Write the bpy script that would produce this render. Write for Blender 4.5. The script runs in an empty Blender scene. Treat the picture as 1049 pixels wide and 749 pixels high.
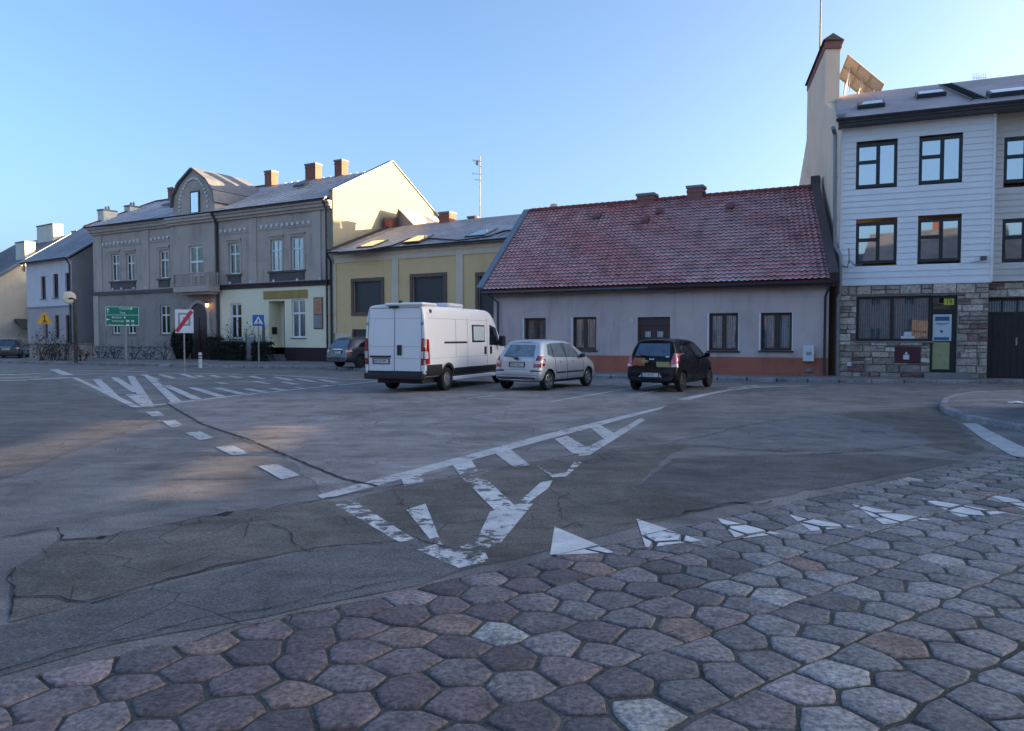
import bpy, math, random
from math import sin, cos, tan, radians as R, pi, sqrt, atan2, floor
from mathutils import Vector, Matrix
from mathutils.bvhtree import BVHTree
rng = random.Random(7)
S = bpy.context.scene
COL = S.collection

# ------------------------------------------------------------------ camera
F_PX, CX, CY, CAM_H, PITCH = 757.0, 524.5, 374.5, 1.6, R(2.2)
CAM = Vector((0, 0, CAM_H))
def ray(px, py):
    a = (px - CX) / F_PX; b = -(py - CY) / F_PX
    f = Vector((0, cos(PITCH), -sin(PITCH))); u = Vector((0, sin(PITCH), cos(PITCH)))
    return f + Vector((a, 0, 0)) + u * b
def G(px, py, z=0.0):
    d = ray(px, py); t = (z - CAM_H) / d.z
    p = CAM + d * t
    return Vector((p.x, p.y, z))
def PD(px, py, D):
    d = ray(px, py); return CAM + d * (D / d.y)
def on_plane(px, py, p0, n):
    d = ray(px, py); t = (Vector(p0) - CAM).dot(n) / d.dot(n)
    return CAM + d * t

cam = bpy.data.objects.new('camera', bpy.data.cameras.new('camera'))
COL.objects.link(cam); S.camera = cam
cam.location = CAM; cam.rotation_euler = (R(90) - PITCH, 0, 0)
cam.data.sensor_width = 36; cam.data.lens = F_PX / 1049 * 36
cam.data.clip_start = 0.05; cam.data.clip_end = 5000

# ------------------------------------------------------------------ materials
def nodes_of(name):
    m = bpy.data.materials.new(name); m.use_nodes = True
    nt = m.node_tree; b = nt.nodes['Principled BSDF']
    return m, nt, b
def N(nt, t, **kw):
    n = nt.nodes.new(t)
    for k, v in kw.items():
        if k in n.inputs: n.inputs[k].default_value = v
        else: setattr(n, k, v)
    return n
def L(nt, a, b): nt.links.new(a, b)
def ramp(nt, fac, stops):
    r = N(nt, 'ShaderNodeValToRGB'); e = r.color_ramp.elements
    while len(e) < len(stops): e.new(0.5)
    for el, (p, c) in zip(e, stops):
        el.position = p; el.color = (c[0], c[1], c[2], 1) if not isinstance(c, (int, float)) else (c, c, c, 1)
    L(nt, fac, r.inputs[0]); return r.outputs[0]
def mixc(nt, fac, a, b, mode='MIX'):
    m = N(nt, 'ShaderNodeMix', data_type='RGBA', blend_type=mode)
    for i, v in ((0, fac), (6, a), (7, b)):
        if isinstance(v, bpy.types.NodeSocket): L(nt, v, m.inputs[i])
        elif isinstance(v, (int, float)): m.inputs[i].default_value = v
        else: m.inputs[i].default_value = (v[0], v[1], v[2], 1)
    return m.outputs[2]
def noise(nt, scale, detail=4, rough=0.6, vec=None, dist=0):
    n = N(nt, 'ShaderNodeTexNoise'); n.inputs['Scale'].default_value = scale
    n.inputs['Detail'].default_value = detail; n.inputs['Roughness'].default_value = rough
    n.inputs['Distortion'].default_value = dist
    if vec is not None: L(nt, vec, n.inputs['Vector'])
    return n.outputs['Fac']
def coords(nt, scale=(1, 1, 1), kind='Object'):
    t = N(nt, 'ShaderNodeTexCoord'); mp = N(nt, 'ShaderNodeMapping'); mp.inputs['Scale'].default_value = scale
    L(nt, t.outputs[kind], mp.inputs['Vector']); return mp.outputs[0]
def bump(nt, b, h, strength=0.3, dist=0.01):
    n = N(nt, 'ShaderNodeBump'); n.inputs['Strength'].default_value = strength; n.inputs['Distance'].default_value = dist
    L(nt, h, n.inputs['Height']); L(nt, n.outputs[0], b.inputs['Normal'])

def plain(name, c, rough=0.6, metal=0.0, spec=0.5, coat=0.0, var=0.12, sc=6.0):
    m, nt, b = nodes_of(name)
    f = noise(nt, sc, 4, 0.6, coords(nt))
    lo = tuple(v * (1 - var) for v in c); hi = tuple(min(1, v * (1 + var)) for v in c)
    L(nt, ramp(nt, f, [(0.3, lo), (0.7, hi)]), b.inputs['Base Color'])
    b.inputs['Roughness'].default_value = rough; b.inputs['Metallic'].default_value = metal
    b.inputs['Specular IOR Level'].default_value = spec; b.inputs['Coat Weight'].default_value = coat
    return m
def plaster(name, c, stain=0.35, bmp=0.25, dirt=(0.06, 0.055, 0.05)):
    if c[0] < 1.9 * c[2]: c = (min(.85, c[0] * 1.02), min(.85, c[1] * 1.02), min(.85, c[2] * 1.02))
    m, nt, b = nodes_of(name)
    v = coords(nt)
    big = noise(nt, 0.5, 6, 0.65, v, 0.6)
    streak = noise(nt, 1.0, 5, 0.7, coords(nt, (2.2, 2.2, 0.35)))
    fine = noise(nt, 45, 3, 0.6, v)
    col = ramp(nt, big, [(0.25, tuple(x * (1 - stain * 0.7) for x in c)), (0.5, c), (0.8, tuple(min(1, x * (1 + stain * 0.35)) for x in c))])
    st = ramp(nt, streak, [(0.52, 0.0), (0.78, stain)])
    col = mixc(nt, st, col, dirt)
    col = mixc(nt, 0.18, col, fine, 'OVERLAY')
    L(nt, col, b.inputs['Base Color']); b.inputs['Roughness'].default_value = 0.92
    b.inputs['Specular IOR Level'].default_value = 0.2
    bump(nt, b, fine, bmp, 0.01); return m
def frost_roof(name, c, frost=(0.42, 0.43, 0.46), amt=0.55, rough=0.55, sc=1.6, metal=0.0):
    m, nt, b = nodes_of(name)
    v = coords(nt)
    n1 = noise(nt, sc, 6, 0.7, v, 0.4); n2 = noise(nt, 0.35, 3, 0.5, v)
    f = mixc(nt, 0.5, n1, n2)
    fac = ramp(nt, f, [(0.36, 0.0), (0.62, amt)])
    L(nt, mixc(nt, fac, c, frost), b.inputs['Base Color'])
    b.inputs['Roughness'].default_value = rough; b.inputs['Metallic'].default_value = metal
    b.inputs['Specular IOR Level'].default_value = 0.3
    return m
def attr_mat(name, rough=0.8, sc=40, bmp=0.3, spec=0.3, var=0.35, speck=None):
    m, nt, b = nodes_of(name)
    a = N(nt, 'ShaderNodeAttribute'); a.attribute_name = 'tint'
    v = coords(nt)
    n = noise(nt, sc, 5, 0.7, v); n2 = noise(nt, sc * 0.18, 4, 0.6, v)
    k = ramp(nt, n, [(0.38, 1 - var), (0.62, 1 + var)])
    k2 = ramp(nt, n2, [(0.3, 0.62), (0.5, 1.0), (0.7, 1.22)])
    c = mixc(nt, 1.0, a.outputs['Color'], k, 'MULTIPLY'); c = mixc(nt, 1.0, c, k2, 'MULTIPLY')
    if speck:
        s = noise(nt, 55, 2, 0.5, v)
        c = mixc(nt, ramp(nt, s, [(0.70, 0.0), (0.76, 0.6)]), c, speck)
    L(nt, c, b.inputs['Base Color']); b.inputs['Roughness'].default_value = rough
    b.inputs['Specular IOR Level'].default_value = spec
    h = mixc(nt, 0.5, n, n2)
    bump(nt, b, h, bmp, 0.012); return m
def asphalt(name, c, speck=0.5, big=0.3, warm=(0.075, 0.066, 0.056), cracks=0.8):
    c = (c[0] * 0.86, c[1] * 0.99, c[2] * 1.15); warm = (warm[0] * 0.9, warm[1] * 1.0, warm[2] * 1.12)
    m, nt, b = nodes_of(name)
    v = coords(nt)
    n1 = noise(nt, 0.45, 6, 0.62, v, 0.5); n2 = noise(nt, 2.3, 5, 0.65, v); n3 = noise(nt, 55, 4, 0.85, v)
    vo = N(nt, 'ShaderNodeTexVoronoi'); vo.inputs['Scale'].default_value = 42; L(nt, v, vo.inputs['Vector'])
    col = ramp(nt, n1, [(0.3, tuple(x * (1 - big) for x in c)), (0.5, c), (0.72, tuple(x * (1 + big) for x in c))])
    n5 = noise(nt, 1.0, 7, 0.72, coords(nt, (0.9, 2.6, 1)), 0.6)
    col = mixc(nt, ramp(nt, n2, [(0.45, 0.0), (0.75, 0.45)]), col, warm)
    col = mixc(nt, 1.0, col, ramp(nt, n5, [(0.30, 0.70), (0.5, 1.0), (0.70, 1.25)]), 'MULTIPLY')
    g = ramp(nt, n3, [(0.38, 0.52), (0.62, 1.5)])
    col = mixc(nt, 1.0, col, g, 'MULTIPLY')
    sp = N(nt, 'ShaderNodeMath', operation='MULTIPLY')
    L(nt, ramp(nt, vo.outputs['Distance'], [(0.10, 1.0), (0.24, 0.0)]), sp.inputs[0])
    L(nt, ramp(nt, noise(nt, 16, 3, 0.6, v), [(0.50, 0.0), (0.62, speck)]), sp.inputs[1])
    col = mixc(nt, sp.outputs[0], col, (0.42, 0.38, 0.35))
    # alligator cracking in the worn areas
    wv = N(nt, 'ShaderNodeMix', data_type='VECTOR'); wv.inputs[0].default_value = 0.12
    nn = N(nt, 'ShaderNodeTexNoise'); nn.inputs['Scale'].default_value = 1.6; nn.inputs['Detail'].default_value = 5; L(nt, v, nn.inputs['Vector'])
    L(nt, v, wv.inputs[4]); L(nt, nn.outputs['Color'], wv.inputs[5])
    ve = N(nt, 'ShaderNodeTexVoronoi', feature='DISTANCE_TO_EDGE'); ve.inputs['Scale'].default_value = 2.1; L(nt, wv.outputs[1], ve.inputs['Vector'])
    ln_ = ramp(nt, ve.outputs['Distance'], [(0.004, 1.0), (0.016, 0.0)])
    mk = N(nt, 'ShaderNodeMath', operation='MULTIPLY'); L(nt, ln_, mk.inputs[0]); L(nt, ramp(nt, noise(nt, 0.6, 4, 0.6, v), [(0.50, 0.0), (0.60, cracks)]), mk.inputs[1])
    blot = noise(nt, 1.1, 6, 0.7, v, 0.8)
    col = mixc(nt, 1.0, col, ramp(nt, blot, [(0.34, 0.72), (0.5, 1.0), (0.66, 1.2)]), 'MULTIPLY')
    col = mixc(nt, mk.outputs[0], col, (0.018, 0.016, 0.014))
    L(nt, col, b.inputs['Base Color'])
    L(nt, ramp(nt, n2, [(0.3, 0.72), (0.7, 0.95)]), b.inputs['Roughness'])
    b.inputs['Specular IOR Level'].default_value = 0.3
    bump(nt, b, n3, 0.5, 0.006); return m
def worn_paint(name, c=(0.66, 0.64, 0.62), lo=0.36, hi=0.5, sc=9.0, sc2=1.3):
    m, nt, b = nodes_of(name)
    v = coords(nt)
    n = noise(nt, sc, 6, 0.75, v, 0.3); n2 = noise(nt, sc2, 3, 0.5, v)
    f = mixc(nt, 0.4, n, n2)
    a = ramp(nt, f, [(lo, 0.0), (hi, 1.0)])
    dirt = noise(nt, 3, 5, 0.7, v); gr = noise(nt, 80, 2, 0.6, v)
    col = ramp(nt, dirt, [(0.3, tuple(x * 0.62 for x in c)), (0.7, c)])
    col = mixc(nt, 0.35, col, gr, 'OVERLAY')
    L(nt, col, b.inputs['Base Color']); b.inputs['Roughness'].default_value = 0.75
    L(nt, a, b.inputs['Alpha']); return m
def glass(name, tint=(0.9, 0.95, 1.0), refl=0.35, rough=0.02):
    m = bpy.data.materials.new(name); m.use_nodes = True; nt = m.node_tree
    nt.nodes.remove(nt.nodes['Principled BSDF']); o = nt.nodes['Material Output']
    t = N(nt, 'ShaderNodeBsdfTransparent'); t.inputs[0].default_value = (tint[0], tint[1], tint[2], 1)
    g = N(nt, 'ShaderNodeBsdfGlossy'); g.inputs['Roughness'].default_value = rough
    w = noise(nt, 1.2, 2, 0.5, coords(nt)); bp = N(nt, 'ShaderNodeBump'); bp.inputs['Strength'].default_value = 0.04
    L(nt, w, bp.inputs['Height']); L(nt, bp.outputs[0], g.inputs['Normal'])
    lw = N(nt, 'ShaderNodeLayerWeight'); lw.inputs['Blend'].default_value = 0.25
    mr = N(nt, 'ShaderNodeMapRange'); mr.inputs['To Min'].default_value = refl; mr.inputs['To Max'].default_value = 1.0
    L(nt, lw.outputs['Fresnel'], mr.inputs['Value'])
    mx = N(nt, 'ShaderNodeMixShader'); L(nt, mr.outputs[0], mx.inputs[0]); L(nt, t.outputs[0], mx.inputs[1]); L(nt, g.outputs[0], mx.inputs[2])
    L(nt, mx.outputs[0], o.inputs['Surface']); return m
def carpaint(name, c, metal=0.0, rough=0.3, coat=0.8, dirt=0.25, spec=0.5):
    m, nt, b = nodes_of(name); b.inputs['Specular IOR Level'].default_value = spec
    v = coords(nt)
    f = noise(nt, 3.0, 5, 0.7, v); z = N(nt, 'ShaderNodeSeparateXYZ'); L(nt, v, z.inputs[0])
    low = ramp(nt, z.outputs['Z'], [(0.25, dirt * 2.2), (0.75, dirt * 0.25)])
    mm = N(nt, 'ShaderNodeMath', operation='MULTIPLY'); L(nt, low, mm.inputs[0]); L(nt, ramp(nt, f, [(0.3, 0.3), (0.7, 1.0)]), mm.inputs[1])
    L(nt, mixc(nt, mm.outputs[0], c, (0.12, 0.11, 0.1)), b.inputs['Base Color'])
    b.inputs['Metallic'].default_value = metal
    L(nt, ramp(nt, f, [(0.3, rough), (0.75, rough + 0.15)]), b.inputs['Roughness'])
    b.inputs['Coat Weight'].default_value = coat; b.inputs['Coat Roughness'].default_value = 0.12
    return m
def darkglass(name, c=(0.012, 0.016, 0.02), rough=0.06, frost=0.0):
    m, nt, b = nodes_of(name)
    f = noise(nt, 5, 5, 0.7, coords(nt))
    L(nt, mixc(nt, ramp(nt, f, [(0.35, frost * 0.4), (0.65, frost)]), c, (0.3, 0.38, 0.42)), b.inputs['Base Color'])  # frost sets how much pale tone goes into the glass colour
    b.inputs['Roughness'].default_value = rough; b.inputs['IOR'].default_value = 1.6
    b.inputs['Specular IOR Level'].default_value = 0.7; return m
def emit(name, c, s):
    m, nt, b = nodes_of(name)
    b.inputs['Base Color'].default_value = (*c, 1); b.inputs['Emission Color'].default_value = (*c, 1); b.inputs['Emission Strength'].default_value = s
    return m
def curtain_mat(name, c):
    m, nt, b = nodes_of(name)
    w = N(nt, 'ShaderNodeTexWave'); w.inputs['Scale'].default_value = 4; w.inputs['Distortion'].default_value = 2.5
    L(nt, coords(nt, (1, 1, 0.15)), w.inputs['Vector'])
    n = noise(nt, 7, 3, 0.6, coords(nt))
    L(nt, mixc(nt, 0.4, ramp(nt, w.outputs['Fac'], [(0.1, tuple(x * 0.45 for x in c)), (0.9, c)]), n, 'OVERLAY'), b.inputs['Base Color'])
    b.inputs['Roughness'].default_value = 0.95; return m

M = {}
M['asphalt'] = asphalt('asphalt', (0.205, 0.162, 0.132), warm=(0.185, 0.138, 0.104))
M['asphalt_lot'] = asphalt('asphalt_parking', (0.265, 0.208, 0.172), 0.45, 0.3, (0.215, 0.162, 0.126))
M['asphalt_blue'] = asphalt('asphalt_patch_new', (0.145, 0.118, 0.098), 0.9, 0.2, (0.13, 0.104, 0.084))
M['asphalt_brown'] = asphalt('asphalt_patch_old', (0.150, 0.112, 0.082), 0.8, 0.3, (0.115, 0.084, 0.058))
M['asphalt_dark'] = asphalt('asphalt_patch_dark', (0.125, 0.098, 0.08), 0.4, 0.3, (0.11, 0.083, 0.062))
M['asphalt_light'] = asphalt('asphalt_patch_light', (0.18, 0.15, 0.13), 0.3, 0.2, (0.16, 0.13, 0.108))
M['dirt'] = asphalt('dirt', (0.085, 0.07, 0.052), 0.4, 0.5, (0.04, 0.045, 0.025), 0)
M['walk'] = asphalt('sidewalk_surface', (0.25, 0.195, 0.16), 0.2, 0.3, (0.2, 0.15, 0.115))
M['kerb'] = asphalt('kerb_concrete', (0.32, 0.265, 0.23), 0.2, 0.25, (0.12, 0.11, 0.1))
M['crack'] = plain('crack_tar', (0.012, 0.012, 0.012), 0.9, var=0.4)
M['paint'] = worn_paint('road_paint', (0.56, 0.54, 0.52), lo=0.36, hi=0.47)
M['paint_worn'] = worn_paint('road_paint_worn', lo=0.44, hi=0.50, sc=7, sc2=1.0)
M['paint_tri'] = worn_paint('road_paint_triangle', (0.74, 0.72, 0.70), lo=0.30, hi=0.42)
M['paver'] = attr_mat('paver_stone', 0.66, 34, 0.9, 0.45, 0.5, (0.42, 0.37, 0.34))
M['stone'] = attr_mat('ashlar_stone', 0.9, 14, 0.5)
M['tiles'] = attr_mat('roof_tile', 0.6, 9, 0.15, 0.35, 0.2)
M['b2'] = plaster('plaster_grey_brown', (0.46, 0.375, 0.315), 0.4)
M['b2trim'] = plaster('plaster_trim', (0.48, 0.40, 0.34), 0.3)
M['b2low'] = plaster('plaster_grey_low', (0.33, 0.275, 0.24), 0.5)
M['apron'] = plaster('apron_shade_band_dark', (0.13, 0.11, 0.105), 0.4)  # dark tone stands for shadows under the windows; also the dark string course
M['b2cream'] = plaster('plaster_cream', (0.84, 0.75, 0.54), 0.1)
M['gable'] = plaster('plaster_gable_yellow', (0.29, 0.262, 0.195), 0.12, 0.15)
M['plinth_dark'] = plaster('plinth_brown', (0.05, 0.032, 0.036), 0.3)
M['bandbrown'] = plaster('band_brown', (0.075, 0.05, 0.05), 0.3)
M['ochre'] = plaster('plaster_ochre', (0.74, 0.51, 0.26), 0.14)
M['beige'] = plaster('plaster_beige', (0.70, 0.56, 0.42), 0.2)
M['b4'] = plaster('plaster_mauve_grey', (0.56, 0.45, 0.42), 0.35, 0.35)
M['terra'] = plaster('plinth_terracotta', (0.42, 0.145, 0.095), 0.35)
M['firewall'] = plaster('plaster_firewall', (0.74, 0.57, 0.43), 0.25, 0.3, (0.22, 0.18, 0.14))
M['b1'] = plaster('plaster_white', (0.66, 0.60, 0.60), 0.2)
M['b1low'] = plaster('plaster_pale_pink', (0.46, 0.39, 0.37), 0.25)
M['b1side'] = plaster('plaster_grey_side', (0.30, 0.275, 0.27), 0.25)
M['b0'] = plaster('plaster_cream_pale', (0.62, 0.55, 0.44), 0.2)
M['opp'] = plaster('plaster_opposite', (0.33, 0.30, 0.25), 0.3)
M['whitewall'] = plaster('chimney_render', (0.66, 0.62, 0.53), 0.25)
M['siding'] = plain('siding_white', (0.78, 0.77, 0.76), 0.5, var=0.04, sc=1.2)
M['siding2'] = plain('siding_beige_shaded', (0.60, 0.56, 0.51), 0.5, var=0.08, sc=1.2)  # beige boards; the shade of the recess is mixed into this darker tone
M['brick'] = plaster('chimney_brick', (0.28, 0.12, 0.085), 0.35, 0.5)
M['brickdull'] = plaster('chimney_brick_dull', (0.27, 0.125, 0.105), 0.35, 0.5)
M['metalroof'] = frost_roof('roof_sheet_grey', (0.25, 0.255, 0.28), (0.55,0.54,0.56), amt=0.6, metal=0.1)
M['roofblue'] = frost_roof('roof_blue_grey', (0.17, 0.175, 0.2), (0.42, 0.43, 0.47), 0.5)
M['roofb3'] = frost_roof('roof_frosted_sheet', (0.17, 0.15, 0.15), (0.5, 0.48, 0.48), 0.7, sc=2.2)
M['roofb5'] = frost_roof('roof_felt', (0.19, 0.175, 0.18), (0.42, 0.39, 0.4), 0.6, sc=0.9)
M['rooffar'] = frost_roof('roof_far', (0.10, 0.105, 0.12), (0.25, 0.26, 0.29), 0.5)
M['redcap'] = plaster('ridge_tile_red', (0.24, 0.075, 0.06), 0.3)
M['tilevent'] = plain('vent_tile_red', (0.17, 0.05, 0.045), 0.6)
M['flash'] = plain('flashing_grey', (0.20, 0.22, 0.25), 0.5, 0.3)
M['flashbrown'] = plaster('parapet_brown', (0.10, 0.075, 0.075), 0.4)
M['gutter'] = plain('gutter_dark', (0.045, 0.05, 0.06), 0.45, 0.2)
M['gutterlight'] = plain('gutter_zinc', (0.22, 0.23, 0.25), 0.45, 0.4)
M['pipebrown'] = plain('downpipe_brown', (0.05, 0.03, 0.025), 0.5)
M['pvc'] = plain('window_white', (0.78, 0.77, 0.76), 0.4, var=0.05)
M['wood'] = plain('window_brown', (0.055, 0.025, 0.02), 0.5, var=0.3, sc=9)
M['woodframe'] = plain('surround_brown', (0.14, 0.085, 0.06), 0.7, var=0.2)
M['black'] = plain('frame_black', (0.012, 0.014, 0.018), 0.4)
M['blackplastic'] = plain('black_plastic', (0.016, 0.016, 0.018), 0.55)
M['shutter'] = plain('roller_shutter', (0.035, 0.035, 0.042), 0.5)
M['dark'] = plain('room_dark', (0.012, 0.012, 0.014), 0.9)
M['glass'] = glass('window_glass', refl=0.10)
M['glass_mirror'] = glass('window_glass_reflective', (0.5, 0.55, 0.6), refl=0.62)
M['curtain'] = curtain_mat('curtain_white', (0.55, 0.56, 0.55))
M['curtain_dim'] = curtain_mat('curtain_grey', (0.28, 0.30, 0.30))
M['doorwood'] = plain('door_wood', (0.06, 0.03, 0.028), 0.55, var=0.3, sc=8)
M['doorpurple'] = plain('door_oxblood', (0.055, 0.022, 0.024), 0.5, var=0.25)
M['garage'] = plain('garage_door_brown', (0.026, 0.017, 0.016), 0.6, var=0.25)
M['concrete'] = plaster('concrete', (0.22, 0.215, 0.2), 0.35, 0.4)
M['stonewall'] = plaster('garden_wall_pale', (0.40, 0.35, 0.32), 0.5, 0.5)
M['steel'] = plain('galvanised', (0.30, 0.31, 0.32), 0.45, 0.6)
M['iron'] = plain('iron_grey', (0.10, 0.105, 0.11), 0.5, 0.3)
M['rust'] = plain('pole_dark', (0.05, 0.038, 0.03), 0.75, var=0.4)
M['signgreen'] = plain('sign_green', (0.0, 0.16, 0.10), 0.4, var=0.05)
M['signblue'] = plain('sign_blue', (0.02, 0.12, 0.42), 0.4, var=0.05)
M['signwhite'] = plain('sign_white', (0.72, 0.73, 0.74), 0.4, var=0.04)
M['signred'] = plain('sign_red', (0.48, 0.04, 0.06), 0.4, var=0.05)
M['signyellow'] = plain('sign_yellow', (0.75, 0.38, 0.02), 0.5, var=0.08)
M['signgrey'] = plain('sign_grey_green', (0.26, 0.30, 0.29), 0.5, var=0.1)
M['signpeach'] = plain('board_orange', (0.45, 0.22, 0.12), 0.6, var=0.2)
M['poster'] = plain('poster_pale', (0.55, 0.60, 0.60), 0.5, var=0.06)
M['posterblue'] = plain('poster_blue', (0.03, 0.11, 0.24), 0.5, var=0.1)
M['posterlow'] = plain('door_panel_yellow', (0.34, 0.34, 0.17), 0.5, var=0.12)
M['numyellow'] = plain('number_plate_yellow', (0.55, 0.48, 0.05), 0.5, var=0.05)
M['maroon'] = plain('maroon_panel', (0.075, 0.018, 0.02), 0.6)
M['white'] = plain('white_box', (0.62, 0.62, 0.63), 0.6, var=0.06)
M['ochresign'] = plaster('name_board_ochre', (0.40, 0.27, 0.10), 0.35)
M['glow_spot'] = emit('reflected_sun_glow', (1.0, 0.45, 0.12), 1.5)  # orange glow added where the wall has a spot of reflected sun
M['mirrorback'] = plain('mirror_pale', (0.60, 0.55, 0.42), 0.5, var=0.08)
M['vanwhite'] = carpaint('van_white', (0.84, 0.81, 0.79), 0, 0.4, 0.35, 0.03)
M['silver'] = carpaint('car_silver', (0.50, 0.53, 0.57), 0.45, 0.32, 0.6, 0.08)
M['carblack'] = carpaint('car_black', (0.004, 0.005, 0.007), 0.0, 0.22, 0.18, 0.02, 0.12)
M['cargrey'] = carpaint('car_graphite', (0.028, 0.028, 0.034), 0.3, 0.35, 0.8, 0.1)
M['cardark'] = carpaint('car_dark', (0.010, 0.011, 0.014), 0.2, 0.3, 0.8, 0.1)
M['carglass'] = darkglass('car_glass')
M['carglass_reflect'] = darkglass('car_glass_pale_reflection', (0.05, 0.07, 0.08), 0.12, 0.55)  # pale reflection on the silver car windows, mixed into the glass colour
M['carglass_mist'] = darkglass('car_glass_misted', (0.012, 0.03, 0.07), 0.1, 0.18)
M['tail'] = plain('tail_red', (0.32, 0.008, 0.014), 0.15, coat=1.0, var=0.15)
M['tailpink'] = plain('tail_pink', (0.50, 0.05, 0.09), 0.15, coat=1.0, var=0.15)
M['tailclear'] = plain('tail_clear', (0.62, 0.58, 0.58), 0.15, coat=1.0, var=0.1)
M['rubber'] = plain('tyre_rubber', (0.014, 0.014, 0.014), 0.85)
M['alloy'] = plain('alloy_grey', (0.36, 0.37, 0.38), 0.35, 0.7)
M['alloydark'] = plain('alloy_dark', (0.05, 0.05, 0.055), 0.5, 0.4)
M['plate'] = plain('plate_white', (0.62, 0.62, 0.60), 0.4, var=0.06)
M['plateyellow'] = plain('patch_yellow', (0.35, 0.30, 0.12), 0.5, var=0.3, sc=40)
M['orange'] = plain('patch_orange', (0.36, 0.10, 0.03), 0.5, var=0.4, sc=14)
M['chrome'] = plain('chrome', (0.6, 0.6, 0.6), 0.15, 1.0)
M['leaf'] = plain('foliage_dark', (0.018, 0.024, 0.014), 0.8, var=0.5, sc=3)
M['leaf2'] = plain('foliage_brown_green', (0.034, 0.032, 0.022), 0.8, var=0.5, sc=3)
M['twig'] = plain('twig', (0.05, 0.038, 0.03), 0.9, var=0.3)
M['solar'] = plain('collector_back', (0.20, 0.21, 0.23), 0.6, 0.0)
M['solarframe'] = plain('collector_frame', (0.16, 0.155, 0.15), 0.5, 0.2)
M['litter'] = plain('paper_white', (0.7, 0.7, 0.7), 0.7)

# ------------------------------------------------------------------ mesh builder
class MB:
    def __init__(s): s.v = []; s.f = []; s.mi = []; s.tint = []; s.T = None
    def add(s, pts, mi=0, tint=None):
        i = len(s.v); s.v += [tuple(p) for p in pts]; s.f.append(tuple(range(i, i + len(pts)))); s.mi.append(mi); s.tint.append(tint)
    def mesh(s, verts, faces, mi=0, tint=None):
        i = len(s.v); s.v += [tuple(p) for p in verts]
        for f in faces: s.f.append(tuple(i + k for k in f)); s.mi.append(mi); s.tint.append(tint)
    def box(s, x0, x1, y0, y1, z0, z1, mi=0, tint=None):
        v = [(x0, y0, z0), (x1, y0, z0), (x1, y1, z0), (x0, y1, z0), (x0, y0, z1), (x1, y0, z1), (x1, y1, z1), (x0, y1, z1)]
        s.mesh(v, [(0, 3, 2, 1), (4, 5, 6, 7), (0, 1, 5, 4), (1, 2, 6, 5), (2, 3, 7, 6), (3, 0, 4, 7)], mi, tint)
    def bbox(s, x0, x1, y0, y1, z0, z1, c=0.01, mi=0):      # chamfered box
        vs = []
        for sx in (0, 1):
            for sy in (0, 1):
                for sz in (0, 1):
                    x = (x0, x1)[sx]; y = (y0, y1)[sy]; z = (z0, z1)[sz]
                    dx = c * (1 - 2 * sx); dy = c * (1 - 2 * sy); dz = c * (1 - 2 * sz)
                    vs += [(x, y + dy, z + dz), (x + dx, y, z + dz), (x + dx, y + dy, z)]
        import itertools
        hull = bm_hull(vs); s.mesh(*hull, mi=mi)
    def prism(s, poly, vec, mi=0, cap=True):
        n = len(poly); a = [Vector(p) for p in poly]; b = [p + Vector(vec) for p in a]
        fs = [(i, (i + 1) % n, n + (i + 1) % n, n + i) for i in range(n)]
        if cap: fs += [tuple(range(n - 1, -1, -1)), tuple(range(n, 2 * n))]
        s.mesh(a + b, fs, mi)
    def slab(s, quad, t, mi=0):                              # quad thickened along -normal
        q = [Vector(p) for p in quad]; n = (q[1] - q[0]).cross(q[-1] - q[0]).normalized()
        s.prism(q, -n * t, mi)
    def tube(s, pts, r, n=8, mi=0, cap=True):
        pts = [Vector(p) for p in pts]; rs = r if isinstance(r, (list, tuple)) else [r] * len(pts)
        vs = []; fs = []; up = Vector((0.13, 0.21, 0.97))
        for i, p in enumerate(pts):
            d = (pts[min(i + 1, len(pts) - 1)] - pts[max(i - 1, 0)]).normalized()
            a = d.cross(up)
            if a.length < 0.05: a = d.cross(Vector((1, 0, 0)))
            a.normalize(); b = d.cross(a)
            for k in range(n):
                t = 2 * pi * k / n; vs.append(p + (a * cos(t) + b * sin(t)) * rs[i])
        for i in range(len(pts) - 1):
            for k in range(n):
                fs.append((i * n + k, i * n + (k + 1) % n, (i + 1) * n + (k + 1) % n, (i + 1) * n + k))
        if cap: fs += [tuple(range(n)), tuple(range((len(pts) - 1) * n, len(pts) * n))]
        s.mesh(vs, fs, mi)
    def lathe(s, prof, axis='z', n=20, o=(0, 0, 0), mi=0):   # prof: (r, h)
        vs = []; fs = []; m = len(prof)
        for k in range(n):
            t = 2 * pi * k / n
            for r, h in prof:
                if axis == 'z': p = (r * cos(t), r * sin(t), h)
                elif axis == 'y': p = (r * cos(t), h, r * sin(t))
                else: p = (h, r * cos(t), r * sin(t))
                vs.append((p[0] + o[0], p[1] + o[1], p[2] + o[2]))
        for k in range(n):
            for j in range(m - 1):
                fs.append((k * m + j, ((k + 1) % n) * m + j, ((k + 1) % n) * m + j + 1, k * m + j + 1))
        s.mesh(vs, fs, mi)
    def build(s, name, mats, parent=None, smooth=False, sharp=None):
        me = bpy.data.meshes.new(name); me.from_pydata(s.v, [], s.f)
        for m in (mats if isinstance(mats, (list, tuple)) else [mats]): me.materials.append(M[m])
        me.polygons.foreach_set('material_index', s.mi)
        if any(t is not None for t in s.tint):
            a = me.color_attributes.new('tint', 'FLOAT_COLOR', 'CORNER'); k = 0
            for p, t in zip(me.polygons, s.tint):
                t = t or (0.2, 0.2, 0.2)
                for li in p.loop_indices: a.data[li].color = (t[0], t[1], t[2], 1)
        if smooth or sharp:
            me.shade_smooth()
            if sharp: me.set_sharp_from_angle(angle=R(sharp))
        me.update(); o = bpy.data.objects.new(name, me); COL.objects.link(o)
        if parent: o.parent = parent
        return o
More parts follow.
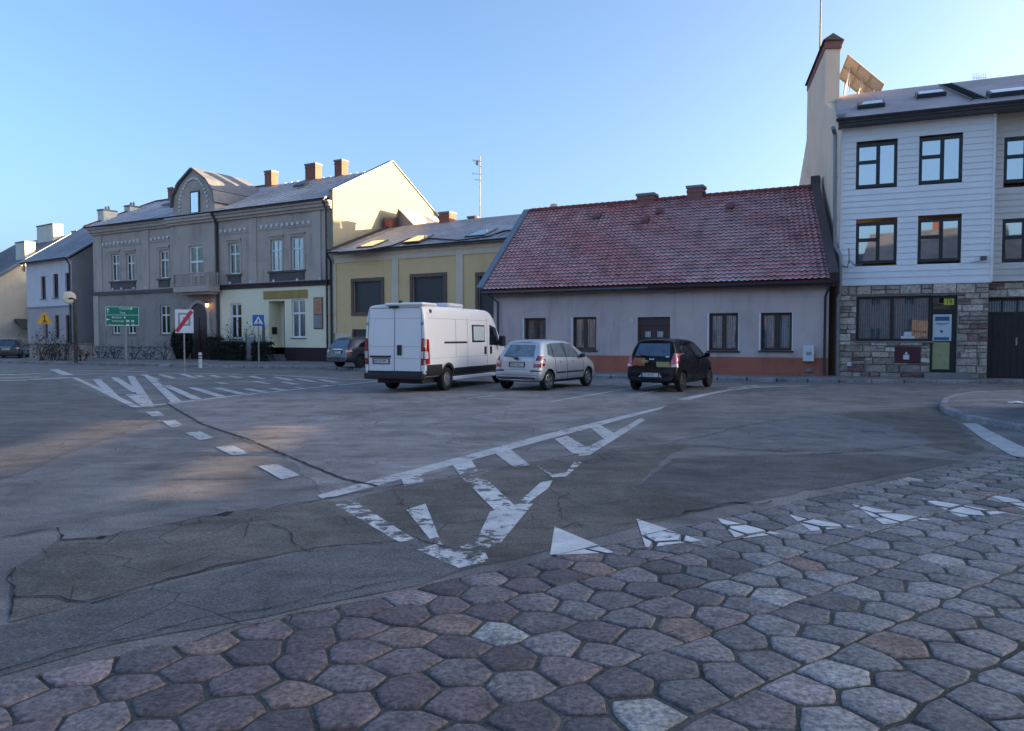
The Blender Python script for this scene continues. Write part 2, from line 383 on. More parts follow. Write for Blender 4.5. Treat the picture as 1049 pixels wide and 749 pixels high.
def bm_hull(vs):
    import bmesh
    bm = bmesh.new()
    for v in vs: bm.verts.new(v)
    r = bmesh.ops.convex_hull(bm, input=bm.verts)
    bm.verts.index_update(); out = ([v.co.copy() for v in bm.verts], [tuple(v.index for v in f.verts) for f in bm.faces]); bm.free(); return out

def tag(o, label, cat, group=None):
    o['label'] = label; o['category'] = cat
    if group: o['group'] = group
    return o
def thing(name, label, cat, loc=(0, 0, 0), rz=0.0, group=None):
    o = bpy.data.objects.new(name, None); COL.objects.link(o); o.location = loc; o.rotation_euler = (0, 0, rz)
    o.empty_display_size = 0.2
    return tag(o, label, cat, group)
def struct(o, kind='structure'): o['kind'] = kind; return o
def text(s, size, mat, parent, loc, rot=(R(90), 0, 0), name='lettering', ext=0.002, align='LEFT', sx=1.0):
    c = bpy.data.curves.new(name, 'FONT'); c.body = s; c.size = size; c.extrude = ext; c.align_x = align; c.align_y = 'CENTER'
    t = bpy.data.objects.new(name, c); COL.objects.link(t)
    dg = bpy.context.evaluated_depsgraph_get(); me = bpy.data.meshes.new_from_object(t.evaluated_get(dg))
    bpy.data.objects.remove(t)
    me.materials.clear(); me.materials.append(M[mat])
    o = bpy.data.objects.new(name, me); COL.objects.link(o); o.parent = parent; o.location = loc; o.rotation_euler = rot; o.scale = (sx, 1, 1)
    return o
# ------------------------------------------------------------------ ground
mb = MB(); mb.add([(-3000, -3000, -0.06), (3000, -3000, -0.06), (3000, 3000, -0.06), (-3000, 3000, -0.06)])
struct(mb.build('ground', 'dirt'))
AD = Vector((cos(R(36.3)), sin(R(36.3)), 0)); BD = Vector((AD.y, -AD.x, 0)); P0 = Vector((-0.62, 4.71, 0))
def ab(a, b, z=0.0): p = P0 + AD * a + BD * b; return Vector((p.x, p.y, z))
def jag(i, s): return sin(i * 1.7 + s) * 0.4 + sin(i * 0.53 + s * 2) * 0.6 + rng.uniform(-0.5, 0.5)
BEND = 8.4
edge = [ab(-12 + i * 0.09, 0.05 + 0.035 * jag(i, 1.0)) for i in range(int(36 / 0.09))]
mb = MB()
for i in range(len(edge) - 1):                              # near strip with a broken edge standing over the setts
    a, b = edge[i], edge[i + 1]
    fa, fb = ab(-12 + i * 0.09, -0.5), ab(-12 + (i + 1) * 0.09, -0.5)
    mb.add([a, b, fb, fa]); mb.add([a + Vector((0, 0, -.05)), b + Vector((0, 0, -.05)), b, a])
A0, A1 = ab(-12, -0.5), ab(-12 + (len(edge) - 1) * 0.09, -0.5)
mb.add([A0, A1, ab(60, -0.5), ab(120, -90), ab(0, -150), ab(-120, -90), ab(-60, -0.5)])
e0, e1 = edge[0], edge[-1]
mb.add([ab(-60, 0.05), e0, A0, ab(-60, -0.5)]); mb.add([e1, ab(60, 0.05), ab(60, -0.5), A1])
mb.add([ab(-60, BEND), ab(-60, 60), ab(60, 60), ab(60, BEND)])
struct(mb.build('road', 'asphalt'))
mb = MB(); mb.add([ab(-60, -0.05, -0.0135), ab(-60, BEND + .1, -0.0135), ab(60, BEND + .1, -0.0135), ab(60, -0.05, -0.0135)])
struct(mb.build('paving_bed', 'dirt'))

# hexagonal setts
W, PITCHB = 0.29, 0.268
tris_px = [[(568, 540), (563.5, 569), (629, 566)], [(652, 532), (661.5, 561), (718, 554)], [(734.5, 530.5), (754, 552), (799.6, 547)],
           [(807, 527), (831, 544), (875, 540)], [(872, 516), (905, 537), (954, 532.5)], [(944, 510.7), (984, 530), (1032, 525.5)],
           [(1010, 506.5), (1053, 524), (1098, 519)], [(1078, 502), (1124, 517), (1168, 512)]]
TRIS = [[G(*p) for p in t] for t in tris_px]
def ccw(p): 
    a = sum(p[i].x * p[(i + 1) % len(p)].y - p[(i + 1) % len(p)].x * p[i].y for i in range(len(p)))
    return p if a > 0 else p[::-1]
TRIS = [ccw(t) for t in TRIS]
def clip(poly, conv):
    out = list(poly)
    for i in range(len(conv)):
        a, b = conv[i], conv[(i + 1) % len(conv)]; inp, out = out, []
        if not inp: break
        f = lambda p: (b.x - a.x) * (p.y - a.y) - (b.y - a.y) * (p.x - a.x)
        for k in range(len(inp)):
            p, q = inp[k], inp[(k + 1) % len(inp)]; fp, fq = f(p), f(q)
            if fp >= 0: out.append(p)
            if (fp >= 0) != (fq >= 0): out.append(p + (q - p) * (fp / (fp - fq)))
    return out
_vh = {}
def hv(m, r):
    k = (m, r)
    if k not in _vh:
        sgn = 1 if (m - r) % 2 == 0 else -1
        a = m * W / 2; amp = 0.048
        p = ab(a, r * PITCHB)
        if r % 2 == 0: amp *= 0.12 + 0.55 * max(0, min(1, (0.9 - p.x) / 1.2))
        if r == 0: amp *= 0.3
        _vh[k] = ab(a + rng.uniform(-.042, .042), r * PITCHB + sgn * amp + rng.uniform(-.02, .02))
    return _vh[k]
mb = MB(); pm = MB()
for r in range(0, int(BEND / PITCHB)):
    for k in range(-34, 74):
        m0 = 2 * k + (r % 2)
        poly = [hv(m0, r), hv(m0 + 1, r), hv(m0 + 2, r), hv(m0 + 2, r + 1), hv(m0 + 1, r + 1), hv(m0, r + 1)]
        poly = ccw([p.copy() for p in poly]); c = sum(poly, Vector()) / 6
        if c.y < -6 or abs(c.x) > 15: continue
        lw = max(0, min(1, (c.x + 0.3) / 2.2)) ; lw = min(1, max(0, lw + rng.uniform(-.35, .35)))
        pur = (0.150, 0.109, 0.108); gry = (0.205, 0.190, 0.184)
        t = rng.random(); k1 = rng.uniform(0.62, 1.2)
        tint = [(pur[i] * (1 - lw) + gry[i] * lw) * k1 for i in range(3)]
        if t > 0.984: tint = [x * 1.7 for x in (0.18, 0.17, 0.16)]
        elif t > 0.90 and lw < .7: tint = [0.21, 0.145, 0.12]
        elif t > 0.84: tint = [x * 1.4 for x in tint]
        elif t < 0.1: tint = [x * 0.7 for x in tint]
        sc = 1 - rng.uniform(0.035, 0.085)
        if rng.random() < .06: sc -= .05
        h = rng.uniform(-0.005, 0.0); tx, ty = rng.uniform(-.018, .018), rng.uniform(-.018, .018)
        if rng.random() < .05: h -= .003
        def zz(p): return h + (p.x - c.x) * tx + (p.y - c.y) * ty
        # jitter the edge so that no side is ruler straight
        ring = []
        for i in range(6):
            p, q = poly[i], poly[(i + 1) % 6]
            ring.append(c + (p - c) * sc * 0.965)
            for t_ in (.33, .67):
                mm = p.lerp(q, t_); ring.append(c + (mm - c) * (sc + rng.uniform(-.04, .02)))
        n = len(ring)
        r0 = [Vector((p.x, p.y, -0.045)) for p in ring]
        r1 = [Vector((p.x, p.y, zz(p) - 0.0095)) for p in ring]
        r2 = [c + (p - c) * 0.955 for p in ring]; r2 = [Vector((p.x, p.y, zz(p) - 0.0025)) for p in r2]
        r3 = [c + (p - c) * 0.86 for p in ring]; r3 = [Vector((p.x, p.y, zz(p) + rng.uniform(-.003, .002))) for p in r3]
        vs = r0 + r1 + r2 + r3 + [Vector((c.x, c.y, zz(c) + rng.uniform(-.002, .003)))]
        fs = []
        for L_ in range(3):
            for i in range(n): fs.append((L_ * n + i, L_ * n + (i + 1) % n, (L_ + 1) * n + (i + 1) % n, (L_ + 1) * n + i))
        for i in range(n): fs.append((3 * n + i, 3 * n + (i + 1) % n, 4 * n))
        mb.mesh(vs, fs, 0, tint)
        for T in TRIS:
            q = clip(T, [c + (p - c) * 0.93 for p in ring[::3]])
            if len(q) > 2: pm.add([Vector((p.x, p.y, zz(p) + 0.0045)) for p in q])
o = mb.build('paved_road', 'paver', smooth=True, sharp=50); struct(o)
# the parts of the triangles that reach onto the asphalt
for T in TRIS:
    q = clip(T, ccw([ab(-50, 0.03), ab(50, 0.03), ab(50, -30), ab(-50, -30)]))
    if len(q) > 2: pm.add([Vector((p.x, p.y, 0.006)) for p in q])
struct(pm.build('give_way_marking', 'paint_tri'))

# asphalt patches
def patch(name, px, mat, z, rough=0.02):
    pts = [G(*p) for p in px]; out = []
    for i, p in enumerate(pts):
        q = pts[(i + 1) % len(pts)]; n = max(1, min(60, int((q - p).length / 0.25)))
        for k in range(n):
            v = p.lerp(q, k / n); s = rough * max(1, v.y / 8)
            out.append(Vector((v.x + rng.uniform(-s, s), v.y + rng.uniform(-s, s), z)))
    m = MB(); m.add(out); return struct(m.build(name, mat))
patch('asphalt_patch', [(-60, 655), (0, 641), (120, 611), (250, 580), (330, 562.5), (430, 555), (497, 578), (425, 600), (270, 632), (110, 662), (0, 693), (-80, 715)], 'asphalt_blue', 0.0045)
patch('asphalt_patch', [(12, 583), (62, 553), (140, 546), (230, 528), (327, 513), (345, 514), (425, 553), (330, 560), (230, 580), (120, 608), (13, 637)], 'asphalt_brown', 0.004)
patch('asphalt_patch', [(168, 412), (400, 392), (640, 388), (686, 415), (556, 450), (398, 499), (330, 506), (292, 466), (208, 434)], 'asphalt_lot', 0.0035, 0.04)
patch('asphalt_patch', [(500, 578), (440, 556), (400, 540), (345, 515), (400, 501), (540, 477), (592, 467), (720, 449), (680, 470), (650, 500), (740, 519), (640, 543), (560, 566)], 'asphalt_brown', 0.003, 0.03)
patch('asphalt_patch', [(690, 455), (760, 436), (842, 425), (912, 437), (958, 454), (898, 462), (785, 462)], 'asphalt_light', 0.0045, 0.03)
patch('asphalt_patch', [(650, 500), (690, 470), (790, 466), (900, 466), (960, 470), (990, 473), (860, 497), (735, 520)], 'asphalt_dark', 0.0035, 0.03)
patch('asphalt_patch', [(850, 424), (960, 416), (975, 430), (1010, 462), (985, 466), (930, 452), (905, 435)], 'asphalt_brown', 0.0032, 0.04)
patch('asphalt_patch', [(-200, 395), (60, 389), (140, 419), (165, 430), (60, 470), (-20, 500), (-300, 520)], 'asphalt_blue', 0.0032, 0.04)

patch('pothole', [(96, 553), (102, 550.5), (110, 550), (106, 553)], 'crack', 0.0095, 0.01)
patch('pothole', [(222, 529), (232, 525), (240, 525.5), (231, 529.5)], 'crack', 0.0095, 0.01)
# cracks
cm = MB()
def crack(px, w=0.012, wob=0.03, jl=0.15):
    pts = [G(*p) for p in px]; out = []
    for i in range(len(pts) - 1):
        p, q = pts[i], pts[i + 1]; n = max(2, int((q - p).length / 0.09))
        d = (q - p).normalized(); nn = Vector((-d.y, d.x, 0))
        for k in range(n): out.append((p.lerp(q, k / n) + nn * rng.uniform(-wob, wob), nn, w * rng.uniform(jl, 1.0)))
    for i in range(len(out) - 1):
        (a, na, wa), (b, nb, wb) = out[i], out[i + 1]
        cm.add([Vector((v.x, v.y, 0.0125)) for v in (a - na * wa, b - nb * wb, b + nb * wb, a + na * wa)])
crack([(-60, 566), (0, 552), (58, 542), (63, 553.5), (100, 552), (160, 541), (230, 527), (327, 513), (400, 500), (540, 476), (592, 466), (720, 448), (760, 437), (820, 428), (842, 424)], 0.014)
crack([(170, 413), (207, 435), (253, 450), (293, 467), (350, 491), (392, 500)], 0.021, 0.012, 0.6)
crack([(10, 583), (13, 612), (16, 636)], 0.01)
crack([(13, 612), (60, 613), (93, 620), (130, 607), (230, 580), (330, 562), (430, 555)], 0.011)
crack([(262, 530), (290, 543), (300, 555), (318, 570)], 0.008)
crack([(785, 461), (830, 466), (900, 462)], 0.022)
crack([(690, 470), (785, 466), (830, 468)], 0.008)
crack([(842, 424), (870, 436), (912, 437)], 0.008)
crack([(400, 500), (420, 525), (470, 538), (520, 530)], 0.006)
crack([(560, 500), (600, 520), (650, 512), (735, 519)], 0.006)
crack([(0, 690), (60, 668), (110, 660), (128, 655), (240, 628), (270, 625), (330, 612), (430, 592)], 0.008)
crack([(425, 552), (460, 562), (500, 578)], 0.008)
crack([(0, 480), (40, 470), (90, 474), (170, 470)], 0.006)
crack([(600, 455), (690, 480), (760, 470)], 0.005)
crack([(300, 640), (290, 628)], 0.006)
crack([(700, 527), (722, 522), (735, 517.5), (752, 516), (775, 517.5), (800, 513)], 0.03, 0.05)
crack([(560, 545), (600, 535), (640, 538), (700, 527)], 0.008)
crack([(590, 500), (570, 515), (575, 530), (610, 545)], 0.006)
crack([(430, 440), (480, 425), (560, 420), (660, 405)], 0.006)
crack([(520, 400), (640, 402), (700, 400)], 0.008)
struct(cm.build('road_cracks', 'crack'))

# ------------------------------------------------------------------ road markings
def mark(polys, name='road_marking', mat='paint', z=0.0062):
    m = MB()
    for i, pl in enumerate(polys): m.add([G(x, y, z + 0.0007 * i) for x, y in pl])
    return struct(m.build(name, mat))
def band(px, w0, w1=None, z=0.0062):                # strip of constant ground width through pixel points
    w1 = w1 or w0; pts = [G(*p) for p in px]; out = []
    for i, p in enumerate(pts):
        d = (pts[min(i + 1, len(pts) - 1)] - pts[max(i - 1, 0)]).normalized(); n = Vector((-d.y, d.x, 0))
        w = w0 + (w1 - w0) * i / max(1, len(pts) - 1); out.append((p + n * w / 2, p - n * w / 2))
    return [[Vector((v.x, v.y, z)) for v in (out[i][0], out[i][1], out[i + 1][1], out[i + 1][0])] for i in range(len(out) - 1)]
def bands(lst, mat='paint', name='road_marking'):
    m = MB()
    for i, b in enumerate(lst):
        for q in b: m.add([Vector((v.x, v.y, v.z + 0.0009 * (i % 9) + (0.0003 if i > 8 else 0))) for v in q])
    return struct(m.build(name, mat))
# near island
mark([[(324.8, 507.3), (376, 493.5), (464, 470), (556, 445.5), (640, 425.5), (682, 416), (676, 419.5), (640, 429), (556, 451.5), (464, 476.5), (376, 500), (331, 512)]])
mark([[(568, 449.5), (581, 446.5), (604, 459.5), (596, 466), (586, 464)], [(604, 437.5), (615, 435.5), (630, 444), (618, 449)],
      [(506, 463.5), (522, 459.5), (543, 476.5), (526, 478.5)],
      [(596, 461), (628, 444), (656, 428.5), (661, 430), (632, 449), (604, 466), (592, 467.5)]])
mark([[(464, 476.5), (483, 471.5), (492, 485), (472, 488)], [(472, 488), (492, 485), (532, 522), (510, 526)],
      [(411, 490), (432, 485), (434, 494), (414, 498)],
      [(502, 524), (532, 516), (546, 516), (512, 557), (498, 562), (486, 558)], [(534, 512), (554, 494), (566, 492), (562, 500), (540, 516)],
      [(550, 477), (566, 486), (580, 484), (589, 472), (596, 474), (580, 488), (566, 489)]], mat='paint_worn', z=0.0068)
mark([[(340, 515), (362, 512), (424, 552), (410, 556)], [(416, 522), (436, 516), (452, 556), (440, 552)],
      [(428, 563), (450, 556), (498, 575), (470, 582)], [(470, 560), (490, 552), (500, 572), (484, 578)]], mat='paint_worn', z=0.0072)
# dashes
mark([[(149, 422), (162, 421), (169, 425.5), (156, 426.5)], [(166, 431.5), (179, 430.3), (190, 436.5), (176, 438)],
      [(190, 443.3), (205, 441.8), (219, 448.6), (204, 450.8)], [(220.5, 458), (239, 456.3), (256.5, 464.8), (238, 466.6)], [(264, 477.4), (284, 475.2), (307.8, 486.8), (288.6, 491.3)]])
# bay lines and litter-free edges
bands([band([(411, 404.6), (434, 402.2)], 0.10), band([(479, 408.6), (507, 405.2)], 0.11), band([(564, 411.8), (602, 405.4), (640, 399)], 0.12),
       band([(640, 399), (690, 391.5)], 0.11),
       band([(700, 409.8), (722, 404.5), (745, 400.2), (768, 397.6), (795, 396.2), (830, 395.3)], 0.30, 0.16),
       band([(745, 398.4), (768, 395.4), (780, 395.2), (795, 396)], 0.15),
       band([(768, 395.5), (782, 397.4)], 0.25), band([(757, 396.4), (768, 398)], 0.2),
       band([(655, 404), (690, 398)], 0.1)], 'paint')
mark([[(986, 433.8), (1000, 433.2), (1012, 440), (1056, 462), (1056, 470), (1037, 467), (1006, 449)]])
# big hatched island at the left
bl = []
bl.append(band([(138.5, 417.5), (200, 410.4), (260, 403.6), (350, 394.4), (398, 389.8)], 0.2))
bl.append(band([(76, 387), (108, 402), (139, 417)], 0.18))
bl.append(band([(55, 378.5), (70, 384.5)], 0.4)); bl.append(band([(60, 384.6), (110, 383.2), (200, 382.6), (280, 384.5), (340, 388), (395, 390.2)], 0.2))
for a, b in [((99, 389), (111, 400.5)), ((117, 387), (140, 402)), ((134, 385.5), (152, 416)), ((152, 386), (181, 412.5)), ((170, 395), (202, 409.5)), ((196, 397), (227, 406.5)),
             ((222, 397.5), (249, 404)), ((252, 398.5), (270, 402)), ((278, 398), (290, 400)), ((302, 397), (312, 398)), ((330, 395), (338, 395.8)),
             ((147, 384), (160, 389.5)), ((164, 384), (178, 388)), ((186, 383.5), (200, 387.4)), ((202, 384.8), (208, 386.5)), ((216, 384.5), (225, 387)), ((235, 385), (246, 387.5)),
             ((256, 385.5), (270, 388.5)), ((282, 386.5), (300, 390)), ((305, 388), (322, 391.5)), ((328, 389), (345, 392.5)), ((222, 392), (232, 393.6)), ((260, 391), (275, 393.5)), ((290, 391.5), (304, 394))]:
    bl.append(band([a, b], 0.25))
bl.append(band([(111, 400), (119, 408)], 0.2)); bl.append(band([(133, 404), (152, 417)], 0.24))
for y, x0, x1 in [(387.6, -30, 42), (390.8, -60, 28), (388.2, 30, 72), (385, -40, 14)]: bl.append(band([(x0, y + 1), (x1, y - 1.2)], 0.45))
bl.append(band([(10, 384.5), (53, 382.2)], 0.35)); bl.append(band([(72, 380.3), (105, 380), (150, 381)], 0.3))
bands(bl, 'paint')

# ------------------------------------------------------------------ sidewalks with kerbs
def sidewalk(kerb, back, zt=0.12, kw=0.16):
    k = [G(*p) if len(p) == 2 else Vector((p[0], p[1], 0)) for p in kerb]
    inner = []
    for i, p in enumerate(k):
        d = (k[min(i + 1, len(k) - 1)] - k[max(i - 1, 0)]).normalized(); n = Vector((-d.y, d.x, 0)); inner.append(p + n * kw)
    m = MB()
    top = [Vector((p.x, p.y, zt - 0.006)) for p in inner] + [Vector((b[0], b[1], zt - 0.006)) for b in back]
    m.add(top)
    for i in range(len(k) - 1):                      # kerb stones 1 m long with small gaps and level changes
        Lk = (k[i + 1] - k[i]).length; n = max(1, int(Lk / 1.0))
        for j in range(n):
            t0, t1 = j / n + 0.006 / max(1, Lk / n), (j + 1) / n - 0.006 / max(1, Lk / n)
            a, b = k[i].lerp(k[i + 1], t0), k[i].lerp(k[i + 1], t1); c, d = inner[i].lerp(inner[i + 1], t1), inner[i].lerp(inner[i + 1], t0)
            dz = rng.uniform(-.012, .008); z = zt + dz; ch = 0.02
            a2, b2 = a.lerp(d, .12), b.lerp(c, .12)
            up = lambda v, h: Vector((v.x, v.y, h))
            m.mesh([up(a, -.02), up(b, -.02), up(b, z - ch), up(a, z - ch), up(b2, z), up(a2, z), up(c, z), up(d, z), up(c, -.02), up(d, -.02)],
                   [(0, 1, 2, 3), (3, 2, 4, 5), (5, 4, 6, 7), (7, 6, 8, 9), (0, 3, 5, 7, 9), (1, 8, 6, 4, 2)], 1)
    return struct(m.build('sidewalk', ['walk', 'kerb']))
sidewalk([(-120, 371), (25, 372), (120, 374.3), (250, 376.8), (345, 378.6), (430, 381.5), (520, 385.6), (600, 387.2), (735, 389.9), (860, 392.3), (960, 392.8), (1049, 393), (1250, 393.6)],
         [(36, 30), (30, 45), (-10, 75), (-60, 95), (-80, 95)])
sidewalk([(1500, 600), (1180, 483), (1115, 463), (1049, 442.5), (1010, 435), (985, 430), (969, 424.5), (962, 418.5), (966, 412.5), (978, 408.3), (995, 405.6), (1049, 404), (1200, 403.5), (1500, 404)][::-1] + [(9, 2.2, 0), (16, -.5, 0), (40, -2, 0)], [(40, 20)])
# ------------------------------------------------------------------ building tools
class Bld:
    def __init__(s, name, label, cat, p0, p1, group=None):
        s.p0 = Vector((p0[0], p0[1], 0)); d = Vector((p1[0] - p0[0], p1[1] - p0[1], 0)); s.len = d.length
        s.th = atan2(d.y, d.x); s.d = d.normalized(); s.n = Vector((-s.d.y, s.d.x, 0))
        s.e = thing(name, label, cat, s.p0, s.th, group)
    def uz(s, px, py, y=0.0):
        p = on_plane(px, py, s.p0 + s.n * y, s.n); q = p - s.p0; return q.dot(s.d), p.z
    def loc(s, P): q = Vector(P) - s.p0; return Vector((q.dot(s.d), q.dot(s.n), P[2]))
    def rect(s, x0, y0, x1, y1, y=0.0):
        a = s.uz(x0, y0, y); b = s.uz(x1, y1, y); return (a[0], b[0], b[1], a[1])      # u0,u1,z0,z1
    def slope(s, px, py, z0, y0, k):          # point on roof plane z = z0 + k*(y-y0) in local coords
        nw = s.n * (-k) + Vector((0, 0, 1)); p = on_plane(px, py, s.p0 + s.n * y0 + Vector((0, 0, z0)), nw); return s.loc(p)

def wall_grid(mb, u0, u1, z0, z1, holes, y=0.0, depth=0.6, mi=0, dark=1, rev=0.2, zsplit=None):
    us = sorted({u0, u1, *[h[0] for h in holes], *[h[1] for h in holes]}); zs = sorted({z0, z1, *[h[2] for h in holes], *[h[3] for h in holes]})
    us = [u for u in us if u0 - 1e-6 <= u <= u1 + 1e-6]; zs = [z for z in zs if z0 - 1e-6 <= z <= z1 + 1e-6]
    for i in range(len(us) - 1):
        for j in range(len(zs) - 1):
            cu, cz = (us[i] + us[i + 1]) / 2, (zs[j] + zs[j + 1]) / 2
            if any(h[0] < cu < h[1] and h[2] < cz < h[3] for h in holes): continue
            mb.add([(us[i], y, zs[j]), (us[i + 1], y, zs[j]), (us[i + 1], y, zs[j + 1]), (us[i], y, zs[j + 1])], mi)
    for h in holes:
        a, b, c, d = h[:4]
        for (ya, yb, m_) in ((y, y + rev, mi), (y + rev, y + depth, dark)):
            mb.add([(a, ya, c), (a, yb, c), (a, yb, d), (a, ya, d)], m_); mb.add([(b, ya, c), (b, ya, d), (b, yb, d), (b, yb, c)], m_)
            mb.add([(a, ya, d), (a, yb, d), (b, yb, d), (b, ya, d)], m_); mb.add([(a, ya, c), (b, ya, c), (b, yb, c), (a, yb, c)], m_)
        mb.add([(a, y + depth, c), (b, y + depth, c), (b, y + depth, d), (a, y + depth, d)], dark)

def window(par, h, y=0.0, fr='pvc', mull=(0.5,), trans=(), fw=0.07, gl='glass', cur=None, sill=None, set_=0.12, mw=0.06, curz=1.0):
    a, b, c, d = h[:4]; y0 = y + set_; w, hh = b - a, d - c
    m = MB()
    m.box(a, a + fw, y0, y0 + .07, c, d); m.box(b - fw, b, y0, y0 + .07, c, d)
    m.box(a + fw, b - fw, y0, y0 + .07, c, c + fw); m.box(a + fw, b - fw, y0, y0 + .07, d - fw, d)
    for t in mull: m.box(a + w * t - mw / 2, a + w * t + mw / 2, y0 - .012, y0 + .065, c + fw, d - fw)
    for t in trans:
        zt, ta, tb = (t if isinstance(t, tuple) else (t, 0, 1))
        m.box(a + max(fw, w * ta), b - max(fw, w * (1 - tb)), y0 - .006, y0 + .06, c + hh * zt - mw / 2, c + hh * zt + mw / 2)
    o = m.build('window', fr, par)
    g = MB(); g.box(a + fw * .5, b - fw * .5, y0 + .03, y0 + .036, c + fw * .5, d - fw * .5); g.build('pane', gl, o)
    if cur:
        k = MB(); n = 24; z0, z1 = d - (d - c) * curz, d
        for i in range(n):
            x0, x1 = a + .02 + (w - .04) * i / n, a + .02 + (w - .04) * (i + 1) / n
            f = lambda x: y0 + .13 + .025 * sin(x * 38) + .01 * sin(x * 91)
            k.add([(x0, f(x0), z0), (x1, f(x1), z0), (x1, f(x1), z1), (x0, f(x0), z1)])
        k.build('curtain', cur, o, smooth=True)
    if sill:
        k = MB(); k.bbox(a - .07, b + .07, y - .09, y + .1, c - .06, c - .003, .008); k.build('sill', sill, o)
    return o

def gable_roof(b, u0, u1, ye, ze, yr, zr, yb, zb, mat, t=0.14, name='roof', u0r=None, u1r=None):
    u0r = u0 if u0r is None else u0r; u1r = u1 if u1r is None else u1r
    m = MB()
    top = [(u0, ye, ze), (u1, ye, ze), (u1r, yr, zr), (u0r, yr, zr), (u1, yb, zb), (u0, yb, zb)]
    bot = [(x, y, z - t) for x, y, z in top]
    m.mesh(top + bot, [(0, 1, 2, 3), (3, 2, 4, 5), (6, 9, 8, 7), (9, 11, 10, 8), (0, 6, 7, 1), (4, 10, 11, 5), (0, 3, 9, 6), (3, 5, 11, 9), (1, 7, 8, 2), (2, 8, 10, 4)])
    return m.build(name, mat, b.e)
def seams(b, u0, u1, step, ye, ze, yr, zr, mat, h=0.045, name='standing_seams', par=None):
    m = MB(); n = int((u1 - u0) / step); d = Vector((0, yr - ye, zr - ze)).normalized(); nn = Vector((0, -d.z, d.y))
    for i in range(n + 1):
        u = u0 + .15 + i * step
        if u > u1 - .05: break
        a = Vector((u, ye, ze)); c = Vector((u, yr, zr))
        q = [a + Vector((-.014, 0, 0)) + nn * .004, a + Vector((.014, 0, 0)) + nn * .004, c + Vector((.014, 0, 0)) + nn * .004, c + Vector((-.014, 0, 0)) + nn * .004]
        m.prism(q, nn * h)
    return m.build(name, mat, par or b.e)
def chimney(par, u, y, z0, z1, w=0.7, d=0.6, mat='brick', cap='concrete', pots=0, name='chimney', course=True):
    m = MB(); m.box(u - w / 2, u + w / 2, y - d / 2, y + d / 2, z0, z1 - .12)
    m.box(u - w / 2 - .05, u + w / 2 + .05, y - d / 2 - .05, y + d / 2 + .05, z1 - .12, z1, 1)
    if course: m.box(u - w / 2 - .025, u + w / 2 + .025, y - d / 2 - .025, y + d / 2 + .025, z1 - .32, z1 - .22, 0)
    for i in range(pots):
        x = u - w / 2 + w * (i + .5) / pots; m.lathe([(.09, z1), (.07, z1 + .3), (.055, z1 + .3), (.055, z1)], n=10, o=(x, y, 0), mi=1)
    return m.build(name, [mat, cap], par)
def gutter(b, u0, u1, y, z, mat='gutter', r=0.075, par=None):
    m = MB(); n = 8; vs = []
    for u in (u0, u1):
        for k in range(n + 1):
            t = pi + pi * k / n; vs.append((u, y + r * cos(t), z + r * sin(t)))
        for k in range(n, -1, -1):
            t = pi + pi * k / n; vs.append((u, y + (r - .008) * cos(t), z + (r - .008) * sin(t)))
    k = 2 * (n + 1); m.mesh(vs, [(i, (i + 1) % k, k + (i + 1) % k, k + i) for i in range(k)] + [tuple(range(k)), tuple(range(k, 2 * k))])
    for i in range(int((u1 - u0) / .9)):
        u = u0 + .3 + i * .9; m.box(u - .015, u + .015, y - r - .006, y + r, z - r - .008, z - r + .01)
    return m.build('gutter', mat, par or b.e, smooth=True, sharp=40)
def pipe(b, pts, r=0.055, mat='gutter', par=None, brackets=True):
    m = MB(); m.tube(pts, r, 10)
    if brackets:
        for i in range(len(pts) - 1):
            a, c = Vector(pts[i]), Vector(pts[i + 1])
            if abs(a.z - c.z) > 1.5:
                for k in range(1, int(abs(a.z - c.z) / 1.6) + 1):
                    p = a.lerp(c, k * 1.6 / abs(a.z - c.z)) if k * 1.6 < abs(a.z - c.z) else None
                    if p: m.lathe([(r, -.03), (r + .015, -.03), (r + .015, .03), (r, .03)], n=10, o=p)
    return m.build('downpipe', mat, par or b.e, smooth=True, sharp=40)
def shell(mb, u0, u1, y0, y1, zt, mi=0, front=False, gl=None, gr=None):   # side and rear walls
    mb.add([(u1, y1, 0), (u0, y1, 0), (u0, y1, zt), (u1, y1, zt)], mi)
    L_ = [(u0, y1, 0), (u0, y0, 0), (u0, y0, zt)] + ([(u0, *gl)] if gl else []) + [(u0, y1, zt)]
    R_ = [(u1, y0, 0), (u1, y1, 0), (u1, y1, zt)] + ([(u1, *gr)] if gr else []) + [(u1, y0, zt)]
    mb.add(L_, mi); mb.add(R_, mi)

# ================================================================== grey-brown tenement
b = B2 = Bld('tenement_house', 'grey brown tenement house with arched gable and balcony, cream ground floor at its right end', 'house', (-32.1, 56.9), (-11.03, 45.0))
ln = b.len
bu0, bu1 = b.uz(178.5, 300)[0], b.uz(223.5, 300)[0]
BY = -0.25
up = [(113.8, 261, 122.4, 288), (129, 260.5, 138.4, 287.5), (163, 257, 173, 285), (234, 250, 246, 280.5), (277, 246, 289, 277.5), (297.8, 243.6, 311, 276.6)]
lo = [(114.2, 314, 122.5, 342), (130, 314, 139, 342), (163.5, 313, 174.3, 342), (236, 311, 248, 347), (298.7, 307, 313, 346)]
hu = [b.rect(*r) for r in up]; hl = [b.rect(*r) for r in lo]
hbal = b.rect(193, 252.5, 208.4, 294, BY); hdoor = b.rect(275.3, 308.6, 292.3, 362, 0); hdoor = (hdoor[0], hdoor[1], 0.35, hdoor[3])
hport = b.rect(195, 311, 214, 366, BY); hport = (hport[0], hport[1], 0.12, hport[3])
ZT = 9.62
zc = b.uz(300, 292)[1]                                   # string course
cu0 = b.uz(225.5, 320)[0]
m = MB()
seg = lambda hs, a, c: [h for h in hs if a < (h[0] + h[1]) / 2 < c]
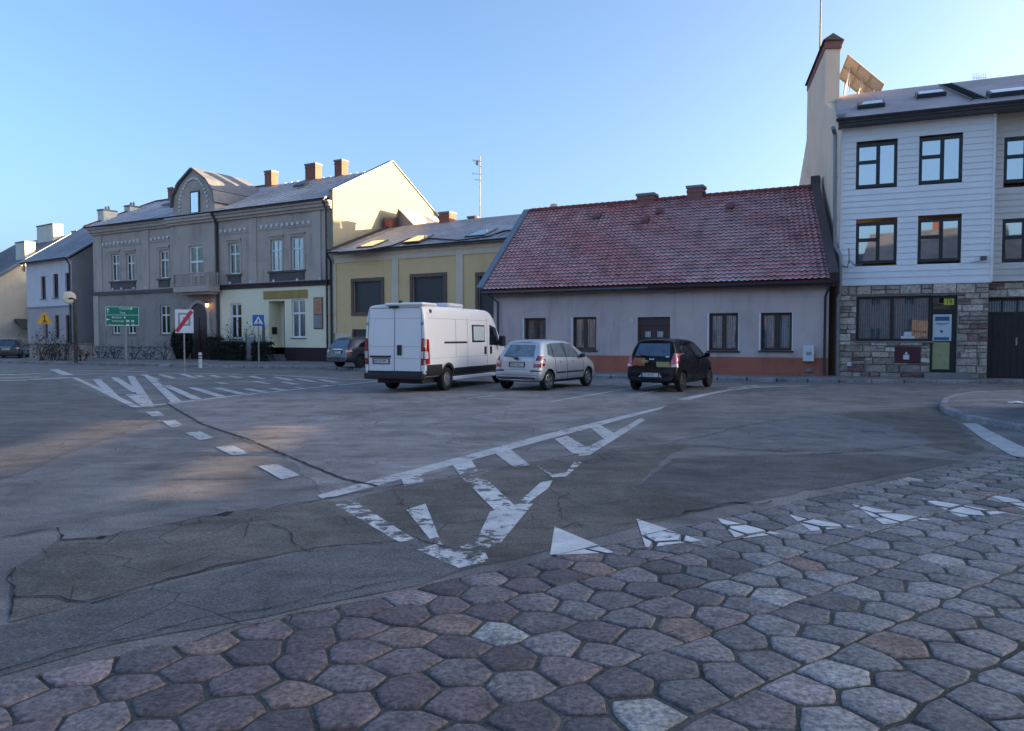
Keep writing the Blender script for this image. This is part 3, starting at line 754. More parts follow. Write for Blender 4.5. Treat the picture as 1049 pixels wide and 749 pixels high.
wall_grid(m, 0, bu0, zc, ZT, seg(hu, 0, bu0)); wall_grid(m, 0, bu0, 0, zc, seg(hl, 0, bu0), mi=2)
wall_grid(m, bu0, bu1, zc, ZT, [(hbal[0], hbal[1], max(hbal[2], zc + .02), hbal[3])], BY); wall_grid(m, bu0, bu1, 0, zc, [], BY, mi=2)
wall_grid(m, bu1, ln, zc, ZT, seg(hu, bu1, ln)); wall_grid(m, bu1, cu0, 0, zc, [])
m.add([(bu0, BY, 0), (bu0, 0, 0), (bu0, 0, ZT), (bu0, BY, ZT)]); m.add([(bu1, BY, 0), (bu1, BY, ZT), (bu1, 0, ZT), (bu1, 0, 0)])
yr, zr, yb_ = 5.58, 12.85, 11.2
m.add([(0, 11.2, 0), (0, 0, 0), (0, 0, ZT), (0, 5.58, 12.6), (0, 11.2, ZT)]); m.add([(ln, 11.2, 0), (0, 11.2, 0), (0, 11.2, ZT), (ln, 11.2, ZT)])
m.build('wall', ['b2', 'dark', 'b2low'], b.e)
m = MB(); wall_grid(m, cu0, ln, 0.95, zc, seg(hl, bu1, ln) + [hdoor[:2] + (0.95,) + hdoor[3:]], -0.02, rev=0.25, depth=1.0)
m.add([(cu0, -.02, .9), (cu0, 0, .9), (cu0, 0, zc), (cu0, -.02, zc)]); m.build('ground_floor_wall', ['b2cream', 'b2cream'], b.e)
m = MB(); m.box(cu0, hdoor[0], -.06, .2, 0, .95); m.box(hdoor[1], ln, -.06, .2, 0, .95); m.build('plinth', 'plinth_dark', b.e)
# gable wall, sunlit
g0 = b.loc(PD(339, 195, 45.0)); 
m = MB(); x = ln + .02
m.prism([(x, -.05, 0), (x, 11.25, 0), (x, 11.25, 10.15), (x, 5.6, 13.3), (x, -.05, 10.45)], (.3, 0, 0)); m.build('gable_wall', 'gable', b.e)
m = MB()
for (a, c) in (((x - .02, -.12, 10.42), (x - .02, 5.6, 13.3)), ((x - .02, 5.6, 13.3), (x - .02, 11.4, 10.1))):
    a, c = Vector(a), Vector(c); m.prism([a, a + Vector((.42, 0, 0)), c + Vector((.42, 0, 0)), c], (0, 0, .06))
m.build('gable_capping', 'flash', b.e)
rf = gable_roof(b, -.25, ln, -.5, 9.95, yr, zr, 11.5, 9.9, 'metalroof', .12)
kz = (zr - 9.95) / (yr + .5)
seams(b, bu1 + .5, ln - .1, .62, -.5, 9.95, yr, zr, 'metalroof', par=rf)
seams(b, -.2, bu0 - .1, 1.1, -.5, 9.95, yr, zr, 'metalroof', h=.03, par=rf)
m = MB(); m.tube([(-.25, yr, zr + .02), (bu1 - .8, yr, zr + .02)], .1, 8); m.tube([(-.25, -.5, 9.99), (-.25, yr, zr + .02)], .1, 8); m.tube([(-.25, yr, zr + .02), (-.25, 11.4, 9.98)], .1, 8)
m.build('ridge_tiles', 'redcap', rf)
m = MB()   # cornice profile
for (a, c, yo) in ((-.1, bu0, 0), (bu0 - .1, bu1 + .1, BY), (bu1, ln + .25, 0)):
    m.box(a, c, yo - .16, yo, ZT - .28, ZT - .12); m.box(a, c, yo - .3, yo, ZT - .12, ZT + .08)
    if c > ln: m.box(a, c, yo - .42, yo, ZT + .08, ZT + .2)
    else: m.box(a, c, yo - .40, yo, ZT + .08, ZT + .2)
m.build('cornice', 'b2trim', b.e)
gutter(b, -.3, ln + .2, -.56, 9.93, par=rf)
m = MB(); m.box(0, bu0 - .002, -.1, 0, zc - .1, zc + .16); m.box(bu0 - .05, bu1 + .05, BY - .1, BY, zc - .1, zc + .16); m.build('string_course', 'apron', b.e)
m = MB(); m.box(bu1 + .052, ln + .02, -.1, 0.01, zc - .1, zc + .22); m.box(bu1 + .052, ln + .02, -.15, -.1, zc + .12, zc + .2); m.build('string_course', 'bandbrown', b.e)
for px in (102, 150, 259.5, 325):                         # pilasters
    u = b.uz(px, 270)[0]; m = MB(); m.box(u - .35, u + .35, -.06, 0, zc + .17, ZT - .29); m.build('pilaster', 'b2trim', b.e)
m = MB(); m.box(.0, .6, -.06, 0, 0, zc - .11); m.build('corner_strip', 'b2trim', b.e)
for (x0, y0, x1, y1, n) in ((106, 250.8, 142, 246.8, 10), (155.4, 245.4, 176.5, 242.8, 6), (226.7, 237.4, 251.6, 234.7, 6), (268.3, 232.8, 316.8, 227.8, 10)):
    a, c = b.uz(x0, y0), b.uz(x1, y1); m = MB()
    m.box(min(a[0], c[0]) - .3, max(a[0], c[0]) + .3, -.05, 0, a[1] - .22, a[1] - .12, 1)
    for i in range(n):
        u = a[0] + (c[0] - a[0]) * i / (n - 1); z = a[1] + (c[1] - a[1]) * i / (n - 1); m.bbox(u - .115, u + .115, -.09, .01, z - .1, z + .12, .03)
    m.build('frieze', ['white', 'b2'], b.e)
for px, py in ((116, 296.5), (125, 296), (137.5, 295.5), (150, 294.8), (236, 290.2), (257, 289), (281, 288.2), (305, 287), (328, 285.8)):
    u, z = b.uz(px, py); m = MB(); m.bbox(u - .1, u + .1, -.1, 0, z - .1, z + .1, .04); m.build('wall_stud', 'white', b.e)
for h, cz in zip(hu, (1, 1, .5, .6, .5, 1)):
    window(b.e, h, 0, 'pvc', (.5,), (.66,), .09, cur='curtain_dim', sill=None, mw=.09, curz=cz)
for grp in ((hu[0], hu[1]), (hu[2],), (hu[3],), (hu[4], hu[5])):
    a, c = grp[0][0], grp[-1][1]; z = grp[0][2]; m = MB()
    m.box(a - .2, c + .2, -.12, .05, z - .12, z - .003); m.box(a - .1, c + .1, -.04, 0, z - .62, z - .121)
    for u in (a + .05, c - .05): m.prism([(u - .06, -.1, z - .13), (u - .06, -.041, z - .13), (u - .06, -.041, z - .45)], (.12, 0, 0))
    m.build('window_apron', 'apron', b.e)
    m = MB()
    for h in grp: m.box(h[0] - .18, h[1] + .18, -.13, .0, h[3] + .2, h[3] + .3); m.box(h[0] - .1, h[1] + .1, -.05, 0, h[3] + .06, h[3] + .199); m.box(h[0] - .14, h[0] - .003, -.03, 0, h[2], h[3] + .059); m.box(h[1] + .003, h[1] + .14, -.03, 0, h[2], h[3] + .059)
    m.build('window_hood', 'b2trim', b.e)
for h in hl[:3]: window(b.e, h, 0, 'pvc', (.5,), (.66,), .09, cur='curtain_dim', sill='concrete', mw=.09)
for h, cu in zip(hl[3:], ('curtain', 'curtain')): window(b.e, h, -.02, 'pvc', (.5,), (.64,), .1, cur=cu, sill='concrete', mw=.12, curz=.98, set_=.1)
window(b.e, hbal, BY, 'pvc', (.5,), (.62, .3), .12, cur='curtain', mw=.13)
# balcony
sl = b.rect(177.7, 294.5, 213.6, 298.5, BY - .9); rt = b.uz(195, 280, BY - .9)[1]
m = MB(); m.bbox(sl[0], sl[1], BY - .95, BY, sl[2], sl[3], .03); m.box(sl[0] + .2, sl[1] - .2, BY - .7, BY, sl[2] - .14, sl[2] - .003)
bl_ = m.build('balcony', 'b2trim', b.e)
m = MB()
for (p, q) in (((sl[0] + .06, BY - .88), (sl[1] - .06, BY - .88)), ((sl[0] + .06, BY - .88), (sl[0] + .06, BY)), ((sl[1] - .06, BY - .88), (sl[1] - .06, BY))):
    a, c = Vector((*p, 0)), Vector((*q, 0)); n = max(2, int((c - a).length / .13))
    m.tube([a + Vector((0, 0, rt)), c + Vector((0, 0, rt))], .045, 6); m.tube([a + Vector((0, 0, sl[3] + .1)), c + Vector((0, 0, sl[3] + .1))], .03, 6)
    for i in range(n + 1):
        v = a.lerp(c, i / n); m.tube([(v.x, v.y, sl[3]), (v.x, v.y, rt)], .028 if i % 5 else .05, 5)
m.build('railing', 'b2trim', bl_)
# arched gable over the bay
uc, za = b.uz(197.4, 173.3, BY); ub = bu1 + .1; half = max(uc - b.uz(178, 221, BY)[0], b.uz(220.5, 217, BY)[0] - uc)
zs1 = b.uz(178, 213, BY)[1]; ush = uc - b.uz(184, 188.7, BY)[0]; zs2 = b.uz(184, 188.7, BY)[1]
outl = [(-half, ZT + .2), (-half, zs1), (-half * .93, zs1 + (zs2 - zs1) * .5), (-ush, zs2), (0, za), (ush, zs2), (half * .93, zs1 + (zs2 - zs1) * .5), (half, zs1), (half, ZT + .2)]
m = MB(); hw = b.rect(196.2, 197.8, 204, 217.5, BY)
m.prism([(uc + x * .97, BY + .02, z if z > ZT + .3 else z) for x, z in outl], (0, 4.6, 0), cap=True)
gb = m.build('street_gable', 'b2', b.e)
m = MB()
o2 = outl[1:-1]
for i in range(len(o2) - 1):
    p, q = o2[i], o2[i + 1]
    a = Vector((uc + p[0], BY - .18, p[1])); c = Vector((uc + q[0], BY - .18, q[1])); nn = Vector((-(q[1] - p[1]), 0, q[0] - p[0])).normalized()
    m.prism([a, c, c + nn * .12, a + nn * .12], (0, 4.6, 0), mi=0)
m.build('gable_roof', 'rooffar', gb)
m = MB()
arc = [(-half * .66, zs1 - .25), (-half * .64, zs1 + .5), (-ush * .72, zs2 - .35), (-ush * .40, zs2 + .12), (0, za - .62), (ush * .40, zs2 + .12), (ush * .72, zs2 - .35), (half * .64, zs1 + .5), (half * .68, zs1 - .6)]
tot = []
for i in range(len(arc) - 1):
    for k in range(3):
        t = k / 3; tot.append((arc[i][0] + (arc[i + 1][0] - arc[i][0]) * t, arc[i][1] + (arc[i + 1][1] - arc[i][1]) * t))
for x_, z_ in tot + [arc[-1]]: m.bbox(uc + x_ - .085, uc + x_ + .085, BY - .06, BY + .02, z_ - .085, z_ + .085, .025)
m.build('gable_studs', 'white', gb)
m = MB(); m.box(hw[0] - .1, hw[1] + .1, BY - .05, BY + .01, hw[2] - .1, hw[3] + .1); m.build('window_surround', 'black', gb)
m = MB(); m.box(hw[0] + .02, hw[1] - .02, BY - .065, BY - .052, hw[2] + .02, hw[3] - .02); m.build('gable_window', 'glass_mirror', gb)
# portal
pc = (hport[0] + hport[1]) / 2; pr = (hport[1] - hport[0]) / 2; zp = hport[3] - pr
pts = [(hport[0], hport[2])] + [(pc - pr * cos(pi * k / 12), zp + pr * sin(pi * k / 12)) for k in range(13)] + [(hport[1], hport[2])]
m = MB(); m.prism([(x_, BY - .03, z_) for x_, z_ in pts], (0, .02, 0)); m.build('portal_door', 'doorpurple', b.e)
m = MB()
for i in range(len(pts) - 1):
    (x0, z0), (x1, z1) = pts[i], pts[i + 1]; k0 = Vector((x0 - pc, 0, z0 - zp)); k1 = Vector((x1 - pc, 0, z1 - zp))
    e0 = Vector((x0 + (-.22 if i == 0 else k0.normalized().x * .22), BY - .1, z0 + (0 if i == 0 else k0.normalized().z * .22)))
    e1 = Vector((x1 + (.22 if i == len(pts) - 2 else k1.normalized().x * .22), BY - .1, z1 + (0 if i == len(pts) - 2 else k1.normalized().z * .22)))
    m.prism([(x0, BY - .1, z0), (x1, BY - .1, z1), e1, e0], (0, .1, 0))
m.build('portal_surround', 'b2trim', b.e)
m = MB(); m.box(pc - .03, pc + .03, BY - .06, BY - .031, .12, zp); m.box(hport[0], hport[1], BY - .07, BY - .031, zp - .05, zp + .05); m.build('portal_rails', 'doorwood', b.e)
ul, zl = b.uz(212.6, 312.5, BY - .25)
m = MB(); m.lathe([(.0, .16), (.12, .08), (.09, -.12), (.0, -.16)], n=10, o=(ul, BY - .28, zl)); lp = m.build('added_glow_lantern', 'glow_spot', b.e)  # lantern shape added to carry the orange reflected-sun glow
m = MB(); m.lathe([(.0, .24), (.16, .1), (.15, .09), (0, .2)], n=10, o=(ul, BY - .28, zl)); m.tube([(ul, BY, zl + .2), (ul, BY - .28, zl + .22)], .02, 6); m.build('added_lantern_bracket', 'iron', lp)
# doorway, boards
m = MB(); d0 = hdoor; m.box(d0[0] + (d0[1] - d0[0]) * .58, d0[1], .5, .58, d0[2], d0[3] - .02); m.build('door', 'black', b.e)
m = MB(); m.box(d0[0] - .25, d0[1] + .15, -.55, .0, 0, .28); m.box(d0[0], d0[1], -.2, .9, .281, .5); m.build('door_step', 'concrete', b.e)
m = MB(); u, z = b.uz(284, 339); m.bbox(d0[0] + .02, d0[0] + .1, .2, .6, z - .2, z + .25, .01); m.build('letter_box', 'black', b.e)
r = b.rect(270.5, 298.5, 315.4, 305.2); m = MB(); m.bbox(r[0], r[1], -.075, -.021, r[2], r[3], .01); m.build('name_board', 'ochresign', b.e)
r = b.rect(321.8, 304.8, 331.4, 337); m = MB(); m.bbox(r[0], r[1], -.08, -.022, r[2], r[3], .01); nb = m.build('notice_board', 'woodframe', b.e)
m = MB(); zm = r[2] + (r[3] - r[2]) * .45; m.box(r[0] + .05, r[1] - .05, -.09, -.081, zm + .03, r[3] - .06); m.build('notice_panel', 'signpeach', nb)
m = MB(); m.box(r[0] + .05, r[1] - .05, -.09, -.081, r[2] + .06, zm - .02); m.build('notice_panel', 'b1side', nb)
# pipes, chimneys
u = b.uz(224.5, 300)[0]; pipe(b, [(u, BY - .3, 9.85), (u, -.12, 9.2), (u, -.12, .15)], .07)
u = ln - .12; pipe(b, [(u, -.5, 9.85), (u, -.17, 9.3), (u, -.17, .15)], .06, 'pipebrown')
def ridge_u(px): 
    p = on_plane(px, 190, b.p0 + b.n * yr, b.n); return (p - b.p0).dot(b.d)
def zat(px, py, y): return b.uz(px, py, y)[1]
for x0, x1, yt in ((274.5, 287, 176), (316, 332, 169), (346, 359, 165)):
    ua, uc_ = ridge_u(x0), ridge_u(x1 - 5.5); chimney(b.e, (ua + uc_) / 2, yr, zr - .3, zat(x0, yt, yr), (uc_ - ua), .62)
ua = ridge_u(175); chimney(b.e, ua + .4, yr + .3, zr - .3, zat(172, 193.5, yr), .75, 1.2, pots=2)
chimney(b.e, -.15, 1.3, 9.5, zat(102, 216.5, 1.3), .75, 1.1, 'whitewall', pots=2); chimney(b.e, -.15, 3.4, 10, zat(121, 212.5, 3.2), .7, .9, 'whitewall', pots=2)
p = b.slope(308, 193, 9.95, -.5, kz); m = MB(); m.prism([p + Vector((-.5, -.2, .05)), p + Vector((.5, -.2, .05)), p + Vector((.5, .3, .3)), p + Vector((-.5, .3, .3))], (0, 0, .15)); m.build('roof_hatch', 'black', rf)
p = b.slope(172, 212, 9.95, -.5, kz); m = MB(); m.prism([p + Vector((-.5, -.2, .05)), p + Vector((.5, -.2, .05)), p + Vector((.5, .3, .3)), p + Vector((-.5, .3, .3))], (0, 0, .12)); m.build('roof_hatch', 'black', rf)

# ================================================================== ochre house
b = B3 = Bld('ochre_house', 'low ochre house with shuttered windows and a frosted grey roof with skylights', 'house', (-10.62, 44.45), (0.55, 37.75))
ln = b.len; ze = b.uz(420, 255)[1]; YR = 5.0; zr3 = 8.75
wn = [b.rect(362.5, 289, 391, 319.5), b.rect(423, 284.5, 455, 322), b.rect(490.5, 283, 521, 322)]
wl = b.rect(360.6, 337.5, 376, 365)
m = MB(); wall_grid(m, 0, ln, 1.0, ze, wn + [(wl[0], wl[1], 1.0, wl[3])]); shell(m, 0, ln, 0, 9.5, ze, gl=(YR, zr3 - .2), gr=(YR, zr3 - .2)); m.build('wall', ['ochre', 'dark'], b.e)
zpl = b.uz(345, 341.5)[1]
m = MB()
for (a, c) in ((0, wl[0]), (wl[1], ln)): m.box(a, c, -.05, .1, 0.4, zpl)
m.build('plinth', 'beige', b.e)
m = MB(); m.box(0, wl[0], -.06, .1, 0, .4); m.box(wl[1], ln, -.06, .1, 0, .4); m.build('base_course', 'bandbrown', b.e)
zf = b.uz(430, 264)[1]
m = MB(); m.box(-.0, ln, -.06, 0, zf, ze)
m.box(0, ln, -.12, -.06, ze - .22, ze)
m.build('frieze', 'beige', b.e)
for px in (342, 405.4, 471.3): u = b.uz(px, 300)[0]; m = MB(); m.box(u - .22, u + .22, -.06, 0, zpl + .001, zf - .001); m.build('pilaster', 'beige', b.e)
for i, h in enumerate(wn):
    a, c, d0, d1 = h; t = .2
    m = MB(); m.box(a - t, a, -.05, .02, d0 - t, d1 + t); m.box(c, c + t, -.05, .02, d0 - t, d1 + t); m.box(a, c, -.05, .02, d1, d1 + t); m.box(a, c, -.05, .02, d0 - t, d0)
    w = m.build('window', 'woodframe', b.e)
    m = MB(); n = 26
    for k in range(n): z0 = d0 + (d1 - d0) * k / n; z1 = d0 + (d1 - d0) * (k + .9) / n; m.box(a + .001, c - .001, .1, .13 + .01 * (k % 2), z0, z1)
    m.build('roller_shutter', 'shutter', w)
m = MB(); m.box(wl[0] + .02, wl[1] - .02, .12, .18, .12, wl[3] - .02); m.build('cellar_door', 'black', b.e)
rf = gable_roof(b, -.1, ln, -.45, ze + .12, YR, zr3, 9.9, ze + .1, 'roofb3', .14); k3 = (zr3 - ze - .12) / (YR + .45)
seams(b, 0, ln, .55, -.45, ze + .12, YR, zr3, 'roofb3', .03, par=rf)
q = lambda px, py, dz=0: b.slope(px, py, ze + .12 + dz, -.45, k3)
# raised upper sheet of the roof with its stepped dark edge
st = [(345, 258), (376, 255.5), (402, 251), (420, 243.5), (440, 243.5), (470, 245.5), (500, 241.5), (516, 236), (535, 234)]
lowu = sorted([q(x, y, .09) for x, y in st], key=lambda v: v.x); top = [Vector((v.x, YR, zr3 + .06)) for v in lowu]
m = MB()
for i in range(len(lowu) - 1):
    m.add([lowu[i], lowu[i + 1], top[i + 1], top[i]], 0)
    dn = Vector((0, 0, -.16)); m.add([lowu[i] + dn + Vector((0, .02, 0)), lowu[i + 1] + dn + Vector((0, .02, 0)), lowu[i + 1], lowu[i]], 1)
m.build('upper_roof_sheet', ['roofb3', 'black'], rf)
for (x0, x1, y0, y1) in ((372, 392, 248, 254), (421, 436, 242.5, 249.5), (484, 503, 236, 243.5)):
    c = q((x0 + x1) / 2, (y0 + y1) / 2, .05); w, l = .62, .75; d = Vector((0, 1, k3)).normalized(); nn = Vector((0, -d.z, d.y)); X = Vector((1, 0, 0))
    f = MB(); f.prism([c - X * w - d * l, c + X * w - d * l, c + X * w + d * l, c - X * w + d * l], nn * .1); sk = f.build('skylight', 'black', rf)
    f = MB(); f.prism([c - X * (w - .1) - d * (l - .1) + nn * .102, c + X * (w - .1) - d * (l - .1) + nn * .102, c + X * (w - .1) + d * (l - .1) + nn * .102, c - X * (w - .1) + d * (l - .1) + nn * .102], nn * .008); f.build('pane', 'glass_mirror', sk)
m = MB(); m.prism([(-.12, -.5, ze + .16), (.06, -.5, ze + .16), (.06, YR, zr3 + .06), (-.12, YR, zr3 + .06)], (0, 0, .1)); m.build('verge_cap', 'bandbrown', rf)
gutter(b, -.15, ln, -.52, ze + .1, par=rf)
u = b.uz(341, 300)[0]; pipe(b, [(u, -.5, ze + .05), (u, -.14, ze - .4), (u, -.14, .15)], .065, 'pipebrown')
r = [b.uz(x, 222, YR)[0] for x in (453, 463.5, 476, 483, 396, 403)]
z_ = lambda px, py, y=YR: b.uz(px, py, y)[1]
chimney(b.e, (r[0] + r[1]) / 2, YR, zr3 - .4, z_(455, 218), r[1] - r[0], .7); chimney(b.e, (r[2] + r[3]) / 2, YR + .6, zr3 - .4, z_(480, 220.5), r[3] - r[2], .5)
chimney(b.e, (r[4] + r[5]) / 2, YR + .1, zr3 - .6, z_(400, 222.5), r[5] - r[4], .6)
# rear dormer
YD = YR + .5; a = b.uz(404, 234, YD); ap = b.uz(410.6, 215.6, YD); c = b.uz(426.5, 232, YD)
m = MB(); m.prism([(a[0], YD, zr3 - .6), (c[0] + .1, YD, zr3 - .6), (c[0] + .1, YD, zr3 - .1), (ap[0], YD, ap[1]), (a[0], YD, zr3 - .1)], (0, 3.2, 0)); dm = m.build('dormer', 'b1side', b.e)
m = MB(); hgt = ap[1] - zr3 + .1
m.prism([(a[0] - .15, YD - .25, zr3 - .2), (ap[0], YD - .25, ap[1] + .02), (ap[0], YD - .25, ap[1] + .12), (a[0] - .15, YD - .25, zr3 - .1)], (0, 4, 0))
m.prism([(ap[0], YD - .25, ap[1] + .02), (c[0] + .3, YD - .25, zr3 - .25), (c[0] + .3, YD - .25, zr3 - .15), (ap[0], YD - .25, ap[1] + .12)], (0, 4, 0)); m.build('dormer_roof', 'beige', dm)

# ================================================================== long low house with the red roof
b = B4 = Bld('red_roofed_house', 'long single storey mauve grey house under a frosted red tiled roof', 'house', (-.85, 34.45), (11.98, 28.0))
ln = b.len; ze4 = 3.72
w4 = [b.rect(536.7, 326, 559, 358.5), b.rect(586.7, 325, 610.7, 358.7), b.rect(726.3, 321, 756, 359.4), b.rect(779.4, 320.6, 811, 359.2)]
d4 = b.rect(653, 325, 686, 385); d4 = (d4[0], d4[1], .14, d4[3])
zp4 = b.uz(733, 365.5)[1]
SD = b.loc(Vector((11.98 + .21 * 9, 28 + .98 * 9, 0)))        # skewed right boundary
m = MB(); wall_grid(m, 0, ln, zp4, ze4, w4 + [(d4[0], d4[1], zp4, d4[3])], rev=.22)
m.add([(0, 9.2, 0), (0, 0, 0), (0, 0, ze4), (0, 4.7, 8.0), (0, 9.2, ze4)]); m.add([(ln, 0, 0), (SD.x, 9.2, 0), (SD.x, 9.2, ze4), ((ln + SD.x) / 2, 4.7, 8.0), (ln, 0, ze4)])
m.add([(SD.x, 9.2, 0), (0, 9.2, 0), (0, 9.2, ze4), (SD.x, 9.2, ze4)]); m.build('wall', ['b4', 'dark'], b.e)
m = MB(); m.box(-.02, d4[0], -.035, .1, 0, zp4); m.box(d4[1], ln, -.035, .1, 0, zp4); m.build('plinth', 'terra', b.e)
for i, h in enumerate(w4):
    wo = window(b.e, h, 0, 'wood', (.5,), (), .1, cur='curtain' if i > 1 else 'curtain_dim', sill='wood', mw=.17, set_=.15)
    m = MB(); m.box(h[0] - .055, h[0] - .002, -.012, .14, h[2], h[3]); m.build('reveal', 'pvc', wo)
    if i > 1: m = MB(); m.box(h[1] + .002, h[1] + .03, -.012, .14, h[2], h[3]); m.build('reveal', 'pvc', wo)
m = MB(); m.box(d4[0], d4[0] + .1, .12, .2, d4[2], d4[3]); m.box(d4[1] - .1, d4[1], .12, .2, d4[2], d4[3]); m.box(d4[0] + .1, d4[1] - .1, .12, .2, d4[3] - .35, d4[3]); m.box(d4[0] + .1, d4[1] - .1, .15, .19, d4[2], d4[3] - .352)
dd = m.build('door', 'doorwood', b.e)
m = MB()
for t in (.3, .68):
    u = d4[0] + (d4[1] - d4[0]) * t; m.bbox(u - .12, u + .12, .13, .151, d4[3] - .85, d4[3] - .6, .01)
m.build('door_light', 'curtain', dd)
m = MB(); m.box(d4[0] - .1, d4[1] + .1, -.3, .1, 0.1, .2); m.build('door_step', 'concrete', b.e)
m = MB(); u, z = b.uz(648, 328); m.bbox(u - .05, u + .05, -.03, 0, z - .08, z + .08, .01); m.build('house_number_plate', 'white', b.e)
# tiled roof
zr4 = 8.15; YR4 = 4.75
E0, E1 = Vector((-.35, -.42, 3.78)), Vector((ln + .05, -.42, 3.78))
Rr = b.loc(PD(827, 196, 32.6)); Rl = b.loc(PD(544, 217.5, 39.0))
R0 = Vector((Rl.x, YR4, zr4)); R1 = Vector((Rr.x + .15, YR4, zr4))
rows = 27; cols = 66
m = MB(); nrm = Vector((0, -(zr4 - 3.78), YR4 + .42)).normalized()
def tp(a, t): lo_ = E0.lerp(E1, a); hi_ = R0.lerp(R1, a); return lo_.lerp(hi_, t)
sub = 6
frn = lambda u, r: sin(u * .9 + r * .31) * .5 + sin(u * 2.3 - r * .8 + 1) * .3 + sin(u * .37 + 2) * .6
for r in range(rows):
    t0, t1 = r / rows, (r + 1) / rows
    t1b = t1 + .35 / rows
    for cidx in range(cols):
        jit = rng.uniform(-.006, .006); k = rng.uniform(.85, 1.15); dull = rng.uniform(-.25, .25)
        u_ = cidx / cols
        for s_ in range(sub):
            a0, a1 = (cidx + s_ / sub) / cols, (cidx + (s_ + 1) / sub) / cols
            hgt = lambda a: .038 * max(0, sin(((a * cols) % 1.0) * 2 * pi)) - .012 * max(0, -sin(((a * cols) % 1.0) * 2 * pi))
            def P(a, t, lift): return tp(a, t) + nrm * (hgt(a) + lift + jit)
            pa, pb = P(a0, t0, .045), P(a1, t0, .045); ptm = .3; pm0, pm1 = P(a0, t0 + ptm / rows, .045 - .013), P(a1, t0 + ptm / rows, .045 - .013); pc, pd = P(a1, min(1, t1), .008), P(a0, min(1, t1), .008)
            f = frn(u_ * 22, r * 1.3) + dull; edge_f = max(.1, min(.85, .62 + .14 * f - .25 * (r / rows > .88))) ; body_f = max(.04, min(.4, .2 + .08 * f))
            red = (.46 * k, .105 * k, .088 * k); fr = (.62, .56, .56)
            mx = lambda w: [red[i] * (1 - w) + fr[i] * w for i in range(3)]
            m.add([pa, pb, pm1, pm0], 0, mx(edge_f)); m.add([pm0, pm1, pc, pd], 0, mx(body_f))
            m.add([P(a0, t0, -.01), P(a1, t0, -.01), pb, pa], 0, (.035, .012, .012))
rf = m.build('roof', 'tiles', b.e)
m = MB(); m.prism([E0 - nrm * .05, E1 - nrm * .05, R1 - nrm * .05, R0 - nrm * .05], -nrm * .1)
m.prism([R0 - nrm * .05, R1 - nrm * .05, (SD.x, 9.6, 3.7), (-.35, 9.6, 3.7)], (0, -.08, -.12)); m.build('roof_deck', 'redcap', rf)
m = MB()
n = 44
for i in range(n): 
    a, c = R0.lerp(R1, i / n), R0.lerp(R1, (i + 1.06) / n); m.tube([a + Vector((0, 0, .035)), c + Vector((0, 0, .05))], [.11, .125], 8)
m.build('ridge_tiles', 'redcap', rf)
m = MB(); w_ = Vector((-.3, 0, 0)); m.prism([E0 + w_ + nrm * .02, E0 + nrm * .02, R0 + nrm * .02, R0 + w_ + nrm * .02], nrm * .13); m.build('verge_flashing', 'flash', rf)
m = MB(); w_ = Vector((.32, 0, 0)); m.prism([E1 + nrm * -.15 + Vector((0, -.1, 0)), E1 + w_ - nrm * .15 + Vector((0, -.1, 0)), R1 + w_ + nrm * -.15, R1 - nrm * .15], nrm * .42)
m.box(R1.x - .02, R1.x + .34, R1.y - .2, R1.y + .35, zr4 - .1, zr4 + .48); m.build('verge_parapet', 'flashbrown', rf)
m = MB(); m.box(-.3, ln + .2, -.4, 0, 3.52, 3.62); m.box(-.3, ln + .2, -.42, -.38, 3.5, 3.7); m.build('eaves_board', 'wood', b.e)
gutter(b, -.35, ln * .52, -.5, 3.68, 'gutterlight', par=rf); gutter(b, ln * .52 + .01, ln + .2, -.5, 3.66, 'gutter', par=rf)
u = .28; pipe(b, [(-.1, -.5, 3.6), (u, -.12, 3.2), (u, -.12, .15)], .05); pipe(b, [(ln + .05, -.5, 3.6), (ln - .12, -.12, 3.1), (ln - .12, -.12, .15)], .05)
for x0, x1, yt in ((654, 671, 199.5), (705, 720.5, 191.5)):
    ua, uc_ = b.uz(x0, 205, YR4)[0], b.uz(x1, 205, YR4)[0]; chimney(b.e, (ua + uc_) / 2, YR4 + .1, zr4 - .3, b.uz(x0, yt, YR4)[1], uc_ - ua, .7, 'brickdull')
ua = b.uz(570, 212, YR4 + 1)[0]; m = MB(); m.lathe([(.0, .42), (.2, .34), (.22, .2), (.12, .18), (.12, -.6)], n=12, o=(ua, YR4 + .7, zr4 + .05)); m.build('roof_vent', 'beige', rf)
k4 = (zr4 - 3.78) / (YR4 + .42)
for px, py in ((612, 223.5), (675, 218.5), (748, 213), (661, 227.5)):
    p = b.slope(px, py, 3.86, -.42, k4); m = MB(); m.prism([p + Vector((-.16, -.12, -.02)), p + Vector((.16, -.12, -.02)), p + Vector((.12, .25, .22)), p + Vector((-.12, .25, .22))], (0, 0, .1)); m.build('vent_tile', 'tilevent', rf)

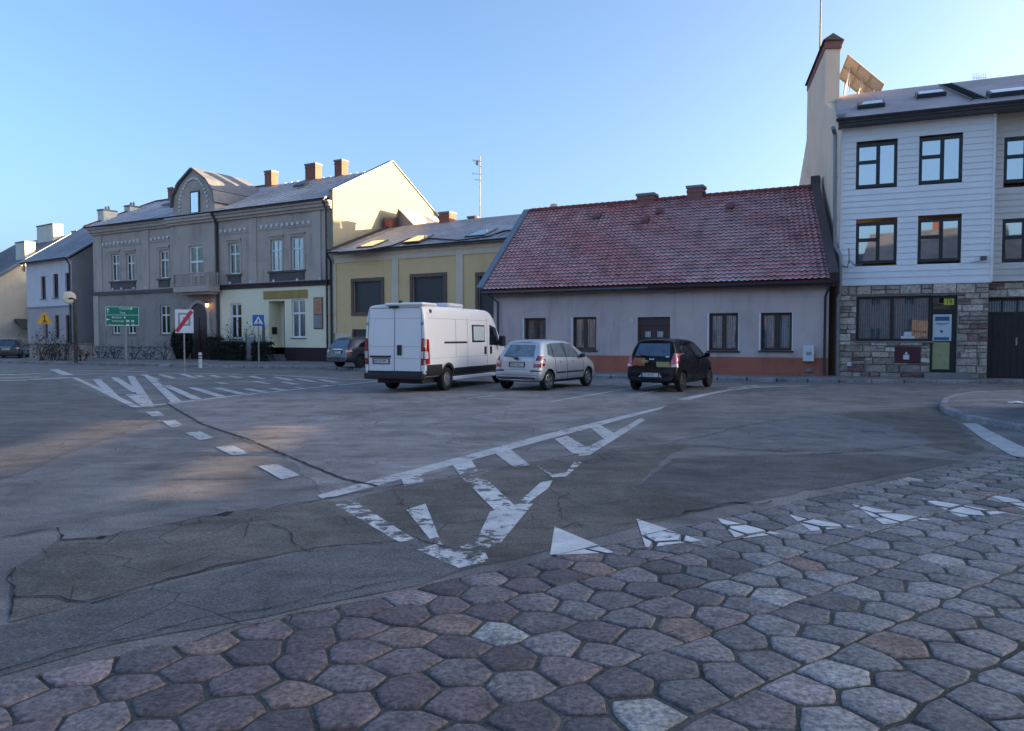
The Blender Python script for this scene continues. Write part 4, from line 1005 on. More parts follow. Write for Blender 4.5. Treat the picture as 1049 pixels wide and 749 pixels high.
# ================================================================== white three-storey house
b = B5 = Bld('white_clad_house', 'three storey house clad in white boards above a rough stone ground floor', 'house', (12.5, 28.35), (17.12, 26.4))
LN = 8.3; B1U = b.uz(1016.5, 250)[0]; zs = b.uz(862, 291.6)[1]; zt5 = b.uz(859, 132)[1]; YO = .45
wt = [b.rect(877.3, 148.5, 918.8, 190), b.rect(941.8, 142, 985.5, 185.5), b.rect(1028.8, 142, 1070, 184.5, YO)]
wm = [b.rect(877, 229, 918.4, 269), b.rect(940.5, 225, 984.2, 267.2), b.rect(1027, 225.5, 1068, 267, YO)]
def siding(mb, u0, u1, z0, z1, holes, y=0, pitch=.225, lap=.034, mi=0):
    n = int(round((z1 - z0) / pitch)); p = (z1 - z0) / n
    for i in range(n):
        a, c = z0 + i * p, z0 + (i + 1) * p
        cut = sorted([(h[0], h[1]) for h in holes if h[2] < c - .02 and h[3] > a + .02]); u = u0; segs = []
        for h0, h1 in cut: segs.append((u, h0)); u = h1
        segs.append((u, u1))
        for s0, s1 in segs:
            if s1 - s0 < .01: continue
            mb.add([(s0, y - lap, a), (s1, y - lap, a), (s1, y - .004, c), (s0, y - .004, c)], mi); mb.add([(s0, y, a), (s1, y, a), (s1, y - lap, a), (s0, y - lap, a)], mi)
m = MB(); siding(m, 0, B1U, zs, zt5 + .1, wt[:2] + wm[:2]); m.add([(B1U, -.02, zs), (B1U, YO, zs), (B1U, YO, zt5 + .1), (B1U, -.02, zt5 + .1)])
m.box(B1U - .05, B1U + .03, -.05, -.023, zs, zt5 + .1); m.box(0, .08, -.045, -.023, zs, zt5 + .1); m.box(0, B1U, -.05, -.023, zs - .06, zs + .02)
for t in (.33, .735): m.box(B1U * t - .025, B1U * t + .025, -.032, -.02, zs + .02, zs + .62); m.box(B1U * t - .02, B1U * t + .02, -.028, -.02, zt5 - .55, zt5 + .05)
m.build('cladding', 'siding', b.e)
m = MB(); siding(m, B1U, LN, zs, zt5 + .1, wt[2:] + wm[2:], YO); m.build('recessed_cladding', 'siding2', b.e)
m = MB()
for h, yy in [(h, 0) for h in wt[:2] + wm[:2]] + [(h, YO) for h in wt[2:] + wm[2:]]:
    mm = MB(); wall_grid(m, h[0], h[1], h[2], h[3], [h], yy - .004, rev=.16)
m.build('window_openings', ['siding', 'dark'], b.e)
for h, yy in [(h, 0) for h in wt[:2] + wm[:2]] + [(h, YO) for h in wt[2:] + wm[2:]]:
    window(b.e, h, yy, 'black', (.54,), ((.58, 0, .54),), .11, 'glass_mirror', None, None, .02, .13)
# stone ground floor: real stones
sw = b.rect(877.5, 304, 953.9, 349.5); sd = b.rect(953.9, 303, 979.5, 376); sd = (sd[0], sd[1], .3, sd[3]); PU = b.uz(1012, 340)[0]
mp_ = b.rect(917, 355.6, 942.7, 371.8)
def stones(mb, u0, u1, z0, z1, holes, y, lim_u=.8):
    z = z0
    def emitst(a, c, za, zb):
        for h in holes:
            if h[0] < c and h[1] > a and h[2] < zb - .005 and h[3] > za + .005:
                if h[2] > za + .06: emitst(a, c, za, h[2])
                if h[3] < zb - .06: emitst(a, c, h[3], zb)
                z_a, z_b = max(za, h[2]), min(zb, h[3])
                if h[0] > a + .04: emitst(a, h[0], z_a, z_b)
                if h[1] < c - .04: emitst(h[1], c, z_a, z_b)
                return
        if c - a < .03 or zb - za < .03: return
        t = rng.random(); k = rng.uniform(.7, 1.25)
        if t < .12: col = (.25 * k, .14 * k, .125 * k)
        elif t < .55: col = (.40 * k, .325 * k, .26 * k)
        elif t < .85: col = (.33 * k, .265 * k, .22 * k)
        else: col = (.52 * k, .44 * k, .37 * k)
        g = .009; d = rng.uniform(.0, .035); j = lambda: rng.uniform(-.008, .008)
        o_ = [(a + g + j(), y, za + g + j()), (c - g + j(), y, za + g + j()), (c - g + j(), y, zb - g + j()), (a + g + j(), y, zb - g + j())]
        cx_, cz_ = (a + c) / 2, (za + zb) / 2
        i_ = [(p[0] + (.02 if p[0] < cx_ else -.02), y - .03 - d + rng.uniform(-.008, .008), p[2] + (.015 if p[2] < cz_ else -.015)) for p in o_]
        mb.mesh(o_ + i_, [(4, 5, 6, 7), (0, 1, 5, 4), (1, 2, 6, 5), (2, 3, 7, 6), (3, 0, 4, 7)], 0, col)
    while z < z1 - .04:
        h = rng.choice([.16, .18, .21, .24, .28]); h = min(h, z1 - z)
        if z1 - z - h < .08: h = z1 - z
        u = u0
        while u < u1 - .04:
            w = rng.uniform(.2, lim_u); w = min(w, u1 - u)
            if u1 - u - w < .12: w = u1 - u
            if h > .18 and rng.random() < .3: emitst(u, u + w, z, z + h * .5); emitst(u, u + w, z + h * .5, z + h)
            else: emitst(u, u + w, z, z + h)
            u += w
        z += h
hs = [sw, sd, mp_]
m = MB(); wall_grid(m, 0.06, PU, 0, zs - .06, [sw, sd], .03, rev=.25, depth=.9); m.add([(PU, .03, 0), (PU, .7, 0), (PU, .7, zs - .06), (PU, .03, zs - .06)])
m.build('ground_floor_wall', ['concrete', 'dark'], b.e)
m = MB(); stones(m, 0.02, PU, .1, zs - .06, hs, .03); mm = MB(); 
for v, f, mi_, t_ in [(None,) * 4]: pass
m.build('stone_facing', 'stone', b.e)
o = window(b.e, sw, 0.03, 'black', (.485,), (), .09, 'glass', 'curtain_dim', 'concrete', .12, .12)
m = MB(); sb = b.rect(923, 340, 937, 347, .15); m.bbox(sb[0] + .1, sb[1] - .1, .17, .19, sb[2] + .1, sb[3], .01); m.box(sb[0], sb[1], .165, .195, sb[2], sb[2] + .1); m.build('window_ornament', 'white', b.e)
a, c, d0, d1 = sd; zt_ = b.uz(965, 319)[1]
m = MB()
m.box(a, a + .09, .12, .2, d0, d1); m.box(c - .2, c, .12, .2, d0, d1); m.box(a + .09, c - .2, .12, .2, d1 - .08, d1); m.box(a + .09, c - .2, .12, .2, zt_ - .08, zt_ + .08); m.box(a + .09, c - .2, .12, .2, d0, d0 + .12)
dr = m.build('door', 'black', b.e)
m = MB(); m.box(a + .09, c - .2, .15, .156, zt_ + .08, d1 - .08); m.build('pane', 'glass', dr)
zmid = b.uz(965, 350.5)[1]
m = MB(); m.box(a + .09, c - .2, .14, .17, d0 + .12, zmid); m.build('door_panel', 'posterlow', dr)
m = MB(); m.box(a + .09, c - .2, .145, .165, zmid + .001, zt_ - .081); m.build('door_glazing', 'dark', dr)
r = b.rect(955.8, 322.3, 974.4, 349.3, .1); m = MB(); m.box(r[0], r[1], .1, .118, r[2], r[3]); po = m.build('poster', 'poster', dr)
w_, h_ = r[1] - r[0], r[3] - r[2]
m = MB(); m.box(r[0] + w_ * .12, r[1] - w_ * .12, .094, .099, r[3] - h_ * .24, r[3] - h_ * .08); m.box(r[0] + w_ * .08, r[1] - w_ * .12, .094, .099, r[2] + h_ * .03, r[2] + h_ * .14)
m.prism([(r[0] + w_ * .38, .094, r[2] + h_ * .38), (r[0] + w_ * .48, .094, r[2] + h_ * .28), (r[0] + w_ * .58, .094, r[2] + h_ * .38), (r[0] + w_ * .48, .094, r[2] + h_ * .41)], (0, .005, 0))
m.box(r[0] + w_ * .15, r[1] - w_ * .15, .095, .099, r[3] - h_ * .35, r[3] - h_ * .325); m.box(r[0] + w_ * .25, r[1] - w_ * .25, .095, .099, r[3] - h_ * .40, r[3] - h_ * .385); m.build('poster_print', 'posterblue', po)
r = b.rect(967.2, 306, 977.3, 312.4, .1); m = MB(); m.box(r[0], r[1], .1, .118, r[2], r[3]); npl = m.build('house_number_plate', 'numyellow', dr)
text('19', .22, 'black', npl, ((r[0] + r[1]) / 2, .098, (r[2] + r[3]) / 2), align='CENTER')
m = MB(); hx, hz = b.uz(954.6, 349)[0], b.uz(954.6, 349)[1]; m.tube([(a + .05, .12, hz - .1), (a + .05, .06, hz - .1), (a + .05, .06, hz + .1), (a + .05, .12, hz + .1)], .015, 6); m.build('door_handle', 'steel', dr)
m = MB(); m.bbox(a - .2, c + .35, -.5, .03, .1, .3, .015); m.build('door_step', 'concrete', b.e)
m = MB(); m.bbox(mp_[0], mp_[1], -.02, .05, mp_[2], mp_[3], .01); mb_ = m.build('gas_cabinet', 'maroon', b.e)
m = MB(); cx_, cz_ = (mp_[0] + mp_[1]) / 2 - .05, mp_[2] + .22; m.bbox(cx_ - .1, cx_ + .1, -.05, -.021, cz_ - .1, cz_ + .08, .01); m.lathe([(0, .16), (.04, .14), (.045, .08), (0, .06)], n=8, o=(cx_, -.04, cz_ + .02)); m.build('gas_valve', 'white', mb_)
m = MB(); u, z = b.uz(869.8, 373); m.bbox(u - .08, u + .08, -.06, .03, z - .08, z + .08, .01); m.build('outlet_box', 'white', b.e)
# garage
gz = b.uz(1020, 305, YO)[1]; GW = LN - .4
m = MB(); wall_grid(m, PU, LN, 0, zs - .06, [(PU + .02, GW, 0, gz)], YO, rev=.3, depth=.6); m.build('garage_wall', ['stone_plain' if 'stone_plain' in M else 'concrete', 'dark'], b.e)
m = MB(); stones(m, PU, LN, gz + .01, zs - .06, [], YO); stones(m, GW, LN, .1, gz + .01, [], YO); m.build('stone_facing', 'stone', b.e)
m = MB(); zq = b.uz(1030, 322, YO + .15)[1]; 
m.box(PU + .02, GW, YO + .14, YO + .2, .12, zq)
for i in range(int((GW - PU - .1) / .195)): u = PU + .05 + i * .195; m.box(u, u + .185, YO + .125, YO + .141, .14, zq - .02)
m.box(PU + .02, GW, YO + .12, YO + .2, zq + .001, zq + .09); m.box(PU + .02, GW, YO + .12, YO + .2, gz - .1, gz)
for i in range(int((GW - PU) / .47)): u = PU + .05 + i * .47; m.box(u - .03, u + .03, YO + .12, YO + .2, zq + .09, gz - .1)
gd = m.build('garage_door', 'garage', b.e)
m = MB(); m.box(PU + .05, GW - .05, YO + .16, YO + .166, zq + .09, gz - .1); m.build('pane', 'curtain_dim', gd)
m = MB(); u, z = b.uz(1042, 350, YO); m.bbox(u - .03, u + .03, YO + .09, YO + .124, z - .14, z + .14, .008); m.build('door_handle', 'steel', gd)
# roof
YR5 = 5.3; zr5 = b.uz(900, 93.5, YR5)[1]; zg = zt5 + .22
rf = gable_roof(b, -.15, LN + .3, -.6, zg, YR5, zr5, 11.2, zg, 'roofb5', .16); k5 = (zr5 - zg) / (YR5 + .6)
m = MB(); m.box(-.12, LN + .2, -.5, .1, zt5 - .02, zt5 + .08); m.box(-.12, LN + .2, -.54, -.5, zt5 - .02, zg - .05); m.build('eaves_board', 'gutter', b.e)
gutter(b, -.2, LN + .3, -.68, zg - .03, r=.1, par=rf)
m = MB(); m.prism([(-.2, -.75, zg + .02), (.12, -.75, zg + .02), (.12, .5, zg + .02 + k5 * 1.2), (-.2, .5, zg + .02 + k5 * 1.2)], (0, 0, .1)); m.build('verge_flashing', 'flash', rf)
q5 = lambda px, py: b.slope(px, py, zg, -.6, k5)
d = Vector((0, 1, k5)).normalized(); nn = Vector((0, -d.z, d.y)); X = Vector((1, 0, 0))
for px, py, w in ((892, 109.5, .48), (953, 98.5, .5), (1032, 97, .6)):
    c = q5(px, py) ; l = .42
    f = MB(); f.prism([c - X * w - d * l, c + X * w - d * l, c + X * w + d * l, c - X * w + d * l], nn * .16); sk = f.build('skylight', 'gutter', rf)
    f = MB(); f.prism([c - X * (w - .08) - d * (l - .08) + nn * .162, c + X * (w - .08) - d * (l - .08) + nn * .162, c + X * (w - .08) + d * (l - .08) + nn * .162, c - X * (w - .08) + d * (l - .08) + nn * .162], nn * .01); f.build('pane', 'glass_mirror', sk)
p0_, p1_ = q5(1003, 103), q5(968, 87.5)
m = MB(); sx = Vector((.22, 0, 0)); dv = (p1_ - p0_); 
for sg in (-1, 1): m.tube([p0_ + sx * sg + nn * .06, p1_ + sx * sg + nn * .06], .03, 6)
for i in range(12): v = p0_.lerp(p1_, (i + .5) / 12) + nn * .06; m.tube([v - sx, v + sx], .03, 6)
m.build('roof_ladder', 'black', rf)
# firewall with raised chimney block
FW = Vector((12.5, 28.35, 0)); sdv = Vector((.25, .968, 0))
def fw(t, z, off=0.0): p = FW + sdv * t + Vector((off, 0, 0)); v = b.loc(Vector((p.x, p.y, z))); return v
zA = PD(846.5, 39, 31.3).z
zA = PD(848, 42, 32.4).z; rz5 = lambda t: zg + k5 * (t + .6)
prof = [(0.02, 0), (13.4, 0), (13.4, 9.6), (10.05, 11.6), (10.0, zA), (4.2, zA), (4.2, rz5(4.0)), (.02, rz5(-.2))]
m = MB(); pv = [fw(t, z) for t, z in prof]; pw = [fw(t, z, .62) for t, z in prof]; n = len(pv)
m.mesh(pv + pw, [tuple(range(n)), tuple(range(2 * n - 1, n - 1, -1))] + [(i, (i + 1) % n, n + (i + 1) % n, n + i) for i in range(n)])
fwo = m.build('firewall', 'firewall', b.e)
m = MB(); h0 = zA
for (ta, tb) in ((4.12, 10.0),):
    c0 = [fw(ta, h0 - .32, -.03), fw(ta, h0 - .32, .68), fw(ta, h0, .68), fw(ta, h0, -.03)]; c1 = [fw(tb, h0 - .32, -.03), fw(tb, h0 - .32, .68), fw(tb, h0, .68), fw(tb, h0, -.03)]
    m.mesh(c0 + c1, [(0, 1, 2, 3), (4, 7, 6, 5), (0, 4, 5, 1), (1, 5, 6, 2), (2, 6, 7, 3), (3, 7, 4, 0)], 0)
    d0_ = [fw(ta - .08, h0 + .003, -.14), fw(ta - .08, h0 + .003, .78), fw(ta + .1, h0 + .36, .32)]; d1_ = [fw(tb + .1, h0 + .003, -.14), fw(tb + .1, h0 + .003, .78), fw(tb, h0 + .36, .32)]
    m.mesh(d0_ + d1_, [(0, 1, 2), (3, 5, 4), (0, 3, 4, 1), (1, 4, 5, 2), (2, 5, 3, 0)], 1)
m.build('chimney_capping', ['brickdull', 'flashbrown'], fwo)
# downpipe with swan neck
P_ = lambda px, py, y=-.12: Vector((b.uz(px, py, y)[0], y, b.uz(px, py, y)[1]))
pipe(b, [P_(853.5, 131, -.6), P_(855.5, 138, -.14), P_(855.5, 252), P_(860.5, 262), P_(860.5, 300), P_(858.5, 306), P_(857.5, 386)], .075, 'gutterlight')
m = MB(); q0, q1 = P_(868, 273, -.06), P_(884, 271, -.3)
m.tube([P_(862, 272, -.03), P_(868, 274, -.3), P_(870, 266, -.3), P_(875, 271.5, -.35), q1], .025, 6); m.tube([P_(870, 270, -.32), P_(869.5, 254, -.32)], .02, 6); m.build('cable_bracket', 'iron', b.e)
m = MB(); c = P_(1007, 265, -.15); m.bbox(c.x - .1, c.x + .1, -.32, -.12, c.z - .06, c.z + .08, .02); m.tube([(c.x + .12, -.02, c.z + .05), (c.x + .05, -.15, c.z)], .03, 6); m.build('camera', 'iron', b.e)
m = MB(); m.tube([P_(988, 267, -.01), P_(995, 269, -.03), P_(1007, 267, -.1)], .008, 5); m.build('cable', 'black', b.e)
# rest of the shell
m = MB(); m.add([(0.6, 11, 0), (LN, 11, 0), (LN, 11, zg), (0.6, 11, zg)]); m.add([(LN, YO, 0), (LN, 11, 0), (LN, 11, zg), (LN, YR5, zr5 - .2), (LN, YO, zg)]); m.build('wall', 'firewall', b.e)
# solar collector on the ridge (a thing of its own: stands on the roof)
A, Bp, D_ = PD(868.7, 56, 33.4), PD(905.5, 86, 33.9), PD(859.3, 79.5, 34.3)
C_ = Bp + (D_ - A)
sc_ = thing('solar_collector', 'tilted solar collector on a metal stand above the white house roof ridge, seen from behind', 'solar panel', (A + C_) / 2)
ctr = (A + C_) / 2
nrm5 = (Bp - A).cross(D_ - A).normalized()
if nrm5.z < 0: nrm5 = -nrm5
m = MB(); m.prism([p - ctr for p in (A, Bp, C_, D_)], nrm5 * .06); m.build('panel', 'solar', sc_)
m = MB(); e1, e2 = (Bp - A), (D_ - A)
for t in (.0, .33, .66, 1.0): m.tube([A + e1 * t - ctr - nrm5 * .03, A + e1 * t + e2 - ctr - nrm5 * .03], .025, 6)
for t in (.0, .5, 1.0): m.tube([A + e2 * t - ctr - nrm5 * .035, A + e2 * t + e1 - ctr - nrm5 * .035], .02, 6)
m.build('frame', 'solarframe', sc_)
m = MB()
for t in (.15, .5, .85):
    p = A + e1 * t + e2 * .35 - ctr - nrm5 * .03; f = PD(868 + 32 * t, 98, 33.6) - ctr; m.tube([p, Vector((p.x - .35, p.y - .1, f.z - .3))], .025, 6); m.tube([A + e1 * t + e2 * .95 - ctr - nrm5 * .03, Vector((p.x - .1, p.y + .5, f.z - .3))], .025, 6); m.tube([p, Vector((p.x + .2, p.y + .5, f.z - .3))], .02, 6)
pst = PD(857.5, 72, 33.0) - ctr; m.tube([pst, pst + Vector((0, 0, -1.6))], .03, 6); m.tube([pst + Vector((0, 0, -.9)), pst + Vector((.5, .5, -1.5))], .03, 6)
m.build('stand', 'steel', sc_)

# ================================================================== pale house left of the tenement
b = B1 = Bld('pale_house', 'two storey pale house with blue grey roof left of the grey brown tenement', 'house', (-41.25, 63.0), (-34.6, 58.3))
ln = b.len; ze1 = b.uz(50, 267)[1]
h1 = [b.rect(41.5, 283.5, 47, 306), b.rect(54, 281, 60, 305), b.rect(66.5, 279.8, 72, 305)]; h2 = [b.rect(43.8, 325.5, 49, 346), b.rect(56, 323, 60.8, 346), b.rect(67, 323, 72.5, 352)]
zb1 = b.uz(50, 314.5)[1]
m = MB(); wall_grid(m, 0, ln, zb1, ze1, h1); m.build('wall', ['b1', 'dark'], b.e)
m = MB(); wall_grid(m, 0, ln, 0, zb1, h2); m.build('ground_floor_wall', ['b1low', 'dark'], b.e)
m = MB(); shell(m, 0, ln, 0, 10, ze1, gl=(5, ze1 + 3.5), gr=(5, ze1 + 3.5)); m.build('side_wall', 'b1side', b.e)
m = MB(); m.box(0, ln, -.06, 0, zb1 - .06, zb1 + .06); m.build('string_course', 'b1side', b.e)
for h in h1 + h2: window(b.e, h, 0, 'wood', (.5,), (), .08, cur='curtain_dim', sill='concrete', mw=.08)
rf = gable_roof(b, -.2, ln + .2, -.4, ze1 + .05, 5, ze1 + 3.8, 10.4, ze1, 'roofblue', .14); seams(b, 0, ln, .8, -.4, ze1 + .05, 5, ze1 + 3.8, 'roofblue', .03, par=rf)
gutter(b, -.2, ln + .2, -.48, ze1, par=rf); pipe(b, [(ln - .1, -.45, ze1), (ln - .15, -.1, ze1 - .5), (ln - .15, -.1, .1)], .06)
ua = b.uz(76, 240, 5)[0]; chimney(b.e, ua, 5.3, ze1 + 3, b.uz(76, 236.5, 5)[1], .9, .6, 'whitewall')
m = MB(); e0 = b.uz(72, 312); m.box(ln + .01, ln + 5, 3, 3.25, 0, 3.6); m.build('yard_wall', 'b1low', b.e)

# ================================================================== cream house at the far left
b = B0 = Bld('cream_house', 'cream house at the left edge with porch awning on its side wall and white chimneys', 'house', (-56.0, 74.2), (-47.0, 67.9))
ln = b.len; ze0 = 7.3; zr0 = 11.6
m = MB(); m.add([(0, 0, 0), (ln, 0, 0), (ln, 0, ze0), (0, 0, ze0)]); shell(m, 0, ln, 0, 12, ze0, gl=(6, zr0 - .2), gr=(6, zr0 - .2)); m.build('wall', 'b0', b.e)
rf = gable_roof(b, -.3, ln + .7, -.6, ze0 - .35, 6, zr0, 12.6, ze0 - .35, 'rooffar', .25); seams(b, 0, ln, .8, -.6, ze0 - .35, 6, zr0, 'rooffar', .04, par=rf)
m = MB(); m.prism([(ln + .62, -.65, ze0 - .33), (ln + .78, -.65, ze0 - .33), (ln + .78, 6, zr0 + .02), (ln + .62, 6, zr0 + .02)], (0, 0, .08)); m.build('verge_cap', 'flash', rf)
for x0, x1, yt, yy in ((20, 32, 249, 2.6), (41, 62, 232.5, 5.6)):
    ua, uc_ = b.uz(x0, 250, yy)[0], b.uz(x1, 250, yy)[0]; chimney(b.e, (ua + uc_) / 2, yy, ze0 + .5, b.uz(x0, yt, yy)[1], (uc_ - ua) * .8, .9, 'whitewall', course=False)
S_ = lambda t, z, o_=0: Vector((ln + o_, t, z))
m = MB(); m.prism([S_(1.2, 3.3), S_(1.2, 3.3, 1.9) + Vector((0, 0, -.9)), S_(1.2, 3.2, 1.9) + Vector((0, 0, -.9)), S_(1.2, 3.0)], (0, 5.2, 0)); m.build('porch_awning', 'gutter', b.e)
m = MB(); m.bbox(ln, ln + .08, 3.6, 5.6, 4.4, 6.4, .01); m.build('side_window', 'black', b.e)
m = MB(); m.box(ln, ln + .06, 4.2, 5.6, .1, 2.3); m.build('side_door', 'pvc', b.e)
m = MB(); m.prism([S_(4, 7.6), S_(4, 7.2, 2.2), S_(4, 7.0, 2.2), S_(4, 6.6)], (0, 5, 0)); m.build('lean_to_roof', 'roofblue', b.e)
m = MB(); m.box(ln + .001, ln + 2.0, 4.2, 8.8, 0, 7.0); m.build('annexe_wall', 'b0', b.e)
m = MB(); m.bbox(ln + .5, ln + 1.6, 4.13, 4.2, 4.0, 5.9, .01); m.build('annexe_window', 'black', b.e)
m = MB(); m.bbox(ln + .3, ln + 1.3, 4.13, 4.2, .1, 2.3, .01); m.build('annexe_door', 'wood', b.e)

b = Bld('far_house', 'distant low house with blue grey roof behind the cream house', 'house', (-78, 96), (-60, 84))
ln = b.len; zz_ = 8.2; m = MB(); m.add([(0, 0, 0), (ln, 0, 0), (ln, 0, zz_), (0, 0, zz_)]); shell(m, 0, ln, 0, 10, zz_, gl=(5, zz_ + 3), gr=(5, zz_ + 3)); m.build('wall', 'b1', b.e)
gable_roof(b, -.3, ln + .3, -.5, zz_, 5, zz_ + 3.2, 10.4, zz_, 'roofblue')

# ================================================================== neighbouring houses outside the picture (reflected in windows, shading the square)
def plain_house(label, p0, p1, depth, ze, zr, wallm, roofm, storeys=2, chim=1, nwin=None):
    b = Bld('town_house', label, 'house', p0, p1); ln = b.len; hs = []
    n = nwin or max(1, int(ln / 2.6)); fh = ze / storeys
    for s_ in range(storeys):
        for i in range(n):
            u = ln * (i + .5) / n; hs.append((u - .5, u + .5, s_ * fh + .95, s_ * fh + .95 + min(1.5, fh - 1.3)))
    m = MB(); wall_grid(m, 0, ln, 0, ze, hs, rev=.15); shell(m, 0, ln, 0, depth, ze, gl=(depth / 2, zr - .15), gr=(depth / 2, zr - .15)); m.build('wall', [wallm, 'dark'], b.e)
    for h in hs: window(b.e, h, 0, 'pvc', (.5,), (), .07, 'glass', None, 'concrete')
    rf = gable_roof(b, -.25, ln + .25, -.4, ze, depth / 2, zr, depth + .4, ze, roofm); gutter(b, -.2, ln + .2, -.46, ze - .02, par=rf)
    for i in range(chim): chimney(b.e, ln * (i + .5) / chim, depth / 2 + .3, zr - .6, zr + 1.1, .8, .6)
    return b
# opposite side (behind the photographer)
plain_house('beige town house across the square behind the photographer', (20, -22), (8, -19.5), 10, 6.8, 11.2, 'opp', 'rooffar')
plain_house('tall gabled town house across the square behind the photographer', (7.4, -19.2), (-4, -17.5), 11, 7.4, 12.2, 'b2', 'rooffar')
plain_house('pale town house across the square behind the photographer', (-5, -17.2), (-19, -16), 10, 6.2, 10.2, 'b1low', 'rooffar')

SAZ = Vector((.9987, .05, 0)).normalized(); SP = Vector((-SAZ.y, SAZ.x, 0)); ELEV = R(6.0)  # sun axis frame; houses placed along it are added as sun blockers
def sp(p, d): v = SAZ * d + SP * p; return (v.x, v.y)
plain_house('long yard house added out of view to the right, shading the ochre roof and gable', sp(48, 45), sp(33, 45), 8, 9.8, 13.6, 'opp', 'rooffar', chim=3)
plain_house('long town house added out of view to the right as a sun blocker, north of the wide gap', sp(32.5, 45), sp(14.9, 45), 9, 9.0, 13.2, 'opp', 'rooffar', chim=2)
plain_house('long town house added out of view to the right as a sun blocker, south of the wide gap', sp(7.4, 45), sp(-20, 45), 10, 12.2, 16.5, 'b0', 'rooffar', 4, chim=2)
plain_house('grey town house added out of view to the right as a sun blocker at the end of the row', sp(-20.5, 45), sp(-60, 45), 10, 12.2, 16.5, 'b2', 'rooffar', 4, chim=2)
plain_house('gabled yard house added out of view to the right, shaping the shadow on the tenement gable', sp(48.2, 46), sp(48.2, 58), 5.6, 12.6, 15.3, 'b0', 'rooffar', 3, chim=0)
plain_house('long apartment house added out of view far behind the red roofed house, shading the cream house', sp(106, 46), sp(54.2, 46), 9, 13.6, 17.4, 'opp', 'rooffar', 4, chim=3)
plain_house('long grey town house behind the photographer, left of the pale one', (-19.6, -15.8), (-46, -7), 10, 7.0, 11.5, 'b4', 'rooffar', chim=3)
plain_house('dark town house behind the photographer at the left end of the square', (-47, -6), (-58, 22), 10, 7.2, 11.6, 'flashbrown', 'rooffar', chim=3)
plain_house('ochre town house behind the photographer, right of the beige one', (36, -24), (20.6, -22.2), 10, 7.6, 12.0, 'b1side', 'rooffar', chim=2)
# board fence added out of view: slits shaped so low sun streaks the road
t = thing('added_streak_fence', 'board fence added out of view at the right, with slits shaping the sun streaks', 'fence', (11.0, 0, 0))
ZL = lambda x: (11.0 - x) * tan(ELEV)
sl1 = ((9.3, ZL(-6.5), .06), (15.1, ZL(-7.2), .085)); sl2 = ((7.6, ZL(-3.3), .05), (14.0, ZL(-4.1), .09))
def board(name, pts, mat='rust'):
    m = MB(); m.prism([(0, y, z) for y, z in pts], (.04, 0, 0)); return m.build(name, mat, t)
def ed(s, y, k): (y0, z0, w0), (y1, z1, w1) = s; f = (y - y0) / (y1 - y0); return z0 + (z1 - z0) * f + k * (w0 + (w1 - w0) * f) / 2
Y0, Y1, TOP = 6.2, 15.72, 2.5
board('board', [(Y0, .1), (Y1, .1), (Y1, ed(sl2, Y1, -1)), (14.0, ed(sl2, 14.0, -1)), (7.6, ed(sl2, 7.6, -1)), (Y0, ed(sl2, Y0, -1))])
board('board', [(Y0, ed(sl2, Y0, -1) + .001), (7.6, ed(sl2, 7.6, -1) + .001), (7.6, ed(sl2, 7.6, 1)), (Y0, ed(sl2, Y0, 1))]); board('board', [(14.0, ed(sl2, 14.0, -1) + .001), (Y1, ed(sl2, Y1, -1) + .001), (Y1, ed(sl2, Y1, 1)), (14.0, ed(sl2, 14.0, 1))])
board('board', [(10.6, ed(sl2, 10.6, -1)), (11.0, ed(sl2, 11.0, -1)), (11.0, ed(sl2, 11.0, 1)), (10.6, ed(sl2, 10.6, 1))])
board('board', [(Y0, ed(sl2, Y0, 1) + .001), (Y1, ed(sl2, Y1, 1) + .001), (Y1, ed(sl1, Y1, -1)), (15.1, ed(sl1, 15.4, -1)), (9.3, ed(sl1, 9.3, -1)), (Y0, ed(sl1, Y0, -1))])
board('board', [(Y0, ed(sl1, Y0, -1) + .001), (9.3, ed(sl1, 9.3, -1) + .001), (9.3, ed(sl1, 9.3, 1)), (Y0, ed(sl1, Y0, 1))]); board('board', [(15.1, ed(sl1, 15.4, -1) + .001), (Y1, ed(sl1, Y1, -1) + .001), (Y1, ed(sl1, Y1, 1)), (15.1, ed(sl1, 15.4, 1))])
board('board', [(Y0, ed(sl1, Y0, 1) + .001), (Y1, ed(sl1, Y1, 1) + .001), (Y1, TOP), (Y0, TOP)])
for k in range(5):
    z = .36 + k * .235; m = MB(); m.box(-.006, .003, Y0 + .01, Y1 - .01, z, z + .012); m.build('board_seam', 'black', t)
for y in (6.3, 9.0, 12.4, 15.65): m = MB(); m.bbox(.045, .16, y - .05, y + .05, 0, TOP + .05, .01); m.build('fence_post', 'concrete', t)
# ------------------------------------------------------------------ vehicles: local x forward from the rear bumper, y left, z up
def evaluated(o):
    dg = bpy.context.evaluated_depsgraph_get(); return bpy.data.meshes.new_from_object(o.evaluated_get(dg))
def loft(rings, mirror=True):
    m = MB(); n = len(rings[0])
    full = [[Vector(p) for p in r] + [Vector((p[0], -p[1], p[2])) for p in r[::-1] if abs(p[1]) > 1e-6] for r in rings]
    k = len(full[0]); vs = [p for r in full for p in r]; fs = []
    for i in range(len(full) - 1):
        for j in range(k): fs.append((i * k + j, i * k + (j + 1) % k, (i + 1) * k + (j + 1) % k, (i + 1) * k + j))
    # ends: strips across from side to side
    for e, base in ((0, 0), (1, (len(full) - 1) * k)):
        for j in range(k // 2):
            a, b_, c, d = j, j + 1, (k - j - 1) % k, (k - j) % k
            q = [a, b_, c, d]; q2 = []
            for x in q:
                if x not in q2: q2.append(x)
            if len(q2) > 2: f = tuple(base + x for x in q2); fs.append(f if e == 0 else f[::-1])
    m.mesh(vs, fs); return m
